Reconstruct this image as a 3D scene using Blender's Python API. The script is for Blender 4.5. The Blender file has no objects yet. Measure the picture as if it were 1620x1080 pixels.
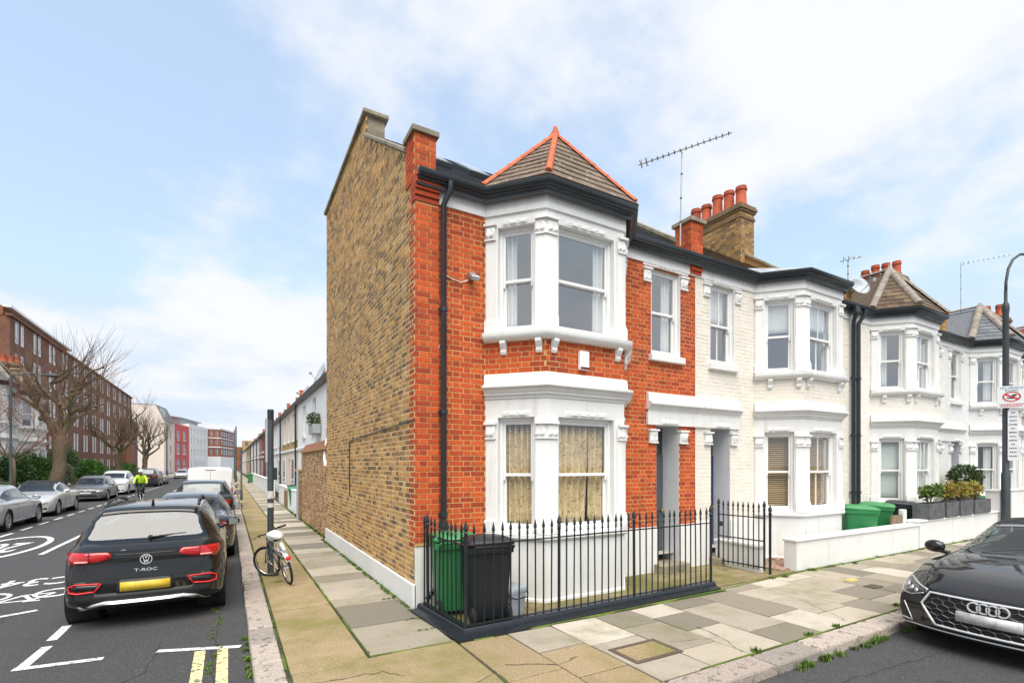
import bpy, bmesh, math, random
from math import sin, cos, pi, radians, sqrt, atan2
from mathutils import Vector, Matrix, noise as mnoise
from mathutils.bvhtree import BVHTree

# ------------------------------------------------------------------ camera, sky, sun, exposure
S = bpy.context.scene
COL = S.collection
YAW = math.atan(448 / 780.0)
cd = bpy.data.cameras.new('camera')
cd.sensor_width = 36.0
cd.lens = 780 / 1620 * 36
cd.shift_y = (735 - 540) / 1620
cd.clip_start = 0.05
cd.clip_end = 3000
cam = bpy.data.objects.new('camera', cd)
cam.location = (0, 0, 2.0)
cam.rotation_euler = (pi / 2, 0, -YAW)
COL.objects.link(cam)
S.camera = cam

SUN_EL, SUN_AZ = radians(60), radians(203)        # azimuth clockwise from +Y
wd = bpy.data.worlds.new('World')
S.world = wd
wd.use_nodes = True
nt = wd.node_tree
nt.nodes.clear()
def wn(t, **k):
    n = nt.nodes.new(t)
    for a, b in k.items(): setattr(n, a, b)
    return n
sky = wn('ShaderNodeTexSky', sky_type='NISHITA')
sky.sun_disc = False
sky.sun_elevation = SUN_EL
sky.sun_rotation = SUN_AZ
sky.air_density = 1.0; sky.dust_density = 0.2; sky.ozone_density = 1.5
tc = wn('ShaderNodeTexCoord')
sep = wn('ShaderNodeSeparateXYZ')
nt.links.new(tc.outputs['Generated'], sep.inputs[0])
addz = wn('ShaderNodeMath', operation='ADD'); addz.inputs[1].default_value = 0.22
nt.links.new(sep.outputs['Z'], addz.inputs[0])
mx = wn('ShaderNodeMath', operation='MAXIMUM'); mx.inputs[1].default_value = 0.05
nt.links.new(addz.outputs[0], mx.inputs[0])
dv = wn('ShaderNodeVectorMath', operation='DIVIDE')
cmb = wn('ShaderNodeCombineXYZ')
for i in range(3): nt.links.new(mx.outputs[0], cmb.inputs[i])
nt.links.new(tc.outputs['Generated'], dv.inputs[0]); nt.links.new(cmb.outputs[0], dv.inputs[1])
mp = wn('ShaderNodeMapping'); mp.inputs['Location'].default_value = (1.2806, 15.1646, 2.9555)
nt.links.new(dv.outputs[0], mp.inputs[0])
nz = wn('ShaderNodeTexNoise'); nz.inputs['Scale'].default_value = 1.0; nz.inputs['Detail'].default_value = 8; nz.inputs['Roughness'].default_value = 0.58
nt.links.new(mp.outputs[0], nz.inputs['Vector'])
rp = wn('ShaderNodeValToRGB'); rp.color_ramp.elements[0].position = 0.44; rp.color_ramp.elements[1].position = 0.60
rp.color_ramp.elements[0].color = (0.10, 0.10, 0.10, 1); rp.color_ramp.elements[1].color = (1, 1, 1, 1)
rp.color_ramp.interpolation = 'EASE'
nt.links.new(nz.outputs['Fac'], rp.inputs[0])
mixc = wn('ShaderNodeMixRGB'); mixc.inputs['Color2'].default_value = (5.7, 5.8, 6.05, 1)
gain = wn('ShaderNodeVectorMath', operation='MULTIPLY'); gain.inputs[1].default_value = (2.0, 1.95, 1.8)
capn = wn('ShaderNodeVectorMath', operation='MINIMUM'); capn.inputs[1].default_value = (5.0, 5.4, 5.95)
nt.links.new(sky.outputs[0], gain.inputs[0]); nt.links.new(gain.outputs[0], capn.inputs[0])
hz = wn('ShaderNodeMixRGB'); hz.inputs['Fac'].default_value = 0.55; hz.inputs['Color2'].default_value = (3.6, 4.65, 6.0, 1)
nt.links.new(capn.outputs[0], hz.inputs['Color1'])
nt.links.new(rp.outputs[0], mixc.inputs['Fac']); nt.links.new(hz.outputs[0], mixc.inputs['Color1'])
bg = wn('ShaderNodeBackground'); bg.inputs['Strength'].default_value = 0.111
nt.links.new(mixc.outputs[0], bg.inputs['Color'])
wo = wn('ShaderNodeOutputWorld'); nt.links.new(bg.outputs[0], wo.inputs['Surface'])

sl = bpy.data.lights.new('sun', 'SUN')
sl.energy = 3.4; sl.angle = radians(56); sl.color = (1.0, 0.93, 0.82)
sun = bpy.data.objects.new('sun', sl)
sdir = Vector((sin(SUN_AZ) * cos(SUN_EL), cos(SUN_AZ) * cos(SUN_EL), sin(SUN_EL)))
sun.rotation_euler = sdir.to_track_quat('Z', 'Y').to_euler()
sun.location = sdir * 50
COL.objects.link(sun)
vs = S.view_settings
vs.view_transform = 'Standard'; vs.look = 'None'; vs.gamma = 1.0; vs.use_curve_mapping = False
vs.exposure = 0.61
S.render.engine = 'CYCLES'

# ------------------------------------------------------------------ materials
MATS = {}
def mat(name, col=None, rough=0.6, metal=0.0, nz=None, dirt=None, bump=None, pal=None, vary=0.0, spec=0.5, coat=0.0,
        alpha_glass=False, emit=None, wear=None, wave=None, streak=None):
    """col base colour; nz=(scale, amount); dirt=(colour, scale, lo, hi, max); bump=(scale, strength); pal=list of colours chosen per piece"""
    if name in MATS: return MATS[name]
    m = bpy.data.materials.new(name); m.use_nodes = True
    t = m.node_tree; N = t.nodes; L = t.links
    b = N['Principled BSDF']
    b.inputs['Roughness'].default_value = rough; b.inputs['Metallic'].default_value = metal
    b.inputs['Specular IOR Level'].default_value = spec
    if coat: b.inputs['Coat Weight'].default_value = coat; b.inputs['Coat Roughness'].default_value = 0.03
    geo = N.new('ShaderNodeNewGeometry')
    tcn = N.new('ShaderNodeTexCoord')
    def math_(op, a, bb):
        n = N.new('ShaderNodeMath'); n.operation = op
        for i, v in enumerate((a, bb)):
            if isinstance(v, (int, float)): n.inputs[i].default_value = v
            else: L.new(v, n.inputs[i])
        return n.outputs[0]
    def noise(scale, detail=4, rough_=0.55):
        n = N.new('ShaderNodeTexNoise'); n.inputs['Scale'].default_value = scale; n.inputs['Detail'].default_value = detail
        n.inputs['Roughness'].default_value = rough_
        L.new(geo.outputs['Position'] if not wave == 'obj' else tcn.outputs['Object'], n.inputs['Vector'])
        return n.outputs['Fac']
    def mixrgb(f, c1, c2, typ='MIX'):
        n = N.new('ShaderNodeMixRGB'); n.blend_type = typ
        for i, v in ((0, f), (1, c1), (2, c2)):
            if isinstance(v, (int, float)): n.inputs[i].default_value = v
            elif isinstance(v, tuple): n.inputs[i].default_value = (*v[:3], 1)
            else: L.new(v, n.inputs[i])
        return n.outputs[0]
    def ramp(f, stops, interp='LINEAR'):
        n = N.new('ShaderNodeValToRGB'); r = n.color_ramp; r.interpolation = interp
        while len(r.elements) < len(stops): r.elements.new(0.5)
        for e, (p, c) in zip(r.elements, stops):
            e.position = p; e.color = (*c[:3], 1) if not isinstance(c, (int, float)) else (c, c, c, 1)
        L.new(f, n.inputs[0]); return n.outputs[0]
    rnd = None
    if pal or vary:
        oi = N.new('ShaderNodeObjectInfo')
        rnd = math_('FRACT', math_('ADD', math_('MULTIPLY', oi.outputs['Random'], 7.31), geo.outputs['Random Per Island']), 0)
    if pal:
        k = len(pal); c = ramp(rnd, [(i / k, pal[i]) for i in range(k)], 'CONSTANT')
    else: c = col
    if vary:
        v2 = math_('FRACT', math_('MULTIPLY', rnd, 13.7), 0)
        f = math_('ADD', math_('MULTIPLY', v2, 2 * vary), 1 - vary)
        hv = N.new('ShaderNodeHueSaturation'); L.new(f, hv.inputs['Value'])
        if isinstance(c, tuple): hv.inputs['Color'].default_value = (*c[:3], 1)
        else: L.new(c, hv.inputs['Color'])
        c = hv.outputs[0]
    if nz:
        f = noise(nz[0], 5)
        f = ramp(f, [(0.3, 1 - nz[1]), (0.7, 1 + nz[1])])
        c = mixrgb(1.0, c, f, 'MULTIPLY')
    for d in (dirt if isinstance(dirt, list) else [dirt] if dirt else []):
        f = ramp(noise(d[1], 6, 0.65), [(d[2], 0.0), (d[3], d[4])])
        c = mixrgb(f, c, d[0])
    if streak:                                        # rain streaks: noise stretched along z
        mpn = N.new('ShaderNodeMapping'); mpn.inputs['Scale'].default_value = (streak[1], streak[1], streak[1]*0.07); L.new(geo.outputs['Position'], mpn.inputs[0])
        n = N.new('ShaderNodeTexNoise'); n.inputs['Scale'].default_value = 1.0; n.inputs['Detail'].default_value = 5; L.new(mpn.outputs[0], n.inputs['Vector'])
        f = ramp(n.outputs['Fac'], [(0.55, 0.0), (0.78, streak[2])]); f = math_('MULTIPLY', f, ramp(noise(0.9, 3), [(0.4, 0.15), (0.65, 1.0)]))
        c = mixrgb(f, c, streak[0])
    if wear:
        f = ramp(noise(wear[0], 8, 0.7), [(wear[1], 1.0), (wear[2], 0.0)])
        c = mixrgb(f, c, wear[3])
    if isinstance(c, tuple): b.inputs['Base Color'].default_value = (*c[:3], 1)
    else: L.new(c, b.inputs['Base Color'])
    if bump:
        bn = N.new('ShaderNodeBump'); bn.inputs['Strength'].default_value = bump[1]; bn.inputs['Distance'].default_value = 0.01
        L.new(noise(bump[0], 6, 0.6), bn.inputs['Height']); L.new(bn.outputs[0], b.inputs['Normal'])
    if emit:
        b.inputs['Emission Color'].default_value = (*emit[0], 1); b.inputs['Emission Strength'].default_value = emit[1]
    if alpha_glass:                                   # pane: part mirror, part see-through
        tr = N.new('ShaderNodeBsdfTransparent'); tr.inputs['Color'].default_value = (*alpha_glass[1], 1)
        gl = N.new('ShaderNodeBsdfGlossy'); gl.inputs['Roughness'].default_value = rough; gl.inputs['Color'].default_value = (0.95, 0.97, 1, 1)
        fr = N.new('ShaderNodeLayerWeight'); fr.inputs['Blend'].default_value = 0.5
        f = math_('MINIMUM', math_('ADD', math_('MULTIPLY', math_('POWER', fr.outputs['Facing'], 4.0), 0.75), alpha_glass[0] + 0.05), 1.0)
        ms = N.new('ShaderNodeMixShader'); L.new(f, ms.inputs[0]); L.new(tr.outputs[0], ms.inputs[1]); L.new(gl.outputs[0], ms.inputs[2])
        L.new(ms.outputs[0], N['Material Output'].inputs['Surface'])
    MATS[name] = m
    return m

# ------------------------------------------------------------------ mesh collecting and linking
CH = {}           # children of an object
W = {}            # world position of an object's origin (for parts built in world coordinates)
def setp(o, label=None, cat=None, group=None, kind=None):
    if label: o['label'] = label
    if cat: o['category'] = cat
    if group: o['group'] = group
    if kind: o['kind'] = kind
    return o
def thing(name, loc, label, cat, group=None, rz=0.0):
    o = bpy.data.objects.new(name, None); o.empty_display_size = 0.1
    COL.objects.link(o); o.location = loc; o.rotation_euler = (0, 0, rz); W[o] = Vector(loc)
    return setp(o, label, cat, group)
def link(name, me, parent=None, local=False, loc=None, rot=None, kind=None, label=None):
    o = bpy.data.objects.new(name, me); COL.objects.link(o)
    base = Vector(loc) if loc is not None else Vector((0, 0, 0))
    if parent is not None:
        o.parent = parent; CH.setdefault(parent, []).append(o)
        o.location = base if local else base - W[parent]
    else: o.location = base
    W[o] = base
    if rot: o.rotation_euler = rot
    return setp(o, label=label, kind=kind)
class MB:
    def __init__(s): s.v = []; s.f = []
    def add(s, vs_, fs):
        k = len(s.v); s.v += [tuple(p) for p in vs_]; s.f += [tuple(i + k for i in f) for f in fs]; return s
    def box(s, x0, x1, y0, y1, z0, z1):
        x0, x1 = min(x0, x1), max(x0, x1); y0, y1 = min(y0, y1), max(y0, y1); z0, z1 = min(z0, z1), max(z0, z1)
        return s.add([(x0,y0,z0),(x1,y0,z0),(x1,y1,z0),(x0,y1,z0),(x0,y0,z1),(x1,y0,z1),(x1,y1,z1),(x0,y1,z1)],
                     [(3,2,1,0),(4,5,6,7),(0,1,5,4),(1,2,6,5),(2,3,7,6),(3,0,4,7)])
    def hexa(s, p):      # 8 points: bottom ring 0-3 ccw, top ring 4-7
        return s.add(p, [(3,2,1,0),(4,5,6,7),(0,1,5,4),(1,2,6,5),(2,3,7,6),(3,0,4,7)])
    def ext(s, poly, vec):
        n = len(poly); vec = Vector(vec); a = [Vector(p) for p in poly]; b_ = [p + vec for p in a]
        nrm = Vector((0, 0, 0))
        for i in range(n):
            nrm += a[i].cross(a[(i + 1) % n])
        flip = nrm.dot(vec) > 0
        fs = [tuple(range(n)) if not flip else tuple(reversed(range(n))), tuple(range(2*n-1, n-1, -1)) if not flip else tuple(range(n, 2*n))]
        for i in range(n):
            j = (i + 1) % n
            fs.append((i, n+i, n+j, j) if not flip else (i, j, n+j, n+i))
        return s.add(a + b_, fs)
    def tube(s, pts, r, n=8, cap=True):
        pts = [Vector(p) for p in pts]; m = len(pts)
        rs = r if isinstance(r, (list, tuple)) else [r] * m
        vs_ = []; prev = None
        for i, p in enumerate(pts):
            t = (pts[min(i+1, m-1)] - pts[max(i-1, 0)])
            if t.length < 1e-9: t = Vector((0, 0, 1))
            t.normalize()
            if prev is None:
                a = Vector((0, 0, 1)) if abs(t.z) < 0.9 else Vector((1, 0, 0))
                u = t.cross(a).normalized()
            else:
                u = prev - t * prev.dot(t)
                u = u.normalized() if u.length > 1e-6 else t.orthogonal().normalized()
            prev = u; w = t.cross(u)
            for k in range(n):
                an = 2 * pi * k / n
                vs_.append(p + (u * cos(an) + w * sin(an)) * rs[i])
        fs = []
        for i in range(m - 1):
            for k in range(n):
                k2 = (k + 1) % n
                fs.append((i*n+k, i*n+k2, (i+1)*n+k2, (i+1)*n+k))
        if cap: fs += [tuple(reversed(range(n))), tuple(range((m-1)*n, m*n))]
        return s.add(vs_, fs)
    def lathe(s, prof, n=16, o=(0, 0, 0), ax='z', a0=0, a1=2*pi):
        o = Vector(o); full = abs(a1 - a0 - 2*pi) < 1e-6; m = n if full else n + 1
        vs_ = []
        for r, z in prof:
            for k in range(m):
                a = a0 + (a1 - a0) * k / n
                q = (r*cos(a), r*sin(a), z)
                if ax == 'x': q = (z, q[0], q[1])
                elif ax == 'y': q = (q[1], z, q[0])
                vs_.append(o + Vector(q))
        fs = []
        for i in range(len(prof) - 1):
            for k in range(n):
                k2 = (k + 1) % m
                fs.append((i*m+k, i*m+k2, (i+1)*m+k2, (i+1)*m+k))
        return s.add(vs_, fs)
    def ball(s, c, r, n=8, m=5):
        rx, ry, rz = r if isinstance(r, (tuple, list)) else (r, r, r)
        vs_ = [(c[0], c[1], c[2] - rz)]
        for i in range(1, m):
            t = -pi/2 + pi * i / m
            for k in range(n):
                a = 2*pi*k/n; vs_.append((c[0]+rx*cos(t)*cos(a), c[1]+ry*cos(t)*sin(a), c[2]+rz*sin(t)))
        vs_.append((c[0], c[1], c[2] + rz)); fs = []
        for k in range(n):
            fs.append((0, 1+(k+1) % n, 1+k)); fs.append((len(vs_)-1, 1+(m-2)*n+k, 1+(m-2)*n+(k+1) % n))
            for i in range(m-2): fs.append((1+i*n+k, 1+i*n+(k+1) % n, 1+(i+1)*n+(k+1) % n, 1+(i+1)*n+k))
        return s.add(vs_, fs)
    def grid(s, rows, close=False):
        m = len(rows[0]); vs_ = [p for r in rows for p in r]; fs = []
        for i in range(len(rows) - 1):
            for k in range(m - (0 if close else 1)):
                fs.append((i*m+k, i*m+(k+1) % m, (i+1)*m+(k+1) % m, (i+1)*m+k))
        return s.add(vs_, fs)
    def mesh(s, name, m=None, smooth=False):
        me = bpy.data.meshes.new(name); me.from_pydata(s.v, [], s.f); me.update()
        if m is not None: me.materials.append(m)
        if smooth:
            me.polygons.foreach_set('use_smooth', [True] * len(me.polygons))
        return me
    def build(s, name, m, parent=None, smooth=False, local=False, loc=None, rot=None, kind=None, bev=0, label=None, auto=None, sub=0):
        me = s.mesh(name, m, smooth or auto is not None)
        if auto is not None:
            bm_ = bmesh.new(); bm_.from_mesh(me)
            for e in bm_.edges:
                if len(e.link_faces) == 2 and e.calc_face_angle(0) > radians(auto): e.smooth = False
            bm_.to_mesh(me); bm_.free()
        o = link(name, me, parent, local, loc, rot, kind, label)
        if bev:
            md = o.modifiers.new('bevel', 'BEVEL'); md.width = bev; md.segments = 1; md.limit_method = 'ANGLE'; md.angle_limit = radians(40)
        if sub:
            md = o.modifiers.new('subdiv', 'SUBSURF'); md.levels = sub; md.render_levels = sub
        return o
def copy_tree(root, loc, rz=0.0, label=None, scale=None):
    def rec(o, par):
        c = o.copy(); COL.objects.link(c); W[c] = W.get(o, Vector())
        if par is not None: c.parent = par; CH.setdefault(par, []).append(c)
        for ch in list(CH.get(o, ())): rec(ch, c)
        return c
    r = rec(root, None); r.location = loc; r.rotation_euler = (0, 0, rz); W[r] = Vector(loc)
    if label: r['label'] = label
    if scale: r.scale = scale
    return r
def stuff(mb, name, m, parent=None, label=None, cat=None, smooth=False):
    o = mb.build(name, m, parent, smooth=smooth, kind='stuff')
    return setp(o, label, cat)

class Seg:      # a straight piece of facade from P to Q (plan), outward on the right-hand side of P->Q (towards -Y for +X)
    def __init__(s, P, Q):
        s.P = Vector((P[0], P[1])); s.Q = Vector((Q[0], Q[1])); s.L = (s.Q - s.P).length
        s.d = (s.Q - s.P) / s.L; s.n = Vector((s.d.y, -s.d.x)); s.a = atan2(s.d.y, s.d.x)
    def pt(s, u, o, z):
        p = s.P + s.d * u + s.n * o; return Vector((p.x, p.y, z))
    def box(s, mb, u0, u1, z0, z1, o0, o1):
        return mb.hexa([s.pt(u0, o1, z0), s.pt(u1, o1, z0), s.pt(u1, o0, z0), s.pt(u0, o0, z0), s.pt(u0, o1, z1), s.pt(u1, o1, z1), s.pt(u1, o0, z1), s.pt(u0, o0, z1)])
    def wall(s, mb, z0, z1, ops=(), depth=0.15, o=0.0):
        us = sorted({0.0, s.L, *[q for op in ops for q in op[:2]]}); zs = sorted({z0, z1, *[q for op in ops for q in op[2:4]]})
        us = [u for u in us if -1e-6 <= u <= s.L + 1e-6]; zs = [z for z in zs if z0 - 1e-6 <= z <= z1 + 1e-6]
        for i in range(len(us) - 1):
            for j in range(len(zs) - 1):
                cu, cz = (us[i] + us[i+1]) / 2, (zs[j] + zs[j+1]) / 2
                if any(a < cu < b and c < cz < e for a, b, c, e in [q[:4] for q in ops]): continue
                mb.add([s.pt(us[i], o, zs[j]), s.pt(us[i+1], o, zs[j]), s.pt(us[i+1], o, zs[j+1]), s.pt(us[i], o, zs[j+1])], [(0, 1, 2, 3)])
        for op in ops:
            a, b, c, e = op[:4]; dp = op[4] if len(op) > 4 else depth
            for (p, q, r_, t_) in ((( a,c),(a,e),0,0),((b,e),(b,c),0,0),((a,e),(b,e),0,0),((b,c),(a,c),0,0)):
                mb.add([s.pt(p[0], o, p[1]), s.pt(q[0], o, q[1]), s.pt(q[0], o-dp, q[1]), s.pt(p[0], o-dp, p[1])], [(0, 1, 2, 3)])
def sweep(mb, pts, prof, close_ends=True):
    """run a profile [(outward, z), ...] along a plan polyline with mitred corners"""
    P = [Vector((p[0], p[1])) for p in pts]; n = len(P); ns = []
    for i in range(n - 1):
        d = (P[i+1] - P[i]).normalized(); ns.append(Vector((d.y, -d.x)))
    rows = []
    for i in range(n):
        if i == 0: m_ = ns[0]
        elif i == n - 1: m_ = ns[-1]
        else:
            m_ = (ns[i-1] + ns[i]); m_ = m_ / (m_.length_squared / 2)
        rows.append([(P[i].x + m_.x*o, P[i].y + m_.y*o, z) for o, z in prof])
    mb.grid(rows)
    if close_ends:
        k = len(prof); base = len(mb.v) - n * k
        mb.f.append(tuple(base + i for i in range(k))); mb.f.append(tuple(base + (n-1)*k + i for i in reversed(range(k))))
    return mb
def brickwork(seg, z0, z1, ops, rng, H=0.0762, S_=0.2286, hd=0.1143, j=0.0095, u_lo=0.0, u_hi=None, rough_z=None):
    """Flemish bond: list of (u0,u1,z0,z1,full) for every brick of a wall piece, cut at its openings"""
    u_hi = seg.L if u_hi is None else u_hi
    out = []; k = 0; z = z0
    k = int(round(z0 / H)); z = k * H
    while z < z1 - 0.02:
        za, zb = max(z + j/2, z0), min(z + H - j/2, z1)
        if zb - za < 0.02: z += H; k += 1; continue
        u = -(S_ + hd) - (0 if k % 2 else (S_ - hd) / 2 + hd); st = True
        blocks = [(a, b) for a, b, c, e in [o[:4] for o in ops] if c < zb - 0.02 and e > za + 0.02]
        while u < u_hi:
            w_ = S_ if st else hd; a, b = u + j/2, u + w_ - j/2; full = True
            a2, b2 = max(a, u_lo), min(b, u_hi)
            pieces = [(a2, b2)]
            for (p, q) in blocks:
                nw = []
                for (c, e) in pieces:
                    if q <= c or p >= e: nw.append((c, e))
                    else:
                        if p > c: nw.append((c, p))
                        if q < e: nw.append((q, e))
                pieces = nw
            for (c, e) in pieces:
                if e - c > 0.025: out.append((c, e, za, zb, abs((e - c) - (b - a)) < 1e-6 and abs((zb-za)-(H-j)) < 1e-6, st))
            u += w_; st = not st
        z += H; k += 1
    return out
def brick_geo(mb, seg, u0, u1, z0, z1, o, ch=0.003, back=0.012):
    p = seg.pt
    a = [p(u0, -back, z0), p(u1, -back, z0), p(u1, -back, z1), p(u0, -back, z1),
         p(u0, o-ch, z0), p(u1, o-ch, z0), p(u1, o-ch, z1), p(u0, o-ch, z1),
         p(u0+ch, o, z0+ch), p(u1-ch, o, z0+ch), p(u1-ch, o, z1-ch), p(u0+ch, o, z1-ch)]
    mb.add(a, [(0,1,5,4),(1,2,6,5),(2,3,7,6),(3,0,4,7),(4,5,9,8),(5,6,10,9),(6,7,11,10),(7,4,8,11),(8,9,10,11)])
def clip_poly(poly, a, b_, c):     # keep a*x+b*y+c >= 0
    out = []
    for i in range(len(poly)):
        p, q = poly[i], poly[(i+1) % len(poly)]
        dp, dq = a*p[0]+b_*p[1]+c, a*q[0]+b_*q[1]+c
        if dp >= 0: out.append(p)
        if (dp >= 0) != (dq >= 0):
            t = dp / (dp - dq); out.append((p[0]+(q[0]-p[0])*t, p[1]+(q[1]-p[1])*t))
    return out
def tiles(mb, corners, gauge, width, rng, lift=0.02, th=0.015, pant=False, gap=0.004):
    """overlapping tiles on a plane polygon: corners[0]->corners[1] is the eave"""
    C = [Vector(c) for c in corners]; u = (C[1] - C[0]).normalized()
    n = Vector((0, 0, 0))
    for i in range(len(C)): n += (C[i]-C[0]).cross(C[(i+1) % len(C)]-C[0])
    n.normalize()
    if n.z < 0: n = -n
    v = n.cross(u).normalized()
    if v.z < 0: v = -v
    poly = [((c - C[0]).dot(u), (c - C[0]).dot(v)) for c in C]
    vmax = max(p[1] for p in poly); umin = min(p[0] for p in poly); umax = max(p[0] for p in poly)
    r = 0; vv = min(p[1] for p in poly)
    while vv < vmax - 0.01:
        band = clip_poly(clip_poly(poly, 0, 1, -vv), 0, -1, vv + gauge)
        if len(band) >= 3:
            uu = umin - (width / 2 if r % 2 else 0)
            while uu < umax:
                q = clip_poly(clip_poly(band, 1, 0, -(uu + gap/2)), -1, 0, uu + width - gap/2) if len(band) >= 3 else []
                if len(q) >= 3:
                    jz = rng.uniform(-0.002, 0.003)
                    top = [C[0] + u*p[0] + v*p[1] + n*(th + jz + lift*(1 - (p[1]-vv)/gauge)) for p in q]
                    bot = [C[0] + u*p[0] + v*p[1] + n*0.002 for p in q]
                    k = len(q)
                    mb.add(top + bot, [tuple(range(k))] + [(i, k+i, k+(i+1) % k, (i+1) % k) for i in range(k)])
                uu += width
        vv += gauge; r += 1
def text_mesh(body, size, m, name, parent, mtx, local=True, extr=0.002, align='CENTER', sx=1.0, label=None, bold=0.0):
    cu = bpy.data.curves.new(name, 'FONT'); cu.body = body; cu.size = size; cu.extrude = extr; cu.align_x = align; cu.align_y = 'CENTER'; cu.offset = bold
    cu.resolution_u = 3
    t = bpy.data.objects.new(name, cu); COL.objects.link(t)
    dg = bpy.context.evaluated_depsgraph_get(); me = bpy.data.meshes.new_from_object(t.evaluated_get(dg))
    bpy.data.objects.remove(t); bpy.data.curves.remove(cu)
    me.transform(Matrix.Diagonal((sx, 1, 1, 1))); me.transform(mtx); me.materials.clear(); me.materials.append(m)
    me.name = name
    return link(name, me, parent, local, label=label)
def pchip(keys):
    xs = [k[0] for k in keys]; ys = [k[1] for k in keys]; n = len(xs)
    if n == 1: return lambda x: ys[0]
    h = [xs[i+1]-xs[i] for i in range(n-1)]; d = [(ys[i+1]-ys[i])/h[i] for i in range(n-1)]
    m_ = [d[0]] + [0 if d[i-1]*d[i] <= 0 else 2*d[i-1]*d[i]/(d[i-1]+d[i]) for i in range(1, n-1)] + [d[-1]]
    def f(x):
        if x <= xs[0]: return ys[0]
        if x >= xs[-1]: return ys[-1]
        i = max(k for k in range(n-1) if xs[k] <= x); t = (x-xs[i])/h[i]
        return (2*t**3-3*t*t+1)*ys[i]+(t**3-2*t*t+t)*h[i]*m_[i]+(-2*t**3+3*t*t)*ys[i+1]+(t**3-t*t)*h[i]*m_[i+1]
    return f
# ------------------------------------------------------------------ terrace houses on the right-hand street
YF, YB, HW = 6.62, 5.92, 5.72
RND = random.Random(7)
M_white = mat('white_masonry_paint', (0.77, 0.77, 0.76), 0.55, nz=(3.0, 0.05), dirt=((0.52, 0.49, 0.43), 3.0, 0.56, 0.85, 0.35), bump=(60, 0.12), streak=((0.42, 0.38, 0.31), 9.0, 0.55))
M_white2 = mat('white_gloss_paint', (0.82, 0.82, 0.81), 0.35, nz=(6, 0.03))
M_grout = mat('lime_mortar', (0.60, 0.37, 0.15), 0.9, nz=(9, 0.15), dirt=((0.30, 0.20, 0.10), 2.3, 0.6, 0.8, 0.5), bump=(150, 0.3))
M_groutg = mat('pale_mortar', (0.74, 0.57, 0.32), 0.9, nz=(5, 0.15), dirt=((0.36, 0.29, 0.18), 0.9, 0.55, 0.75, 0.4), bump=(150, 0.3))
M_oversail = mat('sooty_oversail_brick', (0.20, 0.13, 0.07), .9, nz=(14, .4), bump=(60, .5))
M_grouts = mat('sooty_mortar', (0.30, 0.23, 0.14), 0.9, nz=(5, .3))
M_red = mat('red_brick', None, 0.85, pal=[(0.52,0.080,0.016),(0.46,0.066,0.014),(0.56,0.095,0.020),(0.38,0.052,0.014),(0.50,0.076,0.016),(0.34,0.046,0.014),(0.54,0.088,0.018),(0.43,0.060,0.015)], vary=0.10, nz=(35, 0.16),
            dirt=((0.085, 0.035, 0.022), 1.3, 0.54, 0.74, 0.7), bump=(120, 0.35))
M_stock = mat('yellow_stock_brick', None, 0.9, pal=[(0.50,0.285,0.10),(0.44,0.235,0.082),(0.54,0.32,0.12),(0.36,0.195,0.075),(0.48,0.275,0.10),(0.27,0.15,0.065),(0.52,0.295,0.10),(0.41,0.22,0.08),(0.18,0.11,0.06),(0.49,0.30,0.125)], vary=0.16, nz=(28, 0.22), bump=(120, 0.4))
M_stockd = mat('sooty_stock_brick', None, 0.9, pal=[(0.35,0.205,0.082),(0.27,0.165,0.072),(0.40,0.24,0.092),(0.22,0.138,0.065),(0.32,0.19,0.078),(0.45,0.275,0.105),(0.19,0.122,0.062),(0.37,0.22,0.085)], vary=0.18, nz=(28, 0.22), bump=(120, 0.4))
M_cream = mat('cream_painted_brick', (0.78, 0.725, 0.645), 0.6, nz=(4, 0.05), vary=0.03, bump=(40, 0.2), streak=((0.50, 0.42, 0.33), 8.0, 0.45), dirt=((0.66, 0.56, 0.44), 1.6, 0.56, 0.78, 0.35))
M_cream2 = mat('pale_cream_painted_brick', (0.80, 0.765, 0.71), 0.6, nz=(4, 0.04), vary=0.02, bump=(40, 0.15))
M_grey = mat('pale_grey_painted_brick', (0.74, 0.74, 0.75), 0.6, nz=(4, 0.03), bump=(40, 0.15))
M_beige = mat('beige_render', (0.52, 0.46, 0.40), 0.7, nz=(4, 0.05))
M_blk = mat('black_gloss_paint', (0.012, 0.016, 0.021), 0.32, nz=(10, 0.2), bump=(30, 0.1))
M_pvc = mat('dark_plastic_gutter', (0.020, 0.026, 0.032), 0.38, nz=(4, 0.25))
M_glass = mat('window_glass', (0.8, 0.85, 0.9), 0.008, alpha_glass=(0.06, (0.93, 0.96, 0.96)))
M_glassu = mat('upper_window_glass', (0.8, 0.85, 0.9), 0.008, alpha_glass=(0.24, (0.93, 0.96, 0.96)))  # upstairs panes: mirror share raised to stand in for a brighter sky reflection
M_room = mat('room_plaster', (0.45, 0.42, 0.38), 0.9)
M_slate = mat('blue_grey_slate', None, 0.5, pal=[(0.115,0.125,0.145),(0.09,0.10,0.12),(0.14,0.15,0.165),(0.105,0.115,0.13)], vary=0.1, nz=(12, 0.2), bump=(80, 0.2))
M_ctile = mat('brown_concrete_tile', None, 0.85, pal=[(0.17,0.122,0.088),(0.145,0.105,0.078),(0.19,0.14,0.10),(0.155,0.112,0.082)], vary=0.10, nz=(14, 0.25), dirt=((0.60, 0.56, 0.46), 13.0, 0.63, 0.67, 0.9), bump=(60, 0.4))
M_btile = mat('mossy_brown_tile', None, 0.85, pal=[(0.115,0.072,0.043),(0.08,0.052,0.034),(0.15,0.097,0.058),(0.095,0.062,0.040)], vary=0.16, nz=(14, 0.3), dirt=((0.10, 0.12, 0.03), 3.0, 0.52, 0.68, 0.6), bump=(60, 0.4))
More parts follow.
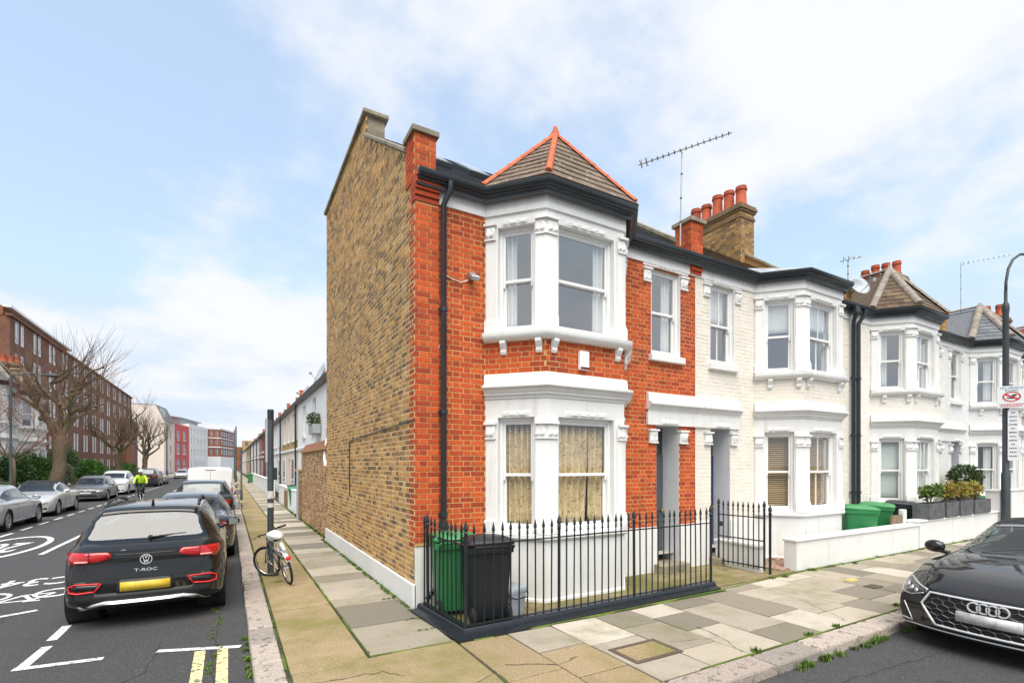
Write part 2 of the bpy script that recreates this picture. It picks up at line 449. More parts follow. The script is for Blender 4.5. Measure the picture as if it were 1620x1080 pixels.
M_rtile = mat('red_clay_tile', None, 0.8, pal=[(0.34,0.072,0.035),(0.27,0.055,0.03),(0.40,0.10,0.05),(0.22,0.05,0.03)], vary=0.14, nz=(14, 0.25), bump=(60, 0.3))
M_terra = mat('terracotta', (0.50, 0.115, 0.042), 0.75, nz=(9, 0.2), vary=0.10, dirt=((0.20, 0.075, 0.045), 4.0, 0.58, 0.75, 0.5), bump=(90, 0.2))
M_stone = mat('weathered_coping_stone', (0.30, 0.26, 0.19), 0.9, nz=(6, 0.25), dirt=[((0.11, 0.10, 0.075), 2.0, 0.45, 0.65, 0.7), ((0.17, 0.16, 0.05), 3.5, 0.6, 0.75, 0.4)], bump=(40, 0.5))
M_hipgrey = mat('grey_hip_tile', (0.27, 0.235, 0.20), 0.85, nz=(9, 0.22), vary=0.12, bump=(60, 0.3))
M_lead = mat('lead_sheet', (0.33, 0.35, 0.38), 0.55, metal=0.2, nz=(5, 0.2))
M_doorg = mat('grey_door_paint', (0.085, 0.095, 0.11), 0.35)
M_doorb = mat('blue_door_paint', (0.02, 0.045, 0.12), 0.35)
M_potr = mat('red_clay_pot', (0.40, 0.075, 0.028), 0.75, nz=(7, 0.25), vary=0.18, bump=(60, 0.2))
M_net = mat('white_net_curtain', (0.78, 0.78, 0.76), 0.9, nz=(6, 0.05))
M_brass = mat('brass', (0.6, 0.42, 0.15), 0.3, metal=1.0)
M_steel = mat('galvanised_steel', (0.42, 0.43, 0.44), 0.42, metal=0.8, nz=(30, 0.15))
M_porch = mat('porch_plaster', (0.66, 0.67, 0.69), 0.7, nz=(5, .04))
M_flash = mat('white_flashing', (0.70, 0.71, 0.72), 0.6, nz=(8, 0.1))

def relief(mb, seg, u0, u1, z0, z1, o, amp, fu, fz, nu=None, seed=0.0):
    """carved leaf-like panel: a displaced grid that dies out at its edges"""
    nu = nu or max(6, int((u1 - u0) / 0.014)); nzz = max(5, int((z1 - z0) / 0.014)); rows = []
    for j in range(nzz + 1):
        t = j / nzz; row = []
        for i in range(nu + 1):
            s_ = i / nu; x = s_ - 0.5; e = min(1, 6*s_, 6*(1-s_), 5*t, 5*(1-t))
            w_ = abs(sin(fu*pi*(s_ + 0.10*sin(fz*2*pi*t + seed)))) * (0.55 + 0.45*cos(fz*pi*(t - 0.3*abs(x)*2) + seed))
            row.append(seg.pt(u0 + (u1-u0)*s_, o + amp * e * (0.25 + 0.75*w_), z0 + (z1-z0)*t))
        rows.append(row)
    mb.grid(rows)
def capital(seg, u0, u1, z0, z1, o, parent, fu=3):
    mb = MB(); h = z1 - z0
    seg.box(mb, u0-0.02, u1+0.02, z1-0.035, z1, -0.05, o+0.045)
    seg.box(mb, u0-0.008, u1+0.008, z0, z0+0.022, -0.05, o+0.028)
    seg.box(mb, u0, u1, z0+0.022, z1-0.035, -0.05, o+0.008)
    relief(mb, seg, u0-0.004, u1+0.004, z0+0.024, z1-0.037, o+0.009, 0.05, fu, 1.3, seed=u0*3)
    mb.build('capital', M_white, parent, auto=50)
def sash_window(seg, u0, u1, z0, z1, set_, house, bars=0, split=None, fr=0.048, cat=None):
    """box sash window: frame part with two sashes and their panes as sub-parts"""
    f = MB(); o0, o1 = -set_-0.10, -set_
    seg.box(f, u0, u0+fr, z0+0.05, z1, o0, o1); seg.box(f, u1-fr, u1, z0+0.05, z1, o0, o1)
    seg.box(f, u0+fr, u1-fr, z1-fr, z1, o0, o1-0.003); seg.box(f, u0, u1, z0, z0+0.05, o0, o1+0.05)
    fo = f.build('window', M_white2, house, bev=0.004)
    a, b = u0+fr, u1-fr; zm = split if split else (z0 + z1) / 2
    for k, (za, zb, oo) in enumerate(((zm-0.02, z1-fr, -set_-0.02), (z0+0.05, zm+0.022, -set_-0.06))):
        s_ = MB(); st = 0.038; lo = 0.045 if k == 0 else 0.07; hi = 0.05 if k == 0 else 0.045
        seg.box(s_, a, a+st, za, zb, oo-0.035, oo); seg.box(s_, b-st, b, za, zb, oo-0.035, oo)
        seg.box(s_, a+st, b-st, za, za+lo, oo-0.035, oo); seg.box(s_, a+st, b-st, zb-hi, zb, oo-0.035, oo)
        for i in range(bars):
            c = a + st + (b-a-2*st) * (i+1) / (bars+1); seg.box(s_, c-0.011, c+0.011, za+lo, zb-hi, oo-0.03, oo-0.004)
        if k == 0:
            for q in (a, b-st):
                s_.hexa([seg.pt(q, oo, za-0.07), seg.pt(q+st*0.7, oo, za-0.07), seg.pt(q+st*0.7, oo-0.03, za-0.07), seg.pt(q, oo-0.03, za-0.07), seg.pt(q, oo, za), seg.pt(q+st, oo, za), seg.pt(q+st, oo-0.03, za), seg.pt(q, oo-0.03, za)])
        s_.build('sash', M_white2, fo, bev=0.003)
        p = MB(); p.add([seg.pt(a+st-.005, oo-.018, za+lo-.005), seg.pt(b-st+.005, oo-.018, za+lo-.005), seg.pt(b-st+.005, oo-.018, zb-hi+.005), seg.pt(a+st-.005, oo-.018, zb-hi+.005)], [(0, 1, 2, 3)])
        p.build('pane', M_glass if z0 < 2 else M_glassu, fo)
    return fo
def curtain(seg, u0, u1, z0, z1, o, m, label, amp=0.045, waves=None, name='curtain', cat='curtain', gather=0.0):
    mb = MB(); n = max(16, int((u1-u0)/0.012)); wv = waves or (u1-u0)/0.11; rows = []
    for j in range(7):
        t = j/6; row = []
        for i in range(n+1):
            s_ = i/n; g = 1 - gather*(1-t)
            row.append(seg.pt(u0 + (u1-u0)*s_*g, o + amp*sin(2*pi*wv*s_ + 0.8*sin(5*s_+t))*(0.7+0.3*t), z0+(z1-z0)*t))
        rows.append(row)
    mb.grid(rows); ob = mb.build(name, m, None, smooth=True)
    md = ob.modifiers.new('thick', 'SOLIDIFY'); md.thickness = 0.004
    return setp(ob, label, cat)

def half_pipe(mb, a, b, r, n=8, up=Vector((0, 0, 1)), th=0.02):
    a, b = Vector(a), Vector(b); d = (b-a).normalized(); side = d.cross(up).normalized(); nn = side.cross(d).normalized()
    for rr in (r,):
        rows = [[p + side*(rr*f*cos(pi*k/n)) + nn*(rr*f*sin(pi*k/n)) for k in range(n+1)] for p, f in ((a, 1.0), (a + d*0.03, 1.12), (a+d*0.04, 1.0), (b, 0.96))]
        mb.grid(rows)
        mb.f.append(tuple(len(mb.v)-4*(n+1)+i for i in range(n+1)))
def ridge_run(a, b, r, L_, m, parent, name='hip_tile'):
    a, b = Vector(a), Vector(b); n = max(1, round((b-a).length / L_)); st = (b-a)/n
    for i in range(n):
        mb = MB(); half_pipe(mb, a + st*i, a + st*(i+1.06), r); o = mb.build(name, m, parent, auto=40)

def make_house(x0, mirror, st, label, end=False):
    X = (lambda u: x0 + HW - u) if mirror else (lambda u: x0 + u)
    h = thing('terraced_house', (x0, YF, 0), label, 'house', 'houses of the terrace along the right hand street')
    def plan(pts):
        q = [(X(u), y) for u, y in pts]; return q[::-1] if mirror else q
    def fseg(a, b):
        s_ = Seg((X(b), YF), (X(a), YF)) if mirror else Seg((X(a), YF), (X(b), YF))
        conv = (lambda p, q: (b-q, b-p)) if mirror else (lambda p, q: (p-a, q-a))
        return s_, conv
    sm = st['stucco']; bm_, gm = st['brick'], st['grout']
    bay = [(1.10, YF), (1.73, YB), (3.22, YB), (3.85, YF)]
    BP = plan(bay)
    segs = [Seg(BP[i], BP[i+1]) for i in range(3)]
    Lc, Lf = segs[0].L, segs[1].L
    ops_b = [(0.20, 0.765), (0.215, Lf-0.215), (Lc-0.765, Lc-0.20)]
    # --- front wall and its bricks
    fw = MB(); bricks = []
    sA, cA = fseg(0.0, 1.10); sB, cB = fseg(3.85, HW)
    ffw = cB(4.53, 5.28); door = cB(4.66, 5.26)
    opsB = [(*ffw, 4.04, 5.66, 0.12), (*door, 0.16, 2.74, 0.42)]
    zt = 5.70
    sA.wall(fw, 0, 5.92); sB.wall(fw, 0, 5.92, opsB)
    for s_ in segs: s_.wall(fw, 3.30, 3.90)
    wall = fw.build('front_wall', gm, h)
    rng = random.Random(int(x0*10))
    for q in brickwork(sA, 0.84, zt, [], rng): bricks.append((sA, q))
    for q in brickwork(sB, 0.84 if st.get('base', True) else 0.84, zt, [(o[0]-0.0, o[1]+0.0, o[2], o[3]) for o in opsB], rng): bricks.append((sB, q))
    for s_ in segs:
        for q in brickwork(s_, 3.34, 3.84, [], rng): bricks.append((s_, q))
    pr = st.get('proud', 0.006)
    jo = MB(); cand = []
    for s_, (u0, u1, za, zb, full, stt) in bricks:
        if full and st.get('single'):
            c = s_.pt((u0+u1)/2, 0, (za+zb)/2); f_ = c.x*sin(YAW) + c.y*cos(YAW)
            cand.append(((u1-u0)*(zb-za)/f_**2 * abs(s_.n.dot(Vector((c.x, c.y)).normalized())) , s_, u0, u1, za, zb, stt))
        else: brick_geo(jo, s_, u0, u1, za, zb, pr + rng.uniform(-0.002, 0.002))
    if cand:
        cand.sort(key=lambda t: -t[0]); shared = {}
        for i, (_, s_, u0, u1, za, zb, stt) in enumerate(cand):
            if i >= 300 : brick_geo(jo, s_, u0, u1, za, zb, pr + rng.uniform(-0.002, 0.002)); continue
            w_ = u1-u0; key = round(w_, 3)
            if key not in shared:
                t = MB(); brick_geo(t, Seg((0, 0), (1, 0)), -w_/2, w_/2, -(zb-za)/2, (zb-za)/2, pr); shared[key] = t.mesh('brick', bm_)
            p = s_.pt((u0+u1)/2, rng.uniform(-0.002, 0.002), (za+zb)/2)
            link('brick', shared[key], wall, loc=p, rot=(rng.uniform(-.004, .004), rng.uniform(-.006, .006), s_.a))
    stuff(jo, 'brickwork', bm_, wall)
    # --- interior
    it = MB(); xa, xb = x0+0.12, x0+HW-0.12; yb_ = YF+1.6
    it.add([(xa,yb_,0),(xb,yb_,0),(xb,yb_,6.0),(xa,yb_,6.0)], [(0,1,2,3)])
    it.add([(xa,YF,0),(xa,yb_,0),(xa,yb_,6),(xa,YF,6)], [(0,1,2,3)]); it.add([(xb,YF,0),(xb,yb_,0),(xb,yb_,6),(xb,YF,6)], [(3,2,1,0)])
    for z in (0.2, 3.05, 3.55, 5.75): it.add([(xa,YB+0.1,z),(xb,YB+0.1,z),(xb,yb_,z),(xa,yb_,z)], [(0,1,2,3)])
    # keep floors inside the bay plan
    it2 = MB(); it2.v = [v for v in it.v]; it2.f = [f for f in it.f[:3]]
    for z in (0.3, 3.05, 3.6, 5.72):
        poly = [(p[0], p[1]+0.12) for p in BP]
        it2.add([(p[0], p[1], z) for p in poly], [(0,1,2,3)])
        it2.add([(xa, YF+0.12, z), (xb, YF+0.12, z), (xb, yb_, z), (xa, yb_, z)], [(0,1,2,3)])
    it2.build('interior', M_room, h)
    # --- ground floor bay
    b0 = MB()
    for s_, (a, b) in zip(segs, ops_b): s_.wall(b0, 0, 3.34, [(a, b, 1.0, 2.70, 0.2)])
    bo = b0.build('bay_wall', sm, h)
    t = MB()
    sweep(t, BP, [(0, 0.0), (0.025, 0.0), (0.02, 0.05), (0, 0.06)]); t.build('bay_plinth', sm, h)
    t = MB(); sweep(t, BP, [(-0.02, 0.90), (0.03, 0.90), (0.06, 0.93), (0.06, 0.985), (0.02, 1.0), (-0.02, 1.0)]); t.build('bay_sill', sm, h)
    t = MB(); sweep(t, BP, [(-0.02, 2.98), (0.02, 2.98), (0.025, 3.02), (0.06, 3.03), (0.065, 3.07), (0.10, 3.09), (0.105, 3.12), (0.14, 3.135), (0.14, 3.165), (0.06, 3.19), (0.05, 3.32), (0.02, 3.345), (-0.02, 3.35)])
    t.build('bay_cornice', sm, h, auto=60)
    # first floor bay
    b1 = MB()
    for s_, (a, b) in zip(segs, ops_b): s_.wall(b1, 3.90, 5.92, [(a, b, 3.96, 5.52, 0.2)])
    b1.build('bay_upper_wall', sm, h)
    t = MB(); sweep(t, BP, [(-0.02, 3.82), (0.06, 3.82), (0.12, 3.86), (0.13, 3.90), (0.13, 3.945), (0.0, 3.965), (-0.02, 3.965)])
    t.build('bay_upper_sill', sm, h, auto=60)
    for s_, us in zip(segs, ([0.30, Lc-0.10], [0.12, Lf-0.16], [0.10, Lc-0.30])):
        for u in us:
            c = MB(); pts = [(0, 3.62), (0.035, 3.625), (0.05, 3.66), (0.045, 3.70), (0.075, 3.74), (0.10, 3.78), (0.10, 3.82), (0, 3.82)]
            c.ext([s_.pt(u-0.045, o+0.005, z) for o, z in pts], s_.d.to_3d()*0.09); c.build('corbel', sm, h, bev=0.006)
    # pilasters and capitals on the bay corners
    for (z0, zc0, zc1, zw) in ((1.0, 2.38, 2.63, 2.98), (3.965, 5.33, 5.58, 5.86)):
        strips = [(segs[0], 0.0, 0.19, 'e'), (segs[0], 0.76, Lc, 'c'), (segs[1], 0.0, 0.21, 'c'), (segs[1], Lf-0.21, Lf, 'c'), (segs[2], 0.0, Lc-0.76, 'c'), (segs[2], Lc-0.19, Lc, 'e')]
        corners = [BP[1], BP[2]]
        for ci, cpt in enumerate(corners):
            l = segs[ci]; r = segs[ci+1]
            pl = [l.pt(l.L-0.155, 0, 0).xy, Vector(cpt), r.pt(0.185, 0, 0).xy]
            c = MB()
            sweep(c, pl, [(-0.03, z0), (0.055, z0), (0.055, z0+0.16), (0.04, z0+0.20), (0.022, z0+0.24), (0.022, zc0), (-0.03, zc0)])
            c.build('pilaster', sm, h, auto=60)
            c = MB(); sweep(c, pl, [(-0.03, zc0), (0.045, zc0), (0.045, zc0+0.025), (0.03, zc0+0.027), (0.03, zc1-0.04), (0.075, zc1-0.038), (0.075, zc1), (-0.03, zc1)])
            relief(c, l, l.L-0.165, l.L+0.0, zc0+0.027, zc1-0.04, 0.032, 0.045, 2, 1.3, seed=1.0); relief(c, r, 0.0, 0.195, zc0+0.027, zc1-0.04, 0.032, 0.045, 2, 1.3, seed=1.0)
            c.build('capital', sm, h, auto=50)
        for s_, a, b in ((segs[0], 0.015, 0.165), (segs[2], Lc-0.165, Lc-0.015)):
            c = MB(); s_.box(c, a, b, z0, zc0, -0.03, 0.022); s_.box(c, a-0.02, b+0.02, z0, z0+0.17, -0.03, 0.05); c.build('pilaster', sm, h, bev=0.005)
            capital(s_, a, b, zc0, zc1, 0.022, h, 2)
        for s_, (a, b) in zip(segs, ops_b):      # leaf band above each opening
            c = MB(); m_ = (a+b)/2; w_ = (b-a)*0.40; zt_ = 2.70 if z0 < 2 else 5.52
            relief(c, s_, m_-w_, m_+w_, zt_+0.012, zt_+0.10, 0.001, 0.028, max(3, int(w_*12)), 0.8); c.build('leaf_moulding', sm, h, auto=60)
            sash_window(s_, a, b, (1.0 if z0 < 2 else 3.96), zt_, 0.09, h, bars=st.get('bars', 0) if s_ is not segs[0] else 0)
    # --- first floor window over the door
    sash_window(sB, ffw[0], ffw[1], 4.04, 5.66, 0.06, h, bars=st.get('bars', 0))
    rv = MB()
    for a0, a1 in ((ffw[0]-.01, ffw[0]+.004), (ffw[1]-.004, ffw[1]+.01)): sB.box(rv, a0, a1, 4.04, 5.66, -.12, .006)
    rv.build('window_reveal', sm, h)
    t = MB(); sB.box(t, ffw[0]-0.07, ffw[1]+0.07, 3.92, 4.04, -0.08, 0.09); t.build('window_sill', sm, h, bev=0.008)
    for a, b in ((ffw[0]-0.20, ffw[0]-0.02), (ffw[1]+0.02, ffw[1]+0.20)): capital(sB, a, b, 5.36, 5.62, 0.012, h, 2)
    t = MB(); sB.box(t, ffw[0]-0.22, ffw[1]+0.22, 5.66, 5.80, -0.02, 0.02); relief(t, sB, ffw[0]+0.1, ffw[1]-0.1, 5.675, 5.76, 0.021, 0.02, 5, 0.8)
    t.build('lintel', sm, h)
    # --- porch: entablature, capitals, door
    e0, e1 = cB(4.40, HW)
    t = MB(); sB.box(t, e0, e1, 2.74, 3.02, -0.02, 0.055)
    ent = [(0.02, 2.98), (0.06, 2.99), (0.065, 3.03), (0.10, 3.05), (0.105, 3.09), (0.15, 3.11), (0.15, 3.15), (0.07, 3.18), (0.06, 3.32), (-0.02, 3.35), (-0.02, 2.98)]
    sweep(t, [sB.pt(e0, 0, 0).xy, sB.pt(e1, 0, 0).xy], ent)
    relief(t, sB, door[0]+0.05, door[1]-0.05, 2.75, 2.84, 0.056, 0.025, 6, 0.8)
    t.build('entablature', sm, h, auto=60)
    j0, j1 = (door[0]-0.20, door[0]+0.0), (door[1], door[1]+0.2)
    for a, b in (j0, j1): capital(sB, a, b, 2.40, 2.66, 0.03, h, 2)
    pl = MB()
    for a0, a1 in ((door[0]-0.03, door[0]+0.004), (door[1]-0.004, door[1]+0.03)): sB.box(pl, a0, a1, 0.16, 2.74, -0.42, -0.002)
    sB.box(pl, door[0]-0.03, door[1]+0.03, 2.736, 2.76, -0.42, -0.002); pl.build('porch_plaster', M_porch, h, label='pale grey plastered porch recess')
    d = MB(); sB.box(d, door[0]-0.1, door[1]+0.1, 0.15, 2.2, -0.44, -0.40)
    for zz in ((0.35, 0.95), (1.1, 2.05)):
        for k in (0, 1):
            a = door[0]+0.03+k*0.29; sB.box(d, a, a+0.25, zz[0], zz[1], -0.41, -0.385)
    do = d.build('door', st['door'], h, bev=0.008)
    k = MB(); k.ball(sB.pt(door[1]-0.07, -0.36, 1.1), 0.03); k.build('door_handle', M_brass, do)
    f = MB(); sB.box(f, door[0]-0.1, door[1]+0.1, 2.2, 2.74, -0.44, -0.41); f.build('fanlight', M_glass, h)
    sp = MB(); sB.box(sp, door[0]-0.08, door[1]+0.02, 0, 0.166, -0.42, 0.28); sp.build('door_step', st.get('step', M_stone), h, bev=0.01)
    # white base of the flat wall
    for s_, a0, a1 in ((sA, 0.0, sA.L), (sB, 0, door[0]), (sB, door[1], sB.L)):
        a = MB(); s_.box(a, a0, a1, 0, 0.86, -0.02, 0.022); a.build('wall_base', sm, h)
    # --- frieze, fascia and gutter along the whole front
    FP = plan([(0, YF), *bay, (HW, YF)])
    t = MB(); sweep(t, FP, [(-0.02, zt), (0.03, zt), (0.03, 5.94), (-0.02, 5.94)]); t.build('frieze', sm, h)
    t = MB(); sweep(t, FP, [(-0.02, 5.93), (0.05, 5.93), (0.09, 5.86), (0.11, 5.86), (0.115, 5.92), (0.15, 5.935), (0.16, 6.0), (-0.02, 6.0)])
    fa = t.build('fascia', M_pvc, h, auto=50)
    t = MB(); sweep(t, FP, [(0.11, 6.0), (0.125, 5.965), (0.16, 5.95), (0.195, 5.965), (0.213, 6.0), (0.218, 6.05), (0.207, 6.055), (0.20, 6.0), (0.16, 5.972), (0.12, 6.01)])
    t.build('gutter', M_pvc, h, auto=60)
    # --- roofs
    sl = 0.735 if end else 0.70; zr = 6.02
    ridge_y = 10.2 if end else 10.9; zrid = zr + sl*(ridge_y - YF + 0.12)
    rf = MB(); rf.add([(x0,YF-0.14,zr-0.02),(x0+HW,YF-0.14,zr-0.02),(x0+HW,ridge_y,zrid-0.02),(x0,ridge_y,zrid-0.02)], [(0,1,2,3)])
    if not end: rf.add([(x0,ridge_y,zrid-0.02),(x0+HW,ridge_y,zrid-0.02),(x0+HW,ridge_y+4.5,zr),(x0,ridge_y+4.5,zr)], [(0,1,2,3)])
    rp_ = st['bayroof']; bx = sum(p[0] for p in BP)/4
    ro = rf.build('roof', M_slate, h)
    tl = MB(); tiles(tl, [(x0,YF-0.14,zr),(x0+HW,YF-0.14,zr),(x0+HW,ridge_y,zrid),(x0,ridge_y,zrid)], st.get('rg', 0.2), st.get('rw', 0.3), rng)
    stuff(tl, 'roof_tiles', st['roofm'], ro)
    ep = [(BP[0][0]-0.12, YF-0.08), (BP[1][0]-0.10, YB-0.20), (BP[2][0]+0.10, YB-0.20), (BP[3][0]+0.12, YF-0.08)]
    if rp_ == 'hip':
        ap = Vector((bx, YF+0.14, 7.46)); tail = Vector((bx, YF + (ap.z-zr)/sl + 0.1, ap.z+0.0)); E_ = [Vector((p[0], p[1], 6.06)) for p in ep]
        BL2, BR2 = Vector((ep[0][0]-0.05, YF+0.1, 6.1)), Vector((ep[3][0]+0.05, YF+0.1, 6.1))
        sh = MB(); dz = Vector((0, 0, -0.02))
        sh.add([q+dz for q in (E_[0], E_[1], E_[2], E_[3], ap, tail)], [(0,1,4),(1,2,4),(2,3,4),(0,4,5),(4,3,5)]); br = sh.build('bay_roof', st['hipm'], h)
        tl = MB()
        for tri in ((E_[0],E_[1],ap),(E_[1],E_[2],ap),(E_[2],E_[3],ap)): tiles(tl, tri, 0.19, 0.30, rng, lift=0.014, th=0.01)
        stuff(tl, 'bay_roof_tiles', st['hipm'], br)
        up = Vector((0, 0, 0.02))
        for q in E_: ridge_run(q + (ap-q)*0.03 + up, ap + up, st.get('hipr', 0.05), st.get('hipL', 0.33), st['hipt'], br)
        fin = MB(); fin.lathe([(0.0,0.16),(0.03,0.14),(0.05,0.08),(0.075,0.0),(0.085,-0.05)], 10, ap+up); fin.build('finial', st['hipt'], br, smooth=True)
        ridge_run(ap + up, tail + up, 0.07, 0.4, st['hipt'], br, 'ridge_tile')
    else:
        sh = MB(); zc = 6.10; q = [(p[0], p[1], 6.045) for p in ep]; bk = [(ep[0][0]-0.1, YF+0.5, 6.36), (ep[3][0]+0.1, YF+0.5, 6.36)]
        sh.add([*q, bk[1], bk[0]], [(0,1,2,3,4,5)]); sh.build('bay_roof', M_lead, h)
    return h, segs, sB, ffw, (Lc, Lf), X

def parapet(h, x, w, pts, m, capm, name='party_parapet'):
    """a wall rising with the roof pitch, with coping; pts = [(y, z_top)] low to high"""
    mb = MB(); z0 = 5.6
    poly = [(x, pts[0][0], z0)] + [(x, y, z) for y, z in pts] + [(x, pts[-1][0], z0)]
    mb.ext(poly, (w, 0, 0)); o = mb.build(name, m, h)
    for (ya, za), (yb, zb) in zip(pts[:-1], pts[1:]):
        c = MB(); e = 0.05; c.hexa([(x-e,ya,za),(x+w+e,ya,za),(x+w+e,yb,zb),(x-e,yb,zb),(x-e,ya,za+0.07),(x+w+e,ya,za+0.07),(x+w+e,yb,zb+0.07),(x-e,yb,zb+0.07)])
        c.build('coping', capm, o)
    return o
def brick_pier(h, x0, x1, y0, y1, z0, z1, m, gm, capm, name='pier', cap=True, cast=0.06):
    c = MB(); c.box(x0, x1, y0, y1, z0, z1); o = c.build(name, gm, h); jo = MB(); rng = random.Random(3)
    for s_ in (Seg((x0,y0),(x1,y0)), Seg((x1,y0),(x1,y1)), Seg((x0,y1),(x0,y0)), Seg((x1,y1),(x0,y1))):
        for u0, u1, za, zb, fl, st_ in brickwork(s_, z0, z1, [], rng): brick_geo(jo, s_, u0, u1, za, zb, 0.006)
    stuff(jo, 'brickwork', m, o)
    if cap:
        q = MB(); e = cast; mx_, my_ = (x0+x1)/2, (y0+y1)/2
        q.box(x0-e, x1+e, y0-e, y1+e, z1, z1+0.07); q.add([(x0-e,y0-e,z1+0.07),(x1+e,y0-e,z1+0.07),(x1+e,y1+e,z1+0.07),(x0-e,y1+e,z1+0.07),(mx_,my_,z1+0.14)], [(0,1,4),(1,2,4),(2,3,4),(3,0,4)])
        q.build('pier_cap', capm, o)
    return o
def chimney(h, x0, x1, y0, y1, z0, z1, pots, m, gm, potr=0.13, poth=0.5):
    o = brick_pier(h, x0, x1, y0, y1, z0, z1, m, gm, M_stone, 'chimney_stack', cap=False)
    for k, (za, zb, e) in enumerate(((z1-0.42, z1-0.35, 0.03), (z1-0.22, z1-0.15, 0.04), (z1-0.15, z1-0.075, 0.075), (z1-0.075, z1, 0.045))):
        j = MB(); j.box(x0-e, x1+e, y0-e, y1+e, za, zb); j.build('oversailing_course', M_oversail, o)
    j = MB(); j.box(x0+0.02, x1-0.02, y0+0.02, y1-0.02, z1, z1+0.05); j.build('flaunching', M_stone, o)
    for i in range(pots):
        t = (i+0.5)/pots; hh = poth*(1+0.08*((i*7) % 3-1)); p = MB()
        p.lathe([(potr*1.05,0),(potr*1.08,0.05),(potr*0.95,0.08),(potr*0.86,hh-0.12),(potr*1.02,hh-0.11),(potr*1.02,hh-0.07),(potr*0.92,hh-0.06),(potr*0.95,hh),(potr*0.75,hh),(potr*0.72,0.1)], 16, ((x0+x1)/2, y0+(y1-y0)*t, z1+0.04))
        p.build('chimney_pot', M_potr, o, auto=45)
    return o
def downpipe(h, pts, r=0.042, m=None, name='downpipe'):
    mb = MB(); mb.tube(pts, r, 10)
    for z in (1.3, 2.75, 4.2):
        a = pts[-1]; mb.lathe([(r*1.25,-0.03),(r*1.25,0.03)], 10, (a[0], a[1], z)); mb.box(a[0]-0.07, a[0]+0.07, a[1]+0.02, a[1]+0.05, z-0.015, z+0.015)
    return mb.build(name, m or M_pvc, h, auto=50)

H1S = dict(stucco=M_white, brick=M_red, grout=M_grout, door=M_doorg, bayroof='hip', hipm=M_ctile, hipt=M_terra, roofm=M_slate, single=True, proud=0.0035)
H2S = dict(stucco=M_white, brick=M_cream, grout=M_cream, door=M_doorb, bayroof='flat', roofm=M_btile, bars=1, single=True, proud=0.004, rg=0.28, rw=0.24)
H3S = dict(stucco=M_white, brick=M_cream2, grout=M_cream2, door=M_doorg, bayroof='hip', hipm=M_btile, hipt=M_hipgrey, roofm=M_btile, bars=1, proud=0.004, hipr=0.09, hipL=0.4)
H4S = dict(stucco=M_white, brick=M_grey, grout=M_grey, door=M_doorg, bayroof='hip', hipm=M_slate, hipt=M_hipgrey, roofm=M_slate, proud=0.004, hipr=0.11, hipL=0.45)
H5S = dict(stucco=M_white, brick=M_beige, grout=M_beige, door=M_doorg, bayroof='hip', hipm=M_rtile, hipt=M_hipgrey, roofm=M_rtile, proud=0.004, hipr=0.09)
X1 = 2.24
xs = [X1 + HW*i for i in range(5)]
h1 = make_house(xs[0], False, H1S, 'red brick end of terrace house with yellow brick gable wall and white bay', end=True)
h2 = make_house(xs[1], True, H2S, 'cream painted house with flat topped white bay, next to the red brick house')
h3 = make_house(xs[2], False, H3S, 'pale cream house whose bay has a brown tiled hipped roof')
h4 = make_house(xs[3], True, H4S, 'pale grey white house with slate hipped roof over the bay')
h5 = make_house(xs[4], False, H5S, 'house with red clay tiled roof and cross finial at the right edge')

# --- gable (side) wall of the end house
H = h1[0]
gs = Seg((X1, 13.72), (X1, YF))
def gtop(y):
    if y < 7.0: return 6.52
    if y < 9.45: return 6.52 + (y-7.0)*(8.18-6.52)/2.45
    return 8.60
g = MB(); g.add([(X1,13.72,0),(X1,YF,0),(X1,YF,6.52),(X1,7.0,6.52),(X1,9.45,8.18),(X1,9.45,8.60),(X1,13.72,8.60)], [(0,1,2,3,4,5,6)])
g.add([(X1,13.72,0),(X1,13.72,8.50),(X1+6,13.72,8.50),(X1+6,13.72,0)], [(0,1,2,3)])
g.add([(X1,10.15,8.45),(X1+5.4,10.15,8.45),(X1+5.4,13.72,8.45),(X1,13.72,8.45)], [(0,1,2,3)])
gw = g.build('side_wall', M_groutg, H)
rng = random.Random(11); m1, m2, m3, mq = MB(), MB(), MB(), MB()
for u0, u1, za, zb, fl, stt in brickwork(gs, 0.30, 8.7, [], rng, j=0.0155):
    y = 13.72 - (u0+u1)/2
    if zb > gtop(y)+0.01: continue
    if u0 > gs.L - 0.24 - (0.10 if int(round(za/0.0762)) % 2 else 0) and za > 0.84: tgt = mq
    else:
        ndv = mnoise.noise(Vector((y*0.5, za*0.7, 3)))*0.6 + rng.uniform(-0.35, 0.35)
        pd = (1.0 if 3.05 + 0.0*ndv < za < 6.05 else 0.0)
        if za < 3.05: pd = 0.10 + max(0, (8.5 - y)/4)*0.35
        elif za < 6.05: pd = 0.52 + 0.3*ndv
        else: pd = 0.16 + max(0, ndv)*0.3
        tgt = m2 if rng.random() < pd else m1
    brick_geo(tgt, gs, u0, u1, za, zb, 0.0035 + rng.uniform(-0.002, 0.003))
stuff(m1, 'stock_brickwork', M_stock, gw); stuff(m2, 'sooty_brickwork', M_stockd, gw); stuff(mq, 'quoin_brickwork', M_red, gw)
t = MB(); gs.box(t, 0, gs.L + 0.022, -0.02, 0.34, -0.02, 0.035); t.build('plinth', M_white, gw, bev=0.01)
t = MB()
t.hexa([(X1-0.05,6.98,6.53),(X1+0.32,6.98,6.53),(X1+0.32,9.5,8.22),(X1-0.05,9.5,8.22),(X1-0.05,6.98,6.60),(X1+0.32,6.98,6.60),(X1+0.32,9.5,8.29),(X1-0.05,9.5,8.29)]); t.build('coping', M_stone, gw, bev=0.01)
t = MB(); t.box(X1-0.06, X1+0.42, 9.36, 13.80, 8.60, 8.68); t.build('coping', M_stone, gw, bev=0.01)
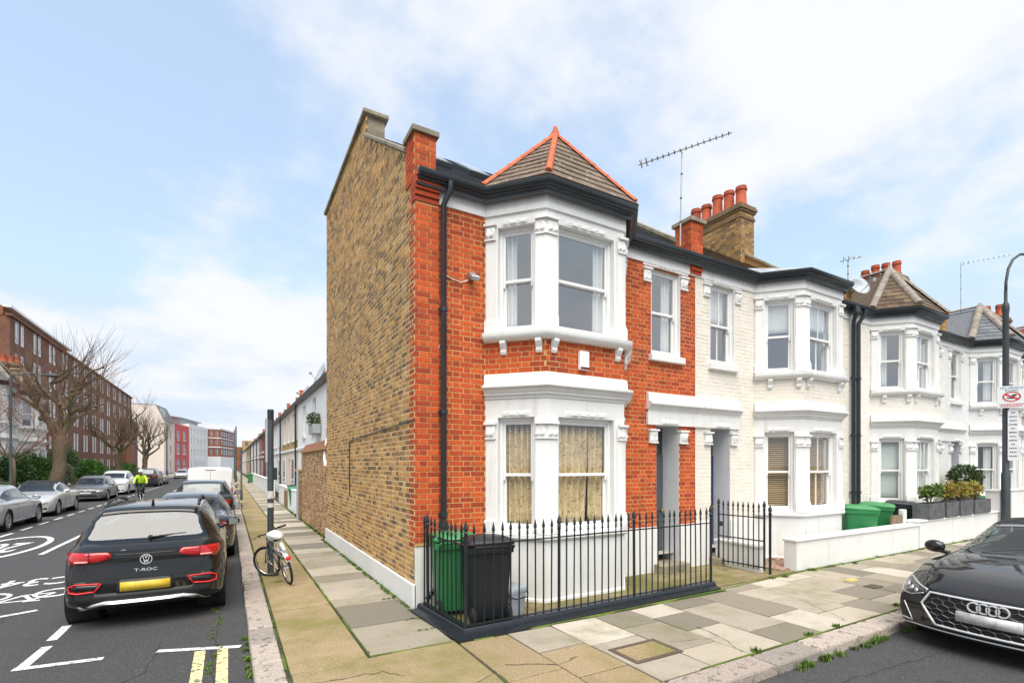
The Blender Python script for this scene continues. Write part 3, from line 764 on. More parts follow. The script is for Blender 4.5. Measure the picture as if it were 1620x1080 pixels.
t = MB(); t.hexa([(X1+0.003,7.0,6.0),(X1+0.28,7.0,6.0),(X1+0.28,9.45,6.0),(X1+0.003,9.45,6.0),(X1+0.003,7.0,6.54),(X1+0.28,7.0,6.54),(X1+0.28,9.45,8.20),(X1+0.003,9.45,8.20)]); t.build('parapet', M_stone, gw)
t = MB(); t.box(X1+0.003, X1+0.36, 9.44, 9.8, 8.0, 8.60); t.build('kneeler', M_stone, gw)
# corner pier above the eaves, corbelled forward
brick_pier(H, X1-0.012, X1+0.30, YF-0.03, YF+0.34, 5.96, 6.62, M_red, M_grout, M_stone, cast=0.04)
for k in range(5):
    t = MB(); e = 0.05 + 0.022*k; t.box(X1-0.014, X1+0.345, YF-e, YF+0.1, 5.66+0.0762*k+0.005, 5.66+0.0762*(k+1)-0.004); t.build('corbel_course', M_red, H)
t = MB(); t.box(X1+0.003, X1+0.34, YF-0.036, YF+0.1, 0.87, 5.66); jo = MB(); po = t.build('corner_pier', M_grout, H)
ps = Seg((X1-0.003, YF-0.036), (X1+0.34, YF-0.036))
for u0, u1, za, zb, fl, stt in brickwork(ps, 0.88, 5.66, [], rng): brick_geo(jo, ps, u0, u1, za, zb, 0.006)
stuff(jo, 'brickwork', M_red, po)
# black cable and old pipe line on the gable
t = MB(); t.tube([(X1-0.02, YF+0.02, 2.62), (X1-0.02, 9.0, 2.56), (X1-0.02, 10.75, 2.5), (X1-0.02, 10.8, 2.46), (X1-0.02, 10.8, 1.35)], 0.010, 6); t.tube([(X1-0.02, YF-0.03, 2.62), (X1+0.36, YF-0.03, 2.61)], 0.010, 6); t.build('cable', M_pvc, gw)
# downpipes, camera, alarm box
downpipe(H, [(X1+0.46,YF-0.19,5.97),(X1+0.46,YF-0.19,5.86),(X1+0.40,YF-0.08,5.68),(X1+0.40,YF-0.08,0.15)])
t = MB(); t.tube([(X1+0.33,YF-0.02,2.6),(X1+0.31,YF-0.02,3.2),(X1+0.33,YF-0.02,3.62),(X1+0.36,YF-0.03,3.7)], 0.006, 5); t.build('wire', M_white2, H)
t = MB(); t.box(X1+0.80, X1+0.90, YF-0.10, YF-0.01, 4.72, 4.80); t.lathe([(0.0,-0.06),(0.035,-0.06),(0.04,0.06),(0.0,0.06)], 10, (X1+0.86, YF-0.13, 4.72), 'x'); t.build('security_light', M_steel, H)
t = MB(); t.tube([(X1+0.44,YF-0.02,4.72),(X1+0.55,YF-0.02,4.68),(X1+0.7,YF-0.02,4.66),(X1+0.82,YF-0.03,4.71)], 0.006, 5); t.build('wire', M_white2, H)
fs = h1[1][1]; t = MB(); fs.box(t, 0.56, 0.74, 3.42, 3.70, 0.005, 0.07); ab = t.build('alarm_box', M_white2, H, bev=0.012)
t = MB(); fs.box(t, 0.57, 0.73, 3.425, 3.46, 0.07, 0.074); t.build('alarm_strip', mat('dark_red_plastic', (0.12, 0.01, 0.015), 0.4), ab)
sB1 = h1[2]
downpipe(h2[0], [(xs[2]-0.02,YF-0.2,5.96),(xs[2]-0.02,YF-0.2,5.85),(xs[2]+0.06,YF-0.09,5.6),(xs[2]+0.06,YF-0.09,0.1)], 0.05)
downpipe(h3[0], [(xs[2]+0.40,YF-0.2,5.96),(xs[2]+0.40,YF-0.2,5.85),(xs[2]+0.30,YF-0.09,5.6),(xs[2]+0.30,YF-0.09,0.1)], 0.05)
t = MB(); t.box(xs[2]-0.12, xs[2]+0.08, YF-0.25, YF-0.08, 5.80, 5.97); t.build('hopper', M_pvc, h2[0], bev=0.02)
# roof lights on the end house
for x in (2.85, 3.65):
    t = MB(); p0 = 7.9; z = 6.06+0.735*(p0-6.5)
    t.hexa([(x,p0,z),(x+0.5,p0,z),(x+0.5,p0+0.7,z+0.504),(x,p0+0.7,z+0.504),(x,p0-0.03,z+0.09),(x+0.5,p0-0.03,z+0.09),(x+0.5,p0+0.67,z+0.594),(x,p0+0.67,z+0.594)])
    o = t.build('roof_light', M_pvc, H, bev=0.01)
    t = MB(); t.hexa([(x+0.05,p0+0.02,z+0.097),(x+0.45,p0+0.02,z+0.097),(x+0.45,p0+0.62,z+0.57),(x+0.05,p0+0.62,z+0.57),(x+0.05,p0+0.02,z+0.13),(x+0.45,p0+0.02,z+0.13),(x+0.45,p0+0.62,z+0.60),(x+0.05,p0+0.62,z+0.60)]); t.build('pane', M_glass, o)
# party walls with piers and chimneys
def party(h, x, m=M_stone):
    parapet(h, x-0.14, 0.28, [(YF+0.3, 6.45), (YF+1.8, 7.55), (10.9, 9.5)], m, M_stone)
party(H, xs[1]); brick_pier(H, xs[1]-0.18, xs[1]+0.16, YF-0.05, YF+0.34, 5.94, 6.74, M_red, M_grout, M_stone, cast=0.05)
for k in range(3):
    t = MB(); t.box(xs[1]-0.18, xs[1]+0.14, YF-0.04-0.03*k, YF+0.05, 5.72+0.075*k, 5.72+0.075*(k+1)-0.006); t.build('corbel_course', M_red, H)
party(h2[0], xs[2], M_stock); brick_pier(h2[0], xs[2]-0.15, xs[2]+0.15, YF-0.0, YF+0.34, 6.0, 6.55, M_stock, M_groutg, M_stone)
chimney(h2[0], xs[2]-0.38, xs[2]+0.26, 9.4, 11.5, 7.0, 9.85, 5, M_stockd, M_grouts, 0.17, 0.66)
party(h3[0], xs[3]); chimney(h3[0], xs[3]-0.3, xs[3]+0.3, 7.75, 9.0, 6.6, 8.3, 4, M_stock, M_groutg)
brick_pier(h3[0], xs[3]-0.17, xs[3]+0.17, YF, YF+0.34, 5.96, 6.75, M_stock, M_groutg, M_terra)
party(h4[0], xs[4]); chimney(h4[0], xs[4]-0.3, xs[4]+0.3, 6.75, 7.5, 6.2, 7.5, 2, M_stock, M_groutg)
t = MB(); cx = xs[4]+2.47; t.box(cx-0.05, cx+0.05, YF+0.09, YF+0.19, 7.5, 8.15); t.box(cx-0.19, cx+0.19, YF+0.10, YF+0.18, 7.86, 7.96); t.ball((cx, YF+0.14, 8.19), 0.06)
for q in (-0.21, 0.21): t.ball((cx+q, YF+0.14, 7.91), 0.06)
t.build('cross_finial', M_terra, h5[0], bev=0.01)
t = MB(); t.box(xs[4], xs[4]+HW, YF-0.06, YF-0.03, 0.0, 0.95); t.build('clay_base', mat('clay_render', (0.32, 0.13, 0.07), 0.7, nz=(5, .1)), h5[0])

# --- curtains and blinds behind the panes
M_pat = mat('patterned_beige_curtain', (0.74, 0.58, 0.34), 0.9, nz=(8, 0.12), dirt=[((0.30, 0.19, 0.07), 26.0, 0.55, 0.60, 0.85), ((0.45, 0.32, 0.15), 5.0, 0.5, 0.6, 0.4)], streak=((0.22, 0.13, 0.045), 26.0, 1.0))
M_blind = mat('wooden_blind', (0.70, 0.48, 0.26), 0.6, nz=(20, 0.1))
M_wblind = mat('white_blind', (0.75, 0.75, 0.73), 0.6)
sg = h1[1]; Lc, Lf = h1[4]
curtain(sg[0], 0.22, 0.745, 0.95, 2.6, -0.22, M_pat, 'gold patterned curtain in the ground floor side window of the red brick bay', waves=6)
curtain(sg[1], 0.24, 0.95, 0.95, 2.6, -0.22, M_pat, 'gold patterned curtain filling the left of the ground floor front bay window', waves=6, gather=0.1)
curtain(sg[1], 0.93, Lf-0.22, 0.95, 2.6, -0.24, M_pat, 'gold patterned curtain at the right of the ground floor front bay window', waves=3)
curtain(sg[0], 0.28, 0.44, 3.9, 5.5, -0.22, M_net, 'white curtain in the upstairs side window of the red brick bay', waves=2.5)
curtain(sg[1], Lf-0.48, Lf-0.24, 3.9, 5.5, -0.22, M_net, 'white curtain at the right of the upstairs front window of the red brick bay', waves=3)
a, b = h1[3]; curtain(h1[2], b-0.30, b-0.04, 4.0, 5.62, -0.22, M_net, 'white curtain in the narrow upstairs window above the red brick door', waves=3)
a, b = h2[3]; curtain(h2[2], a+0.05, b-0.05, 4.95, 5.62, -0.22, M_net, 'white half curtain in the upstairs window over the blue door', waves=5, amp=0.012)
def blind(seg, u0, u1, z0, z1, o, m, label, pitch=0.05, name='blind'):
    mb = MB(); z = z0
    while z < z1:
        mb.hexa([seg.pt(u0, o+0.018, z), seg.pt(u1, o+0.018, z), seg.pt(u1, o-0.018, z+0.022), seg.pt(u0, o-0.018, z+0.022), seg.pt(u0, o+0.018, z+0.004), seg.pt(u1, o+0.018, z+0.004), seg.pt(u1, o-0.018, z+0.026), seg.pt(u0, o-0.018, z+0.026)]); z += pitch
    seg.box(mb, u0, u1, z1, z1+0.05, o-0.025, o+0.025)
    return setp(mb.build(name, m), label, 'blind')
s2 = h2[1]; Lc, Lf = h2[4]
blind(s2[0], 0.24, 0.73, 1.05, 2.58, -0.26, M_blind, 'wooden slatted blind in the left ground floor window of the cream bay', 0.042)
blind(s2[1], 0.25, Lf-0.25, 1.05, 2.58, -0.26, M_blind, 'wooden slatted blind in the front ground floor window of the cream bay', 0.042)
curtain(s2[0], 0.23, 0.74, 4.85, 5.45, -0.22, M_net, 'white roman blind half down in the upstairs left window of the cream bay', amp=0.008, waves=3, name='blind', cat='blind')
curtain(s2[1], 0.25, Lf-0.25, 4.95, 5.45, -0.22, M_net, 'white half curtain in the upstairs front window of the cream bay', amp=0.012, waves=7)
s3 = h3[1]
M_frost = mat('pale_roller_blind', (0.60, 0.63, 0.60), 0.8)
curtain(s3[0], 0.23, 0.74, 1.05, 2.6, -0.24, M_frost, 'pale roller blind in the left ground floor window of the brown roofed bay', amp=0.002, waves=1, name='blind', cat='blind')
curtain(s3[1], 0.25, Lf-0.25, 1.05, 2.6, -0.24, M_frost, 'pale roller blind in the front ground floor window of the brown roofed bay', amp=0.002, waves=1, name='blind', cat='blind')
curtain(s3[0], 0.27, 0.45, 4.0, 5.45, -0.22, M_net, 'cream curtain in the upstairs left window of the brown roofed bay', waves=3)
curtain(s3[1], 0.30, 0.9, 4.0, 5.45, -0.22, M_net, 'white curtain in the upstairs front window of the brown roofed bay', waves=6)
s4 = h4[1]
curtain(s4[0], 0.46, 0.69, 4.0, 5.45, -0.22, M_net, 'pale curtain in the upstairs left window under the slate hipped roof', waves=3)
curtain(s4[0], 0.46, 0.69, 1.0, 2.6, -0.22, M_net, 'pale curtain in the downstairs left window under the slate hipped roof', waves=3)
s5 = h5[1]
blind(s5[0], 0.26, 0.70, 1.05, 2.58, -0.24, M_wblind, 'white shutter slats in the downstairs window of the red roofed house', 0.06)
blind(s5[0], 0.26, 0.70, 4.0, 5.42, -0.24, M_wblind, 'white shutter slats in the upstairs window of the red roofed house', 0.06)
# ------------------------------------------------------------------ ground, roads, pavements
M_ground = mat('dull_ground', (0.10, 0.10, 0.09), 0.95, nz=(0.3, 0.2))
M_asph = mat('asphalt', (0.055, 0.055, 0.057), 0.85, nz=(85, 0.60), dirt=[((0.030, 0.030, 0.032), 0.35, 0.5, 0.72, 0.5), ((0.26, 0.26, 0.25), 42.0, 0.64, 0.68, 0.8), ((0.012, 0.012, 0.014), 30.0, 0.60, 0.66, 0.7), ((0.085, 0.09, 0.05), 0.5, 0.60, 0.8, 0.4)], bump=(90, 0.9))
M_paint = mat('white_road_paint', (0.74, 0.74, 0.72), 0.7, nz=(5, 0.06), wear=(26, 0.40, 0.47, (0.13, 0.13, 0.13)))
M_yel = mat('yellow_road_paint', (0.80, 0.68, 0.33), 0.7, nz=(5, 0.08), wear=(18, 0.41, 0.48, (0.11, 0.11, 0.10)))
M_joint = mat('mossy_joint', (0.050, 0.048, 0.028), 0.95, nz=(4, 0.3), dirt=((0.085, 0.14, 0.018), 1.2, 0.50, 0.66, 0.9), bump=(60, 0.8))
M_slab = mat('york_stone_slab', None, 0.85, pal=[(0.35,0.305,0.245),(0.23,0.20,0.16),(0.41,0.36,0.29),(0.27,0.235,0.185),(0.48,0.43,0.36),(0.31,0.27,0.21),(0.37,0.32,0.25),(0.20,0.175,0.14)], vary=0.07, nz=(80, 0.24), dirt=[((0.19, 0.165, 0.10), 1.6, 0.50, 0.72, 0.5), ((0.15, 0.15, 0.05), 1.2, 0.53, 0.70, 0.6), ((0.08, 0.065, 0.05), 13, 0.64, 0.70, 0.55)], bump=(50, 0.6), wave=None)
M_conc = mat('buff_concrete_slab', None, 0.9, pal=[(0.30,0.222,0.128),(0.325,0.242,0.142),(0.275,0.205,0.118),(0.31,0.232,0.132)], vary=0.06, nz=(75, 0.42), dirt=[((0.185, 0.165, 0.045), 0.85, 0.44, 0.62, 0.85), ((0.10, 0.075, 0.04), 1.9, 0.60, 0.75, 0.6), ((0.52, 0.43, 0.28), 34, 0.60, 0.66, 0.6)], bump=(45, 1.0))
M_kerb = mat('granite_kerb', None, 0.8, pal=[(0.36,0.30,0.26),(0.32,0.27,0.235),(0.40,0.34,0.295),(0.29,0.25,0.22)], vary=0.08, nz=(80, 0.42), dirt=[((0.13, 0.11, 0.09), 7.0, 0.55, 0.62, 0.85), ((0.12, 0.13, 0.04), 1.4, 0.58, 0.75, 0.4)], bump=(35, 0.9))
M_iron = mat('rusty_cast_iron', (0.13, 0.10, 0.075), 0.8, metal=0.4, nz=(30, 0.3), bump=(60, 0.5))
ZR = -0.10
t = MB(); t.add([(-900,-500,ZR-0.03),(900,-500,ZR-0.03),(900,1500,ZR-0.03),(-900,1500,ZR-0.03)], [(0,1,2,3)]); setp(t.build('ground', M_ground), kind='structure')
t = MB()
def rsheet(mb, x0, x1, y0, y1, z, s_=2.0):
    mb.add([(x0,y0,z),(x1,y0,z),(x1,y1,z),(x0,y1,z)], [(0,1,2,3)])
rsheet(t, -8.25, 0.22, -60, 480, ZR); rsheet(t, 0.22, 120, -60, 2.97, ZR)
t.add([(0.22, 2.97, ZR), (2.2, 2.97, ZR), (1.3, 3.2, ZR), (0.65, 3.75, ZR), (0.22, 4.9, ZR)], [(0,1,2,3,4)])
road = setp(t.build('road', M_asph), kind='structure')

def slab_obj(poly, m, parent, top=0.0, th=0.06, name='paving_slab', rng=None, e=0.006):
    """one stone with arrissed edges; poly is its plan"""
    rng = rng or RND; dz = [rng.uniform(-0.004, 0.004) for _ in poly]; n = len(poly)
    cx = sum(p[0] for p in poly)/n; cy = sum(p[1] for p in poly)/n
    def ins(p, k):
        d = Vector((cx-p[0], cy-p[1])); L_ = max(d.length, 1e-3); return (p[0]+d.x/L_*k, p[1]+d.y/L_*k)
    j = MB(); vs_ = [(p[0], p[1], top-th) for p in poly] + [(p[0], p[1], top-e+z) for p, z in zip(poly, dz)] + [(*ins(p, e*1.6), top+z) for p, z in zip(poly, dz)]
    fs = [(i, (i+1) % n, n+(i+1) % n, n+i) for i in range(n)] + [(n+i, n+(i+1) % n, 2*n+(i+1) % n, 2*n+i) for i in range(n)] + [tuple(range(2*n, 3*n))]
    j.add([(a-cx, b-cy, c) for a, b, c in vs_], fs)
    return link(name, j.mesh(name, m), parent, loc=(cx, cy, 0))
def rect(x0, x1, y0, y1, g=0.012): return [(x0+g/2, y0+g/2), (x1-g/2, y0+g/2), (x1-g/2, y1-g/2), (x0+g/2, y1-g/2)]
rng = random.Random(21)
# bedding under the stones (mossy joints) for the corner pavement
pv = MB()
def flat(mb, pts, z): mb.add([(x, y, z) for x, y in pts], [tuple(range(len(pts)))])
corner = [(2.2, 2.97), (1.3, 3.2), (0.65, 3.75), (0.22, 4.9)]
poly = [(120, 2.97), (120, 6.6), (2.24, 6.6), (2.24, 14.0), (2.8, 14.0), (2.8, 300), (0.22, 300)] + corner[::-1]
flat(pv, poly, -0.014)
pave = setp(pv.build('pavement', M_joint), kind='structure')
# left street: kerb stones, buff bays, stone slabs
kb = MB(); kb2 = MB()
y = 4.95; i = 0
while y < 60:
    L_ = rng.uniform(0.75, 1.15)
    if i < 3: L_ = 0.62
    if y < 36: slab_obj(rect(0.20 + rng.uniform(-.006, .006), 0.485, y, y+L_, 0.014), M_kerb, pave, top=0.004, th=0.2, name='kerb_stone', rng=rng, e=0.018)
    else: kb.box(0.20, 0.485, y+0.006, y+L_-0.006, -0.2, 0.004)
    y += L_; i += 1
kb.box(0.20, 0.485, y, 300, -0.2, 0.003)
stuff(kb, 'far_kerb', M_kerb, pave)
y = 5.15
while y < 62:
    L_ = rng.uniform(1.9, 2.5); slab_obj(rect(0.50, 1.27, y, y+L_, 0.028), M_conc, pave, name='concrete_bay', rng=rng, top=-0.002); y += L_
t = MB(); t.box(0.50, 1.27, y, 300, -0.1, -0.003); t.build('far_footway', M_conc, pave)
y = 5.22; 
while y < 44:
    L_ = rng.choice([0.45, 0.6, 0.6, 0.75, 0.9]); 
    if y < 8.5: L_ = rng.choice([0.42, 0.5, 0.6])
    xb = 2.22 if y < 13.5 else 2.3
    slab_obj(rect(1.285, xb, y, y+L_, 0.020), M_slab, pave, rng=rng); y += L_
t = MB(); t.box(1.285, 2.4, y, 300, -0.1, -0.003); t.build('far_footway', M_slab, pave)
# corner: curved granite kerb and buff concrete
def arc(a0, a1, r, n, c=(2.2, 4.95)): return [(c[0]+r*cos(radians(a0+(a1-a0)*k/n)), c[1]+r*sin(radians(a0+(a1-a0)*k/n))) for k in range(n+1)]
for k in range(5):
    a, b = 180+18*k+0.4, 180+18*(k+1)-0.4
    slab_obj(arc(a, b, 2.0, 3) + arc(b, a, 1.70, 3), M_kerb, pave, top=0.003, th=0.2, name='kerb_stone', rng=rng, e=0.015)
slab_obj([(0.52, 4.95), *arc(188, 228, 1.68, 3), (2.215, 4.22), (2.225, 5.205), (0.52, 5.135)], M_conc, pave, name='concrete_bay', rng=rng)
slab_obj([*arc(229, 268, 1.68, 3), (2.215, 4.20)], M_conc, pave, name='concrete_bay', rng=rng)
# right street: granite kerb then slabs in columns across the footway
x = 2.22; i = 0
while x < 40:
    L_ = rng.uniform(0.8, 1.3); slab_obj(rect(x, x+L_, 2.955 + rng.uniform(-.006, .006), 3.25, 0.014), M_kerb, pave, top=0.004, th=0.2, name='kerb_stone', rng=rng, e=0.02); x += L_
x = 2.24; i = 0
special = []
while x < 34:
    w_ = rng.choice([0.62, 0.7, 0.76, 0.85, 0.62]); yend = 5.10 if x < 6.8 else 5.30
    y = 3.265 - (0 if i % 2 else 0.0); first = True
    while y < yend - 0.05:
        L_ = rng.choice([0.55, 0.7, 0.85, 1.05])
        if first and i % 2: L_ = 0.45
        first = False
        y2 = y + L_
        if yend - y2 < 0.3: y2 = yend
        m = M_slab
        if x < 3.0 and y < 4.2: m = M_conc
        slab_obj(rect(x, x+w_, y, y2, 0.020), m, pave, rng=rng); y = y2
    x += w_; i += 1
t = MB(); t.box(34.02, 120, 3.26, 5.3, -0.1, -0.003); t.build('far_footway', M_slab, pave)
# inspection covers set in the footway
def cover(x0, x1, y0, y1, label, m_in, rz=0):
    o = thing('inspection_cover', ((x0+x1)/2, (y0+y1)/2, 0.004), label, 'manhole cover', rz=rz); a, b = (x1-x0)/2, (y1-y0)/2
    f = MB(); 
    for q in ((-a,a,-b,-b+0.05),(-a,a,b-0.05,b),(-a,-a+0.05,-b+0.05,b-0.05),(a-0.05,a,-b+0.05,b-0.05)): f.box(*q, -0.03, 0.008)
    f.build('frame', M_iron, o, local=True); f = MB(); f.box(-a+0.055, a-0.055, -b+0.055, b-0.055, -0.03, 0.006); f.build('lid', m_in, o, local=True)
cover(3.55, 4.22, 3.66, 4.10, 'rectangular iron framed cover with stone infill near the kerb', M_conc)
cover(9.05, 9.33, 3.98, 4.16, 'small rusty iron cover in the pale slabs by the white wall', M_iron)
t = MB(); t.box(9.25, 9.5, 4.42, 4.55, -0.01, 0.008); setp(t.build('utility_cover', mat('yellow_plastic', (0.55, 0.43, 0.12), 0.7, nz=(20, 0.1))), 'small faded yellow utility cover in the slabs by the white wall', 'utility cover')
# hairline cracks across slabs and tarmac
def crack(pts, w_, z, parent, m, seed):
    rr = random.Random(seed); P = []
    for (xa, ya), (xb, yb) in zip(pts[:-1], pts[1:]):
        n = max(3, int(sqrt((xb-xa)**2+(yb-ya)**2)/0.06))
        P += [(xa+(xb-xa)*k/n+rr.gauss(0, .012), ya+(yb-ya)*k/n+rr.gauss(0, .012)) for k in range(n)]
    rows = []
    for i in range(len(P)):
        a, b = P[max(0, i-1)], P[min(len(P)-1, i+1)]; d = Vector((b[0]-a[0], b[1]-a[1])).normalized(); n = Vector((d.y, -d.x))*w_*rr.uniform(.3, 1)
        rows.append([(P[i][0]-n.x, P[i][1]-n.y, z), (P[i][0]+n.x, P[i][1]+n.y, z)])
    q = MB(); q.grid(rows); q.build('crack', m, parent)
M_crack = mat('dark_crack', (0.035, 0.03, 0.022), .95)
crack([(4.75, 3.32), (4.95, 3.75), (5.02, 4.2)], .006, .0075, pave, M_crack, 1); crack([(4.3, 3.95), (4.95, 3.75)], .004, .0075, pave, M_crack, 2); crack([(2.4, 4.3), (2.9, 4.05), (3.2, 4.15)], .006, .0075, pave, M_crack, 3); crack([(0.7, 4.8), (1.3, 4.75), (1.5, 4.5)], .005, .0075, pave, M_crack, 4); crack([(6.9, 3.4), (7.3, 4.1), (7.5, 4.9)], .004, .0075, pave, M_crack, 5)
for k, pts in enumerate(([(-0.12, 5.2), (-0.17, 6.4), (-0.10, 7.6), (-0.16, 9)], [(-2.6, 5.5), (-2.45, 7.5), (-2.7, 9.6)], [(-1.2, 5.6), (-0.75, 6.2), (-0.68, 7.2)], [(3.4, 2.4), (5.2, 2.55), (7.4, 2.35)], [(-4.6, 9), (-4.4, 12), (-4.7, 15)])): crack(pts, .010, ZR+.0028, road, M_crack, 20+k)
M_patch = mat('tarmac_patch', (0.040, 0.040, 0.043), .85, nz=(85, .5), bump=(90, .8)); q = MB(); q.add([(-3.35, 5.2, ZR+.0026), (-2.55, 5.3, ZR+.0026), (-2.62, 8.2, ZR+.0026), (-3.4, 8.1, ZR+.0026)], [(0, 1, 2, 3)]); q.build('tarmac_patch', M_patch, road)
q = MB(); q.add([(4.2, 1.2, ZR+.0026), (6.0, 1.25, ZR+.0026), (6.05, 2.1, ZR+.0026), (4.25, 2.05, ZR+.0026)], [(0, 1, 2, 3)]); q.build('tarmac_patch', M_patch, road)
# far-side (left) pavement of the left street and its kerb
t = MB(); t.box(-11.2, -8.25, -40, 420, -0.12, 0.0); lp = setp(t.build('pavement', mat('grey_paving', (0.27, 0.25, 0.22), 0.9, nz=(1.2, 0.2))), kind='structure')
t = MB(); t.box(-8.25, -8.05, -40, 420, -0.2, 0.004); t.build('kerb', M_kerb, lp)
# --- painted markings: sheets 4 mm above the road
def mark(polys, name, m, z=0.004):
    mb = MB()
    for p in polys: flat(mb, p, ZR+z)
    return mb.build(name, m, road)
def bar(x0, y0, x1, y1, w_):
    d = Vector((x1-x0, y1-y0)).normalized(); n = Vector((d.y, -d.x))*w_/2
    return [(x0+n.x, y0+n.y), (x1+n.x, y1+n.y), (x1-n.x, y1-n.y), (x0-n.x, y0-n.y)]
y = 6.95
mark([bar(-1.86, 6.95, -1.82, 7.62, 0.10)], 'bay_marking', M_paint); mark([bar(-1.92, 6.92, -1.18, 6.84, 0.09)], 'bay_marking', M_paint, 0.007)
for a in (7.86, 8.95, 10.0, 11.05, 12.1, 13.2, 14.3, 15.4, 16.5, 17.6, 18.8, 20, 21.2, 22.4, 23.6, 25, 27, 29, 31, 33, 35): mark([bar(-1.84, a, -1.83, a+0.62, 0.10)], 'bay_marking', M_paint)
mark([bar(-0.70, 6.80, 0.12, 6.50, 0.085)], 'bay_marking', M_paint, 0.008)
mark([bar(-0.28, 3.0, -0.28, 6.58, 0.105)], 'yellow_line', M_yel); mark([bar(-0.06, 3.0, -0.06, 6.52, 0.105)], 'yellow_line', M_yel)
for k in range(26): mark([bar(-5.78, 16.3+1.75*k, -5.77, 17.3+1.75*k, 0.10)], 'bay_marking', M_paint)
for k in range(12): mark([bar(-3.83+0.01*k, 10.2+k*6.2-0.9, -3.82+0.01*k, 13.3+k*6.2-0.9+0.8, 0.11)] if k == 1 else [bar(-3.80, 9.2+k*6.2, -3.80, 12.4+k*6.2 if k else 11.2, 0.11)], 'centre_line', M_paint)
def ring(cx, cy, rx, ry, w_, n=48, a0=0, a1=360):
    out = []
    for k in range(n):
        a, b = radians(a0+(a1-a0)*k/n), radians(a0+(a1-a0)*(k+1)/n)
        out.append([(cx+rx*cos(a), cy+ry*sin(a)), (cx+rx*cos(b), cy+ry*sin(b)), (cx+(rx-w_)*cos(b), cy+(ry-w_*1.8)*sin(b)), (cx+(rx-w_)*cos(a), cy+(ry-w_*1.8)*sin(a))])
    return out
mark(ring(-4.95, 17.3, 0.80, 2.25, 0.13), 'speed_roundel', M_paint)
def road_text(body, cx, cy, w_, h_, rot, name):
    mt = Matrix.Translation((cx, cy, ZR+0.0045)) @ Matrix.Rotation(rot, 4, 'Z') @ Matrix.Diagonal((w_, h_, 1, 1))
    text_mesh(body, 1.0, M_paint, name, road, mt, local=False, extr=0.0, bold=0.012)
road_text('20', -4.95, 17.3, 0.78, 2.5, pi, 'speed_number')
road_text('C34', -2.95, 11.95, 0.62, 0.95, pi, 'route_number')
# cycle symbol (drawn for riders coming towards us)
cy_ = 10.78; cxx = -2.88; pol = ring(cxx+0.40, cy_+0.02, 0.27, 0.34, 0.055, 28) + ring(cxx-0.40, cy_+0.02, 0.27, 0.34, 0.055, 28)
B = lambda x0, y0, x1, y1, w_=0.06: pol.append(bar(cxx-x0, cy_-y0, cxx-x1, cy_-y1, w_))
B(-0.40,0.0,-0.22,0.42); B(-0.22,0.42,0.20,0.42); B(0.20,0.42,-0.03,0.0); B(-0.03,0.0,-0.40,0.0); B(-0.22,0.42,-0.03,0.0); B(0.17,0.52,0.40,0.0); B(0.14,0.60,0.30,0.62); B(-0.34,0.50,-0.14,0.50); B(-0.22,0.42,-0.24,0.50)
for i, p in enumerate(pol): pass
mark(pol[:56], 'cycle_symbol', M_paint, 0.004)
for i, p in enumerate(pol[56:]): mark([p], 'cycle_symbol', M_paint, 0.0045 + 0.0004*i)
mark([bar(-2.9, 9.35, -2.4, 9.6, 0.09), ], 'cycle_symbol', M_paint); 
# --- grass, moss and weeds in joints and along walls
M_grass = mat('bright_grass', None, 0.8, pal=[(0.09,0.165,0.02),(0.065,0.125,0.016),(0.13,0.20,0.03),(0.055,0.10,0.015)], vary=0.2)
M_moss = mat('green_moss', (0.105, 0.165, 0.02), 0.95, nz=(20, 0.3), bump=(90, 1.0), dirt=((0.15, 0.14, 0.03), 3, 0.5, 0.7, 0.6))
def tuft(mb, x, y, z, r, h_, n, rng):
    for _ in range(n):
        a = rng.uniform(0, 2*pi); d = rng.uniform(0, r); bx, by = x+d*cos(a), y+d*sin(a); b = rng.uniform(0, 2*pi); l = h_*rng.uniform(0.4, 1); w_ = 0.004 + 0.004*rng.random(); lean = rng.uniform(0.2, 0.9)*l
        ex, ey = bx+lean*cos(b), by+lean*sin(b); px, py = -sin(b)*w_, cos(b)*w_
        mb.add([(bx-px,by-py,z),(bx+px,by+py,z),((bx+ex)/2+px*.8,(by+ey)/2+py*.8,z+l*.75),((bx+ex)/2-px*.8,(by+ey)/2-py*.8,z+l*.75),(ex,ey,z+l*.85)], [(0,1,2,3),(3,2,4)])
gr = MB(); rng = random.Random(5)
for k in range(150): y = rng.uniform(6.5, 14.0); tuft(gr, X1-0.05-rng.uniform(0, .05), y, 0, 0.035, rng.uniform(0.015, 0.05), 12, rng)
for y in (6.2, 5.7, 7.3): [tuft(gr, X1-0.10-0.07*q, y+rng.uniform(-.02, .02), 0, 0.035, 0.03, 14, rng) for q in range(3)]
for k in range(26): tuft(gr, rng.choice([rng.uniform(5.2, 6.0), rng.uniform(6.2, 6.9), rng.uniform(5.0, 7.6)]), 2.93 + rng.uniform(-.03, .01), ZR, 0.05, rng.uniform(0.04, 0.10), 28, rng)
for k in range(40): tuft(gr, rng.uniform(9.3, 20), 5.31+rng.uniform(-.04, .0), 0, 0.06, rng.uniform(0.02, 0.07), 22, rng)
for k in range(14): tuft(gr, 0.19 + rng.uniform(-.03, 0.0), rng.uniform(5.2, 6.9), ZR, 0.04, 0.05, 30, rng)
for x, y in ((4.9, 3.27), (5.9, 3.28), (8.2, 3.35), (6.5, 3.27), (8.3, 5.25), (8.6, 5.2), (9.6, 5.25), (11, 5.2)): tuft(gr, x, y, 0, 0.06, 0.06, 50, rng)
for k in range(60): tuft(gr, rng.choice([0.49, 0.495, 1.277, 1.28]), rng.uniform(5.2, 22), -0.005, 0.03, 0.022, 16, rng)
for k in range(60): tuft(gr, rng.uniform(14.0, 24)*0+2.26, rng.uniform(14.0, 24), 0, 0.05, rng.uniform(.04, .1), 26, rng)
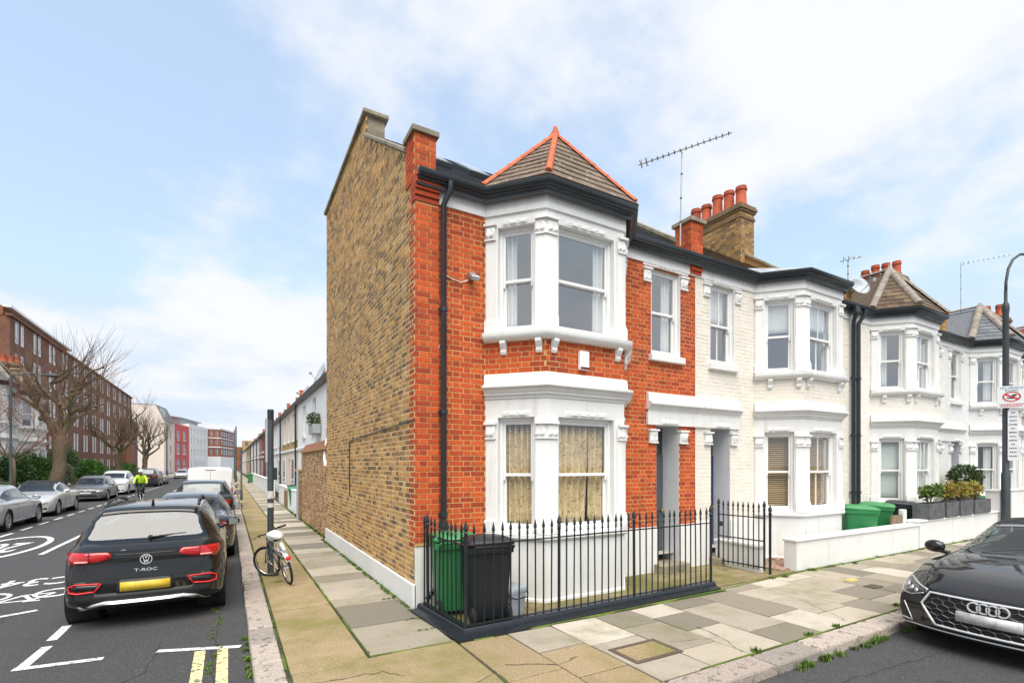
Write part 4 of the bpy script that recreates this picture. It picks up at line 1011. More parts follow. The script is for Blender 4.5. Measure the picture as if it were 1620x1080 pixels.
for k in range(34): yy = rng.uniform(5.2, 8.4); tuft(gr, -0.14 + 0.05*sin(yy*5) + rng.uniform(-.02, .02), yy, ZR, 0.028, 0.02, 22, rng)
setp(gr.build('grass', M_grass), 'bright green grass and weeds growing along the walls and kerbs', 'grass', kind='stuff')
def moss_strip(pts, w_, z, seed):
    mb = MB(); rows = []
    for i, (x, y) in enumerate(pts):
        j = min(i+1, len(pts)-1); k = max(i-1, 0); d = Vector((pts[j][0]-pts[k][0], pts[j][1]-pts[k][1])).normalized(); n = Vector((d.y, -d.x)); ww = w_*max(0.02, min(1.3, 0.15 + 2.4*mnoise.noise(Vector((x*1.9, y*1.9, seed)))))
        rows.append([(x+n.x*ww*s_, y+n.y*ww*s_, z + (0.012*(1-abs(s_))) + (0.004 if abs(s_) < 1 else -0.004)) for s_ in (-1, -0.5, 0, 0.5, 1)])
    mb.grid(rows); return mb
mo = MB()
def addm(mb): mo.add(mb.v, mb.f)
ln = lambda x0, y0, x1, y1, n: [(x0+(x1-x0)*k/n, y0+(y1-y0)*k/n) for k in range(n+1)]
addm(moss_strip(ln(2.42, 5.09, 6.9, 5.165, 90), 0.04, 0.0, 1)); addm(moss_strip(ln(6.9, 5.2, 9.2, 5.28, 40), 0.05, 0.0, 2)); addm(moss_strip(ln(9.3, 5.31, 20, 5.31, 90), 0.07, 0.0, 3))
addm(moss_strip(ln(0.49, 5.1, 0.495, 26, 260), 0.014, -0.004, 4)); addm(moss_strip(ln(1.277, 5.2, 1.277, 26, 260), 0.013, -0.004, 5)); addm(moss_strip(ln(2.20, 6.7, 2.20, 13.7, 60), 0.05, -0.002, 6)); addm(moss_strip(ln(2.26, 13.9, 2.30, 26, 60), 0.06, -0.002, 7))
addm(moss_strip(ln(4.0, 3.26, 8.0, 3.26, 60), 0.018, -0.003, 8)); addm(moss_strip(ln(2.2, 5.15, 1.3, 5.2, 14), 0.014, -0.003, 9))
setp(mo.build('moss', M_moss, smooth=True), 'green moss in the joints and against the wall bases', 'moss', kind='stuff')
# ------------------------------------------------------------------ front gardens, railings, bins, lamp post, aerials
M_gconc = mat('mossy_garden_concrete', (0.235, 0.19, 0.10), 0.95, nz=(5, 0.25), dirt=[((0.13, 0.125, 0.022), 0.9, 0.42, 0.62, 0.9), ((0.09, 0.07, 0.04), 3, 0.55, 0.7, 0.6)], bump=(60, 0.7))
M_gravel = mat('pink_gravel', None, 0.9, pal=[(0.45,0.27,0.22),(0.36,0.20,0.16),(0.52,0.36,0.30),(0.30,0.18,0.15),(0.48,0.33,0.26)], vary=0.15)
t = MB(); t.box(X1+0.02, 8.50, 5.30, YF, -0.15, 0.015); setp(t.build('front_garden_paving', M_gconc), kind='structure')
t = MB(); t.box(8.50, 14.0, 5.36, YF, -0.15, 0.006); setp(t.build('front_garden_paving', M_gconc), kind='structure')
t = MB(); t.box(14.0, 31, 5.45, YF, -0.15, 0.01); setp(t.build('front_garden_paving', M_gconc), kind='structure')
gv = MB(); rng = random.Random(8)
for _ in range(2600):
    x, y = rng.uniform(9.0, 10.6), rng.uniform(5.5, 6.0) if rng.random() < .6 else rng.uniform(5.5, 6.5); r = rng.uniform(0.012, 0.024)
    gv.ball((x, y, 0.012+rng.uniform(0, .02)), (r, r*rng.uniform(.7, 1), r*.7), 5, 3)
setp(gv.build('gravel', M_gravel), 'pink gravel behind the end of the white garden wall', 'gravel', kind='stuff')
# low dividing wall beside the path, door paths
def lwall(name, pts, w_, z, label, m=M_white, cap=0.05, capw=0.03):
    o = thing(name, (*pts[0], 0), label, 'wall')
    (xa, ya), (xb, yb) = pts; d = Vector((xb-xa, yb-ya)).normalized(); n = Vector((-d.y, d.x))*w_
    b = MB(); b.hexa([(xa,ya,-0.1),(xb,yb,-0.1),(xb+n.x,yb+n.y,-0.1),(xa+n.x,ya+n.y,-0.1),(xa,ya,z-cap),(xb,yb,z-cap),(xb+n.x,yb+n.y,z-cap),(xa+n.x,ya+n.y,z-cap)]); b.build('wall_body', m, o)
    e = n.normalized()*capw; dd = d*capw; c = MB()
    q = [(xa-e.x-dd.x, ya-e.y-dd.y), (xb-e.x+dd.x, yb-e.y+dd.y), (xb+n.x+e.x+dd.x, yb+n.y+e.y+dd.y), (xa+n.x+e.x-dd.x, ya+n.y+e.y-dd.y)]
    c.hexa([(x, y, z-cap) for x, y in q] + [(x, y, z) for x, y in q]); c.build('coping', m, o, bev=0.012)
    return o
lwall('garden_wall', [(8.62, 5.62), (8.62, 6.55)], 0.14, 0.52, 'low white dividing wall beside the open gate')
lwall('garden_wall', [(9.25, 5.37), (14.2, 5.34)], 0.24, 0.60, 'low white rendered garden wall in front of the cream house')
lwall('garden_wall', [(14.24, 5.34), (19.3, 5.36)], 0.24, 0.68, 'white garden wall carrying the four grey planters')
lwall('garden_wall', [(20.5, 5.40), (30, 5.36)], 0.24, 1.25, 'tall white garden wall at the far right with a dark slot', cap=0.04)
gp = thing('gate_post', (19.5, 5.45, 0), 'square white rendered gate post behind the lamp post', 'gate post')
t = MB(); t.box(19.36, 19.72, 5.34, 5.66, 0, 1.22); t.build('shaft', M_white, gp); t = MB(); t.box(19.33, 19.75, 5.31, 5.69, 1.22, 1.28); t.build('cap', M_white, gp, bev=0.01)
t = MB(); t.lathe([(0.0,0),(0.06,0),(0.06,0.01),(0,0.01)], 12, (21.6, 5.335, 0.92), 'y'); setp(t.build('letter_slot', M_blk), 'dark round slot in the tall white wall', 'slot')
# --- railings on a painted kerb
rail_root = thing('railing', (2.39, 5.22, 0), 'black iron spearhead railings round the front garden of the red brick house', 'railing')
pA, pB, pC = Vector((2.31, 6.42)), Vector((2.385, 5.235)), Vector((6.79, 5.335))
def spear(h_, r, big=False):
    k = 0.85 if big else 1.0; z = h_
    b = MB(); b.lathe([(r*0.8, 0.0), (r, 0.0), (r, z-0.19), (r*1.6*k, z-0.185), (r*1.6*k, z-0.17), (r*0.9, z-0.165), (r*1.7*k, z-0.145), (r*0.9, z-0.13), (r*2.0*k, z-0.10), (r*1.2*k, z-0.05), (0.0015, z)], 8 if not big else 10)
    return b.mesh('railing_bar', M_blk, False)
barm, bigm = spear(1.24, 0.0105), spear(1.275, 0.020, True)
def run(a, b, n, bigs, root, z0=0.1):
    for i in range(n+1):
        p = a + (b-a)*i/n; big = i in bigs
        link('railing_post' if big else 'railing_bar', bigm if big else barm, root, loc=(p.x, p.y, z0-0.02), rot=(RND.uniform(-.008, .008), RND.uniform(-.008, .008), RND.uniform(0, 3)))
def flatbar(a, b, z, w_, h_, root, name='rail'):
    d = (b-a).normalized(); n = Vector((-d.y, d.x))*w_/2; m_ = MB()
    m_.hexa([(a.x-n.x,a.y-n.y,z),(b.x-n.x,b.y-n.y,z),(b.x+n.x,b.y+n.y,z),(a.x+n.x,a.y+n.y,z),(a.x-n.x,a.y-n.y,z+h_),(b.x-n.x,b.y-n.y,z+h_),(b.x+n.x,b.y+n.y,z+h_),(a.x+n.x,a.y+n.y,z+h_)]); m_.build(name, M_blk, root)
run(pA, pB, 10, (1, 10), rail_root); run(pB + (pC-pB)/36, pC, 35, (10, 21, 35), rail_root)
for a, b in ((pA, pB), (pB, pC)):
    flatbar(a, b, 1.055, 0.036, 0.014, rail_root); flatbar(a, b, 0.125, 0.036, 0.014, rail_root)
t = MB(); sweep(t, [(2.30-0.01, 6.5), (2.385-0.0, 5.235), (6.84, 5.335)], [(-0.09, -0.12), (-0.09, 0.10), (0.03, 0.11), (0.055, 0.085), (0.06, 0.055), (0.15, 0.03), (0.16, -0.12)])
t.build('painted_kerb', M_blk, rail_root, auto=40)
t = MB(); t.tube([(2.36, 6.45, 0.16), (2.58, 6.55, 0.33)], 0.035, 8); t.build('gully_pipe', M_pvc, rail_root)
# gate, standing open against the dividing wall
ga, gb = Vector((8.46, 5.50)), Vector((8.40, 6.42))
gt = thing('gate', (8.46, 5.50, 0), 'black iron spearhead gate standing open beside the path', 'gate')
for i in range(10):
    p = ga + (gb-ga)*i/9; link('gate_bar', bigm if i in (0, 9) else barm, gt, loc=(p.x, p.y, 0.08))
for z in (1.02, 0.60, 0.12): flatbar(ga, gb, z, 0.03, 0.02, gt)
t = MB(); t.lathe([(0.0,-0.02),(0.05,-0.02),(0.05,0.02),(0.0,0.02)], 12, (gb.x-0.03, gb.y-0.06, 0.85), 'x'); t.build('latch', M_blk, gt)
for k, (x, y, lb) in enumerate(((8.54, 5.44, 'slim black iron gate post with spear top beside the gravel'),)):
    o = setp(link('gate_post', bigm, None, loc=(x, y, 0.0)), lb, 'gate post'); o.scale = (1.2, 1.2, 1.0)
# --- wheelie bins
M_bing = mat('green_bin_plastic', (0.025, 0.20, 0.065), 0.42, nz=(3, 0.12), bump=(80, 0.12))
M_binl = mat('green_lid_plastic', (0.04, 0.23, 0.08), 0.45, nz=(3, 0.15), dirt=((0.20, 0.24, 0.12), 5, 0.6, 0.8, 0.4))
M_bink = mat('black_bin_plastic', (0.014, 0.017, 0.022), 0.45, nz=(3, 0.2), bump=(80, 0.12))
M_rub = mat('black_rubber', (0.012, 0.012, 0.012), 0.75, nz=(20, 0.2))
M_cad = mat('grey_caddy_plastic', (0.36, 0.40, 0.45), 0.45, nz=(5, 0.05))
def rrect(w_, d, r=0.05, n=3):
    o = []
    for cx, cy, a0 in ((w_/2-r, d/2-r, 0), (-w_/2+r, d/2-r, 90), (-w_/2+r, -d/2+r, 180), (w_/2-r, -d/2+r, 270)):
        for k in range(n+1):
            a = radians(a0+90*k/n); o.append((cx+r*cos(a), cy+r*sin(a)))
    return o
def bin_(loc, rz, m, ml, label, sc=1.0, lid=0.0):
    o = thing('wheelie_bin', loc, label, 'bin', 'wheelie bins', rz)
    b = MB(); rows = []
    for z, w_, d, dy in ((0.06, 0.44, 0.50, 0.02), (0.10, 0.455, 0.515, 0.02), (0.86, 0.545, 0.64, 0.0), (0.875, 0.585, 0.69, 0.0), (0.955, 0.59, 0.70, 0.0), (0.96, 0.54, 0.64, 0.0)):
        rows.append([(x, y+dy, z) for x, y in rrect(w_, d, 0.055)])
    b.grid(rows, close=True); b.f.append(tuple(reversed(range(len(rows[0]))))); b.build('body', m, o, local=True, auto=45)
    b = MB(); rows = []
    for z, w_, d, dy in ((0.955, 0.60, 0.70, 0.0), (0.985, 0.615, 0.73, 0.0), (1.02, 0.58, 0.68, 0.0), (1.05, 0.46, 0.52, 0.0), (1.062, 0.30, 0.36, 0.0)):
        rows.append([(x, y+dy, z + 0.02*(y/0.35)) for x, y in rrect(w_, d, 0.06)])
    b.grid(rows, close=True); b.f.append(tuple(len(b.v)-len(rows[0])+i for i in range(len(rows[0]))))
    l = b.build('lid', ml, o, local=True, auto=45)
    b = MB(); b.tube([(-0.25, 0.36, 0.93), (-0.25, 0.43, 0.97), (0.25, 0.43, 0.97), (0.25, 0.36, 0.93)], 0.018, 8); b.build('handle', m, o, local=True)
    for s_ in (-1, 1):
        b = MB(); b.lathe([(0.0, -0.025), (0.06, -0.028), (0.10, -0.025), (0.105, 0.0), (0.10, 0.025), (0.06, 0.028), (0.0, 0.025)], 18, (s_*0.235, 0.25, 0.105), 'x'); w_ = b.build('wheel', M_rub, o, local=True, auto=40)
        b = MB(); b.lathe([(0.0, -0.034), (0.045, -0.034), (0.05, -0.026)], 12, (s_*0.235, 0.25, 0.105), 'x'); b.lathe([(0.05, 0.026), (0.045, 0.034), (0.0, 0.034)], 12, (s_*0.235, 0.25, 0.105), 'x'); b.build('hub', M_steel if False else m, w_, local=True)
    b = MB(); b.tube([(-0.23, 0.25, 0.105), (0.23, 0.25, 0.105)], 0.012, 6); b.build('axle', M_steel, o, local=True)
    return o
bin_((2.88, 5.74, 0.03), radians(172), M_bink, M_bink, 'black wheelie bin in the railing corner of the red brick house')
bin_((2.66, 6.24, 0.03), radians(168), M_bing, M_binl, 'green wheelie bin behind the black bin, against the red brick wall')
bin_((12.75, 5.95, 0.01), radians(40), M_bing, M_binl, 'green wheelie bin nearest the two black downpipes, behind the white wall')
bin_((14.0, 6.12, 0.01), radians(20), M_bing, M_binl, 'green wheelie bin half hidden by the timber board')
bin_((15.15, 6.05, 0.01), radians(25), M_bink, M_bink, 'black wheelie bin left of the grey planters')
bin_((19.9, 6.0, 0.01), radians(10), M_bing, M_binl, 'green wheelie bin behind the lamp post')
bin_((18.9, 6.1, 0.15), radians(80), M_bink, M_bink, 'black lidded bin behind the shrubs and topiary')
cb = thing('food_caddy', (3.22, 5.62, 0.02), 'small pale grey food waste caddy on the mossy garden paving', 'caddy', rz=radians(15))
b = MB(); rows = [[(x, y, z) for x, y in rrect(w_, d, 0.03)] for z, w_, d in ((0.0, 0.22, 0.24), (0.33, 0.28, 0.30), (0.335, 0.30, 0.32), (0.36, 0.30, 0.32))]
b.grid(rows, close=True); b.f.append(tuple(len(b.v)-len(rows[0])+i for i in range(len(rows[0])))); b.build('body', M_cad, cb, local=True, auto=45)
b = MB(); rows = [[(x, y, z) for x, y in rrect(w_, d, 0.04)] for z, w_, d in ((0.362, 0.31, 0.33), (0.39, 0.30, 0.32), (0.41, 0.24, 0.26))]
b.grid(rows, close=True); b.f.append(tuple(len(b.v)-len(rows[0])+i for i in range(len(rows[0])))); b.build('lid', M_cad, cb, local=True, auto=45)
b = MB(); b.tube([(-0.165, 0, 0.34), (-0.17, -0.14, 0.30), (-0.10, -0.19, 0.27), (0.10, -0.19, 0.27), (0.17, -0.14, 0.30), (0.165, 0, 0.34)], 0.009, 6); b.build('handle', M_bink, cb, local=True)
# timber board and white post by the bins
t = MB(); t.box(13.55, 14.1, 5.62, 5.66, 0.45, 0.80); tb = setp(t.build('timber_board', mat('weathered_timber', (0.20, 0.145, 0.09), 0.85, nz=(9, 0.25), bump=(30, 0.4))), 'weathered timber board leaning between the green bins', 'board')
t = MB(); t.box(14.12, 14.26, 5.60, 5.72, 0, 0.92); setp(t.build('timber_post', M_white, bev=0.01), 'short square white post at the end of the timber board', 'post')
# --- planters with shrubs
M_zinc = mat('dark_zinc_planter', (0.12, 0.125, 0.13), 0.5, metal=0.3, nz=(6, 0.3), dirt=((0.22, 0.22, 0.21), 3, 0.5, 0.75, 0.5))
M_soil = mat('potting_soil', (0.045, 0.03, 0.02), 0.95, bump=(60, 1))
M_lf1 = mat('green_shrub_leaf', None, 0.55, pal=[(0.10,0.17,0.02),(0.07,0.13,0.018),(0.15,0.21,0.03),(0.05,0.10,0.015)], vary=0.2)
M_lf2 = mat('yellow_shrub_leaf', None, 0.55, pal=[(0.30,0.24,0.03),(0.22,0.20,0.03),(0.38,0.28,0.045),(0.13,0.15,0.02),(0.30,0.17,0.03)], vary=0.2)
M_lf3 = mat('dark_bay_leaf', None, 0.45, pal=[(0.035,0.07,0.018),(0.05,0.095,0.02),(0.025,0.05,0.015),(0.08,0.12,0.03)], vary=0.2)
M_bark = mat('plant_stem', (0.12, 0.085, 0.055), 0.9, nz=(20, 0.2))
def leaves(mb, c, rad, n, ls, rng, shell=0.0, up=0.3):
    for _ in range(n):
        while True:
            p = Vector((rng.uniform(-1, 1), rng.uniform(-1, 1), rng.uniform(-1, 1)))
            if shell <= p.length <= 1: break
        q = Vector((c[0]+p.x*rad[0], c[1]+p.y*rad[1], c[2]+p.z*rad[2]))
        d = (p*0.8 + Vector((rng.gauss(0, .6), rng.gauss(0, .6), rng.gauss(up, .5)))).normalized(); s_ = d.orthogonal().normalized(); s_.rotate(Matrix.Rotation(rng.uniform(0, 6.3), 3, d)) 
        l = ls*rng.uniform(0.6, 1.2); w_ = l*0.32; nn = d.cross(s_)*l*0.12
        mb.add([q, q+d*l*.45+s_*w_+nn, q+d*l, q+d*l*.45-s_*w_+nn], [(0, 1, 2), (0, 2, 3)])
def shrub(loc, rad, h_, m, label, rng, n=420, ls=0.09, name='shrub', cat='shrub', group=None):
    o = thing(name, loc, label, cat, group); s_ = MB()
    tips = []
    for k in range(7):
        a = rng.uniform(0, 6.3); r = rng.uniform(0.2, 0.9); e = (rad[0]*r*cos(a), rad[1]*r*sin(a), h_*rng.uniform(.55, .95)); s_.tube([(0.02*cos(a), 0.02*sin(a), 0), (e[0]*.45, e[1]*.45, e[2]*.5), e], [0.009, 0.007, 0.003], 5); tips.append(e)
    s_.build('stems', M_bark, o, local=True); f = MB()
    for e in tips: leaves(f, (e[0], e[1], e[2]*0.9), (rad[0]*.5, rad[1]*.5, h_*.33), n//7, ls, rng)
    f.build('foliage', m, o, local=True); return o
rng = random.Random(4)
px_ = [(14.62, 15.5), (15.62, 16.36), (16.48, 17.28), (17.4, 18.5)]
wds = ['first from the left, with the greenest shrub', 'second from the left', 'third from the left', 'rightmost, nearest the gate post']
for i, (a, b) in enumerate(px_):
    p = thing('planter', ((a+b)/2, 5.46, 0.68), 'dark grey rectangular planter on the white wall, ' + wds[i], 'planter', 'grey planters on the white wall')
    q = MB(); w_ = (b-a)/2; d = 0.17; hh = 0.38
    for r_ in ((-w_, w_, -d, -d+0.02), (-w_, w_, d-0.02, d), (-w_, -w_+0.02, -d+0.02, d-0.02), (w_-0.02, w_, -d+0.02, d-0.02)): q.box(*r_, 0.0, hh)
    q.build('trough', M_zinc, p, local=True, bev=0.004); q = MB(); q.box(-w_+0.02, w_-0.02, -d+0.02, d-0.02, 0.02, hh-0.04); q.build('soil', M_soil, p, local=True)
    shrub(((a+b)/2, 5.46, 1.02), (w_*0.95, 0.22, 0.3), 0.46, M_lf1 if i == 0 else M_lf2, ['leafy green shrub in the leftmost grey planter', 'golden yellow shrub in the second grey planter', 'yellow green shrub in the third grey planter', 'pale yellow shrub in the rightmost grey planter'][i], rng, n=520, ls=0.085)
tp = thing('topiary_tree', (19.1, 6.05, 0), 'round clipped bay tree on a bare stem above the planters', 'tree')
q = MB(); q.tube([(0,0,0),(0.01,0,0.7),(0,0,1.4)], 0.025, 7); q.build('trunk', M_bark, tp, local=True); q = MB(); leaves(q, (0,0,1.62), (0.40,0.40,0.36), 1500, 0.085, rng, 0.35)
q.build('crown', M_lf3, tp, local=True)
# --- lamp post with signs
lp_ = thing('lamp_post', (19.36, 5.22, 0), 'dark steel street lamp post with curved arm at the right edge', 'lamp post')
M_post = mat('dark_grey_steel_paint', (0.040, 0.050, 0.057), 0.5, nz=(5, 0.2))
q = MB(); q.lathe([(0.10, 0), (0.10, 1.75), (0.078, 1.80), (0.070, 6.35), (0.078, 6.38), (0.085, 6.5), (0.075, 6.6), (0.040, 6.68), (0.038, 7.0)], 16); q.build('column', M_post, lp_, local=True, auto=40)
q = MB(); q.tube([(0,0,6.9),(0.02,0,7.25),(0.13,-0.02,7.65),(0.35,-0.06,7.95),(0.7,-0.12,8.15),(1.2,-0.2,8.22)], 0.036, 10); q.build('arm', M_post, lp_, local=True, smooth=True)
q = MB(); q.ball((1.45, -0.24, 8.2), (0.32, 0.12, 0.08), 12, 6); q.build('lantern', M_steel, lp_, local=True, smooth=True)
M_sign = mat('white_sign_plate', (0.72, 0.74, 0.76), 0.4); M_sred = mat('sign_red', (0.55, 0.02, 0.03), 0.45); M_sblu = mat('sign_blue', (0.06, 0.16, 0.32), 0.45); M_sblk = mat('sign_black', (0.02, 0.02, 0.025), 0.45)
def facing(loc, target=(0, 0)):     # sign frame: x right, y up, z towards the viewer
    d = Vector((target[0]-loc[0], target[1]-loc[1], 0)).normalized(); r_ = Vector((-d.y, d.x, 0))
    return Matrix(((r_.x, 0, d.x, loc[0]), (r_.y, 0, d.y, loc[1]), (0, 1, 0, loc[2]), (0, 0, 0, 1)))
def plate(name, loc, w_, h_, label, cat, target=(0, 0), m=M_sign):
    s_ = thing(name, loc, label, cat); mt = facing(loc, target); b = MB(); pts = [mt @ Vector((x, y, 0)) for x, y in rrect(w_, h_, 0.03)]
    b.ext(pts, (mt.to_3x3() @ Vector((0, 0, -0.006)))); b.build('plate', m, s_); return s_, mt
s_, mt = plate('idling_sign', (19.22, 5.06, 3.93), 0.60, 0.62, 'square white no idling sign with red prohibition circle on the lamp post', 'sign', (3, -4))
M4 = lambda x, y, z=0.003: mt @ Matrix.Translation((x, y, z))
text_mesh('NO VEHICLE', 0.085, M_sblu, 'lettering', s_, M4(0, 0.25), False, 0.001); text_mesh('IDLING', 0.085, M_sblu, 'lettering', s_, M4(0, 0.175), False, 0.001)
def print_line(parent, M_, w_, h_, m, seed):           # a line of print too small to read: broken strokes
    rr = random.Random(seed); q = MB(); x = -w_/2
    while x < w_/2:
        a = rr.uniform(.012, .03); q.add([M_ @ Vector(p) for p in ((x, -h_/2, 0), (min(x+a, w_/2), -h_/2, 0), (min(x+a, w_/2), h_/2, 0), (x, h_/2, 0))], [(0, 1, 2, 3)]); x += a + rr.uniform(.006, .016)
    q.build('small_print', m, parent)
print_line(s_, M4(0, -0.215), .50, .03, M_sred, 1); print_line(s_, M4(0, -0.265), .46, .03, M_sred, 2)
b = MB()
def mring(mb, M_, r0, r1, sx=1.0, n=32, th=0.002):
    for k in range(n):
        a, c = 2*pi*k/n, 2*pi*(k+1)/n; mb.add([M_ @ Vector((sx*r*cos(t_), r*sin(t_), th)) for r, t_ in ((r0, a), (r1, a), (r1, c), (r0, c))], [(0, 1, 2, 3)])
mring(b, M4(0, 0), 0.115, 0.142, 1.35); b.add([M4(0, 0) @ Vector(p) for p in ((-0.15, 0.055, 0.0025), (-0.12, 0.09, 0.0025), (0.15, -0.055, 0.0025), (0.12, -0.09, 0.0025))], [(3, 2, 1, 0)])
b.build('prohibition_circle', M_sred, s_)
b = MB(); b.add([M4(0, 0) @ Vector((x, y, 0.001)) for x, y in ((-0.10, -0.05), (0.07, -0.065), (0.08, -0.03), (0.02, -0.01), (0.11, 0.03), (0.09, 0.08), (0.05, 0.05), (0.03, 0.075), (0.0, 0.03), (-0.02, -0.02), (-0.10, -0.02))], [tuple(range(11))]); b.build('hand_symbol', M_sblk, s_)
s_, mt = plate('parking_sign', (19.30, 5.05, 2.85), 0.22, 1.45, 'tall narrow white parking sign with small dark text on the lamp post', 'sign', (3, -4))
for i in range(12): print_line(s_, mt @ Matrix.Translation((0, 0.63-0.112*i, 0.003)), (.08, .16, .14, .17)[i % 4], .035, M_sblk, 10+i)
# --- aerials and dishes
def yagi(base, top, a, b, n, label, r=0.014, name='tv_aerial'):
    o = thing(name, base, label, 'aerial'); q = MB(); q.tube([base, top], r, 6); q.build('mast', M_steel, o)
    a, b = Vector(a), Vector(b); q = MB(); q.tube([a, b], 0.011, 6); d = (b-a).normalized(); s_ = d.cross(Vector((0, 0, 1))).normalized(); q.build('boom', M_steel, o); e = MB()
    for i in range(n):
        c = a + (b-a)*((i+0.5)/n); l = 0.06 if i > 1 else 0.14; u = Vector((0, 0, 1)); e.tube([c-u*l*.6, c+u*l*.6], 0.006, 5); e.ball(c, 0.016, 6, 4)
        e.tube([c-s_*l, c+s_*l], 0.006, 5)
    stuff(e, 'elements', M_sblk, o)
    for z in (0.25, 0.5, 0.75): 
        k = MB(); c = Vector(base).lerp(Vector(top), z); k.ball(c, 0.022, 6, 4); k.build('clip', M_sblk, o)
    return o
yagi((7.34, 6.45, 6.1), (7.34, 6.40, 7.87), (6.88, 7.06, 7.80), (7.75, 5.65, 7.90), 16, 'tall television aerial on a mast above the red brick house')
yagi((28.0, 9.0, 8.6), (28.0, 9.0, 10.9), (28.0, 9.0, 10.85), (28.9, 7.6, 10.95), 10, 'thin television aerial over the red roofed house')
yagi((xs[2]+0.25, 6.75, 6.55), (xs[2]+0.25, 6.75, 7.35), (xs[2]+0.1, 6.85, 7.3), (xs[2]+0.5, 6.55, 7.38), 4, 'short television aerial behind the satellite dish')
def dish(loc, az, label, r=0.38, m=None):
    o = thing('satellite_dish', loc, label, 'satellite dish', rz=az); q = MB()
    q.lathe([(0.001, -0.09), (r*.35, -0.075), (r*.7, -0.035), (r, 0.03), (r*1.01, 0.02), (r*.7, -0.05), (r*.3, -0.09), (0.001, -0.105)], 24); ob = q.build('reflector', m or mat('grey_dish', (0.42, 0.46, 0.50), 0.5), o, local=True, rot=(radians(68), 0, 0), smooth=True)
    q = MB(); q.tube([(0, 0.08, -r*.2), (0, 0.25, -r*.5), (0, 0.30, -r-0.25)], 0.02, 6); q.tube([(0, 0, -r*.75), (0, -0.38, -0.02)], 0.012, 5); q.box(-0.04, 0.04, -0.44, -0.34, -0.05, 0.04); q.build('arm', M_steel, o, local=True)
dish((xs[2]+0.05, 6.40, 6.50), radians(-20), 'grey satellite dish above the twin downpipes', r=.27)
# ------------------------------------------------------------------ vehicles
M_tyre = mat('tyre_rubber', (0.013, 0.013, 0.014), 0.8, nz=(20, 0.2))
M_rim = mat('alloy_rim', (0.46, 0.47, 0.48), 0.35, metal=0.85)
M_rimd = mat('dark_alloy_rim', (0.16, 0.16, 0.17), 0.4, metal=0.7)
M_cglass = mat('car_glass', (0.5, 0.55, 0.55), 0.01, alpha_glass=(0.05, (0.55, 0.63, 0.61)))
M_cglassd = mat('privacy_car_glass', (0.5, 0.55, 0.55), 0.01, alpha_glass=(0.035, (0.25, 0.31, 0.30)))
M_trim = mat('black_car_plastic', (0.016, 0.016, 0.017), 0.55, nz=(40, 0.1))
M_gloss = mat('gloss_black_trim', (0.008, 0.008, 0.009), 0.12, coat=0.5)
M_under = mat('car_underside', (0.010, 0.010, 0.010), 0.9)
M_chrome = mat('chrome', (0.80, 0.81, 0.82), 0.12, metal=1.0)
M_badge = mat('bright_badge_silver', (0.72, 0.73, 0.74), 0.3, metal=0.25)
M_satin = mat('satin_silver_trim', (0.50, 0.50, 0.50), 0.35, metal=0.6)
M_tail = mat('red_tail_lamp', (0.42, 0.008, 0.010), 0.12, coat=0.8, nz=(12, 0.2))
M_tail2 = mat('dark_red_tail_lamp', (0.20, 0.006, 0.008), 0.12, coat=0.8)
M_redl = mat('red_reflector', (0.75, 0.03, 0.03), 0.25)
M_head = mat('headlamp_lens', (0.55, 0.57, 0.60), 0.08, metal=0.5, coat=0.8, nz=(25, 0.25))
M_headd = mat('dark_headlamp_lens', (0.035, 0.04, 0.05), 0.08, coat=0.9, nz=(25, 0.4))
M_py = mat('yellow_number_plate', (0.66, 0.46, 0.04), 0.45, wave='obj', nz=(7, 0.12), dirt=((0.40, 0.26, 0.05), 9, 0.5, 0.7, 0.7))
M_pw = mat('white_number_plate', (0.60, 0.60, 0.60), 0.45, wave='obj', nz=(7, 0.12), dirt=((0.30, 0.30, 0.31), 10, 0.48, 0.66, 0.7))
M_seat = mat('car_interior', (0.03, 0.03, 0.032), 0.8)
M_soft = mat('black_fabric_hood', (0.014, 0.014, 0.016), 0.9, bump=(200, 0.3))
def paint(name, c, metal=0.0): return mat(name, c, 0.32, metal=metal, coat=1.0, nz=(2.0, 0.03), spec=0.5 if metal else 0.12)
PB = paint('black_car_paint', (0.0075, 0.0075, 0.008)); PS = paint('silver_car_paint', (0.52, 0.53, 0.54), 0.55); PG = paint('grey_car_paint', (0.16, 0.165, 0.17), 0.5); PW = paint('white_car_paint', (0.80, 0.80, 0.79)); PD = paint('dark_grey_car_paint', (0.03, 0.031, 0.034), 0.3); PC = paint('champagne_car_paint', (0.60, 0.60, 0.58), 0.5)

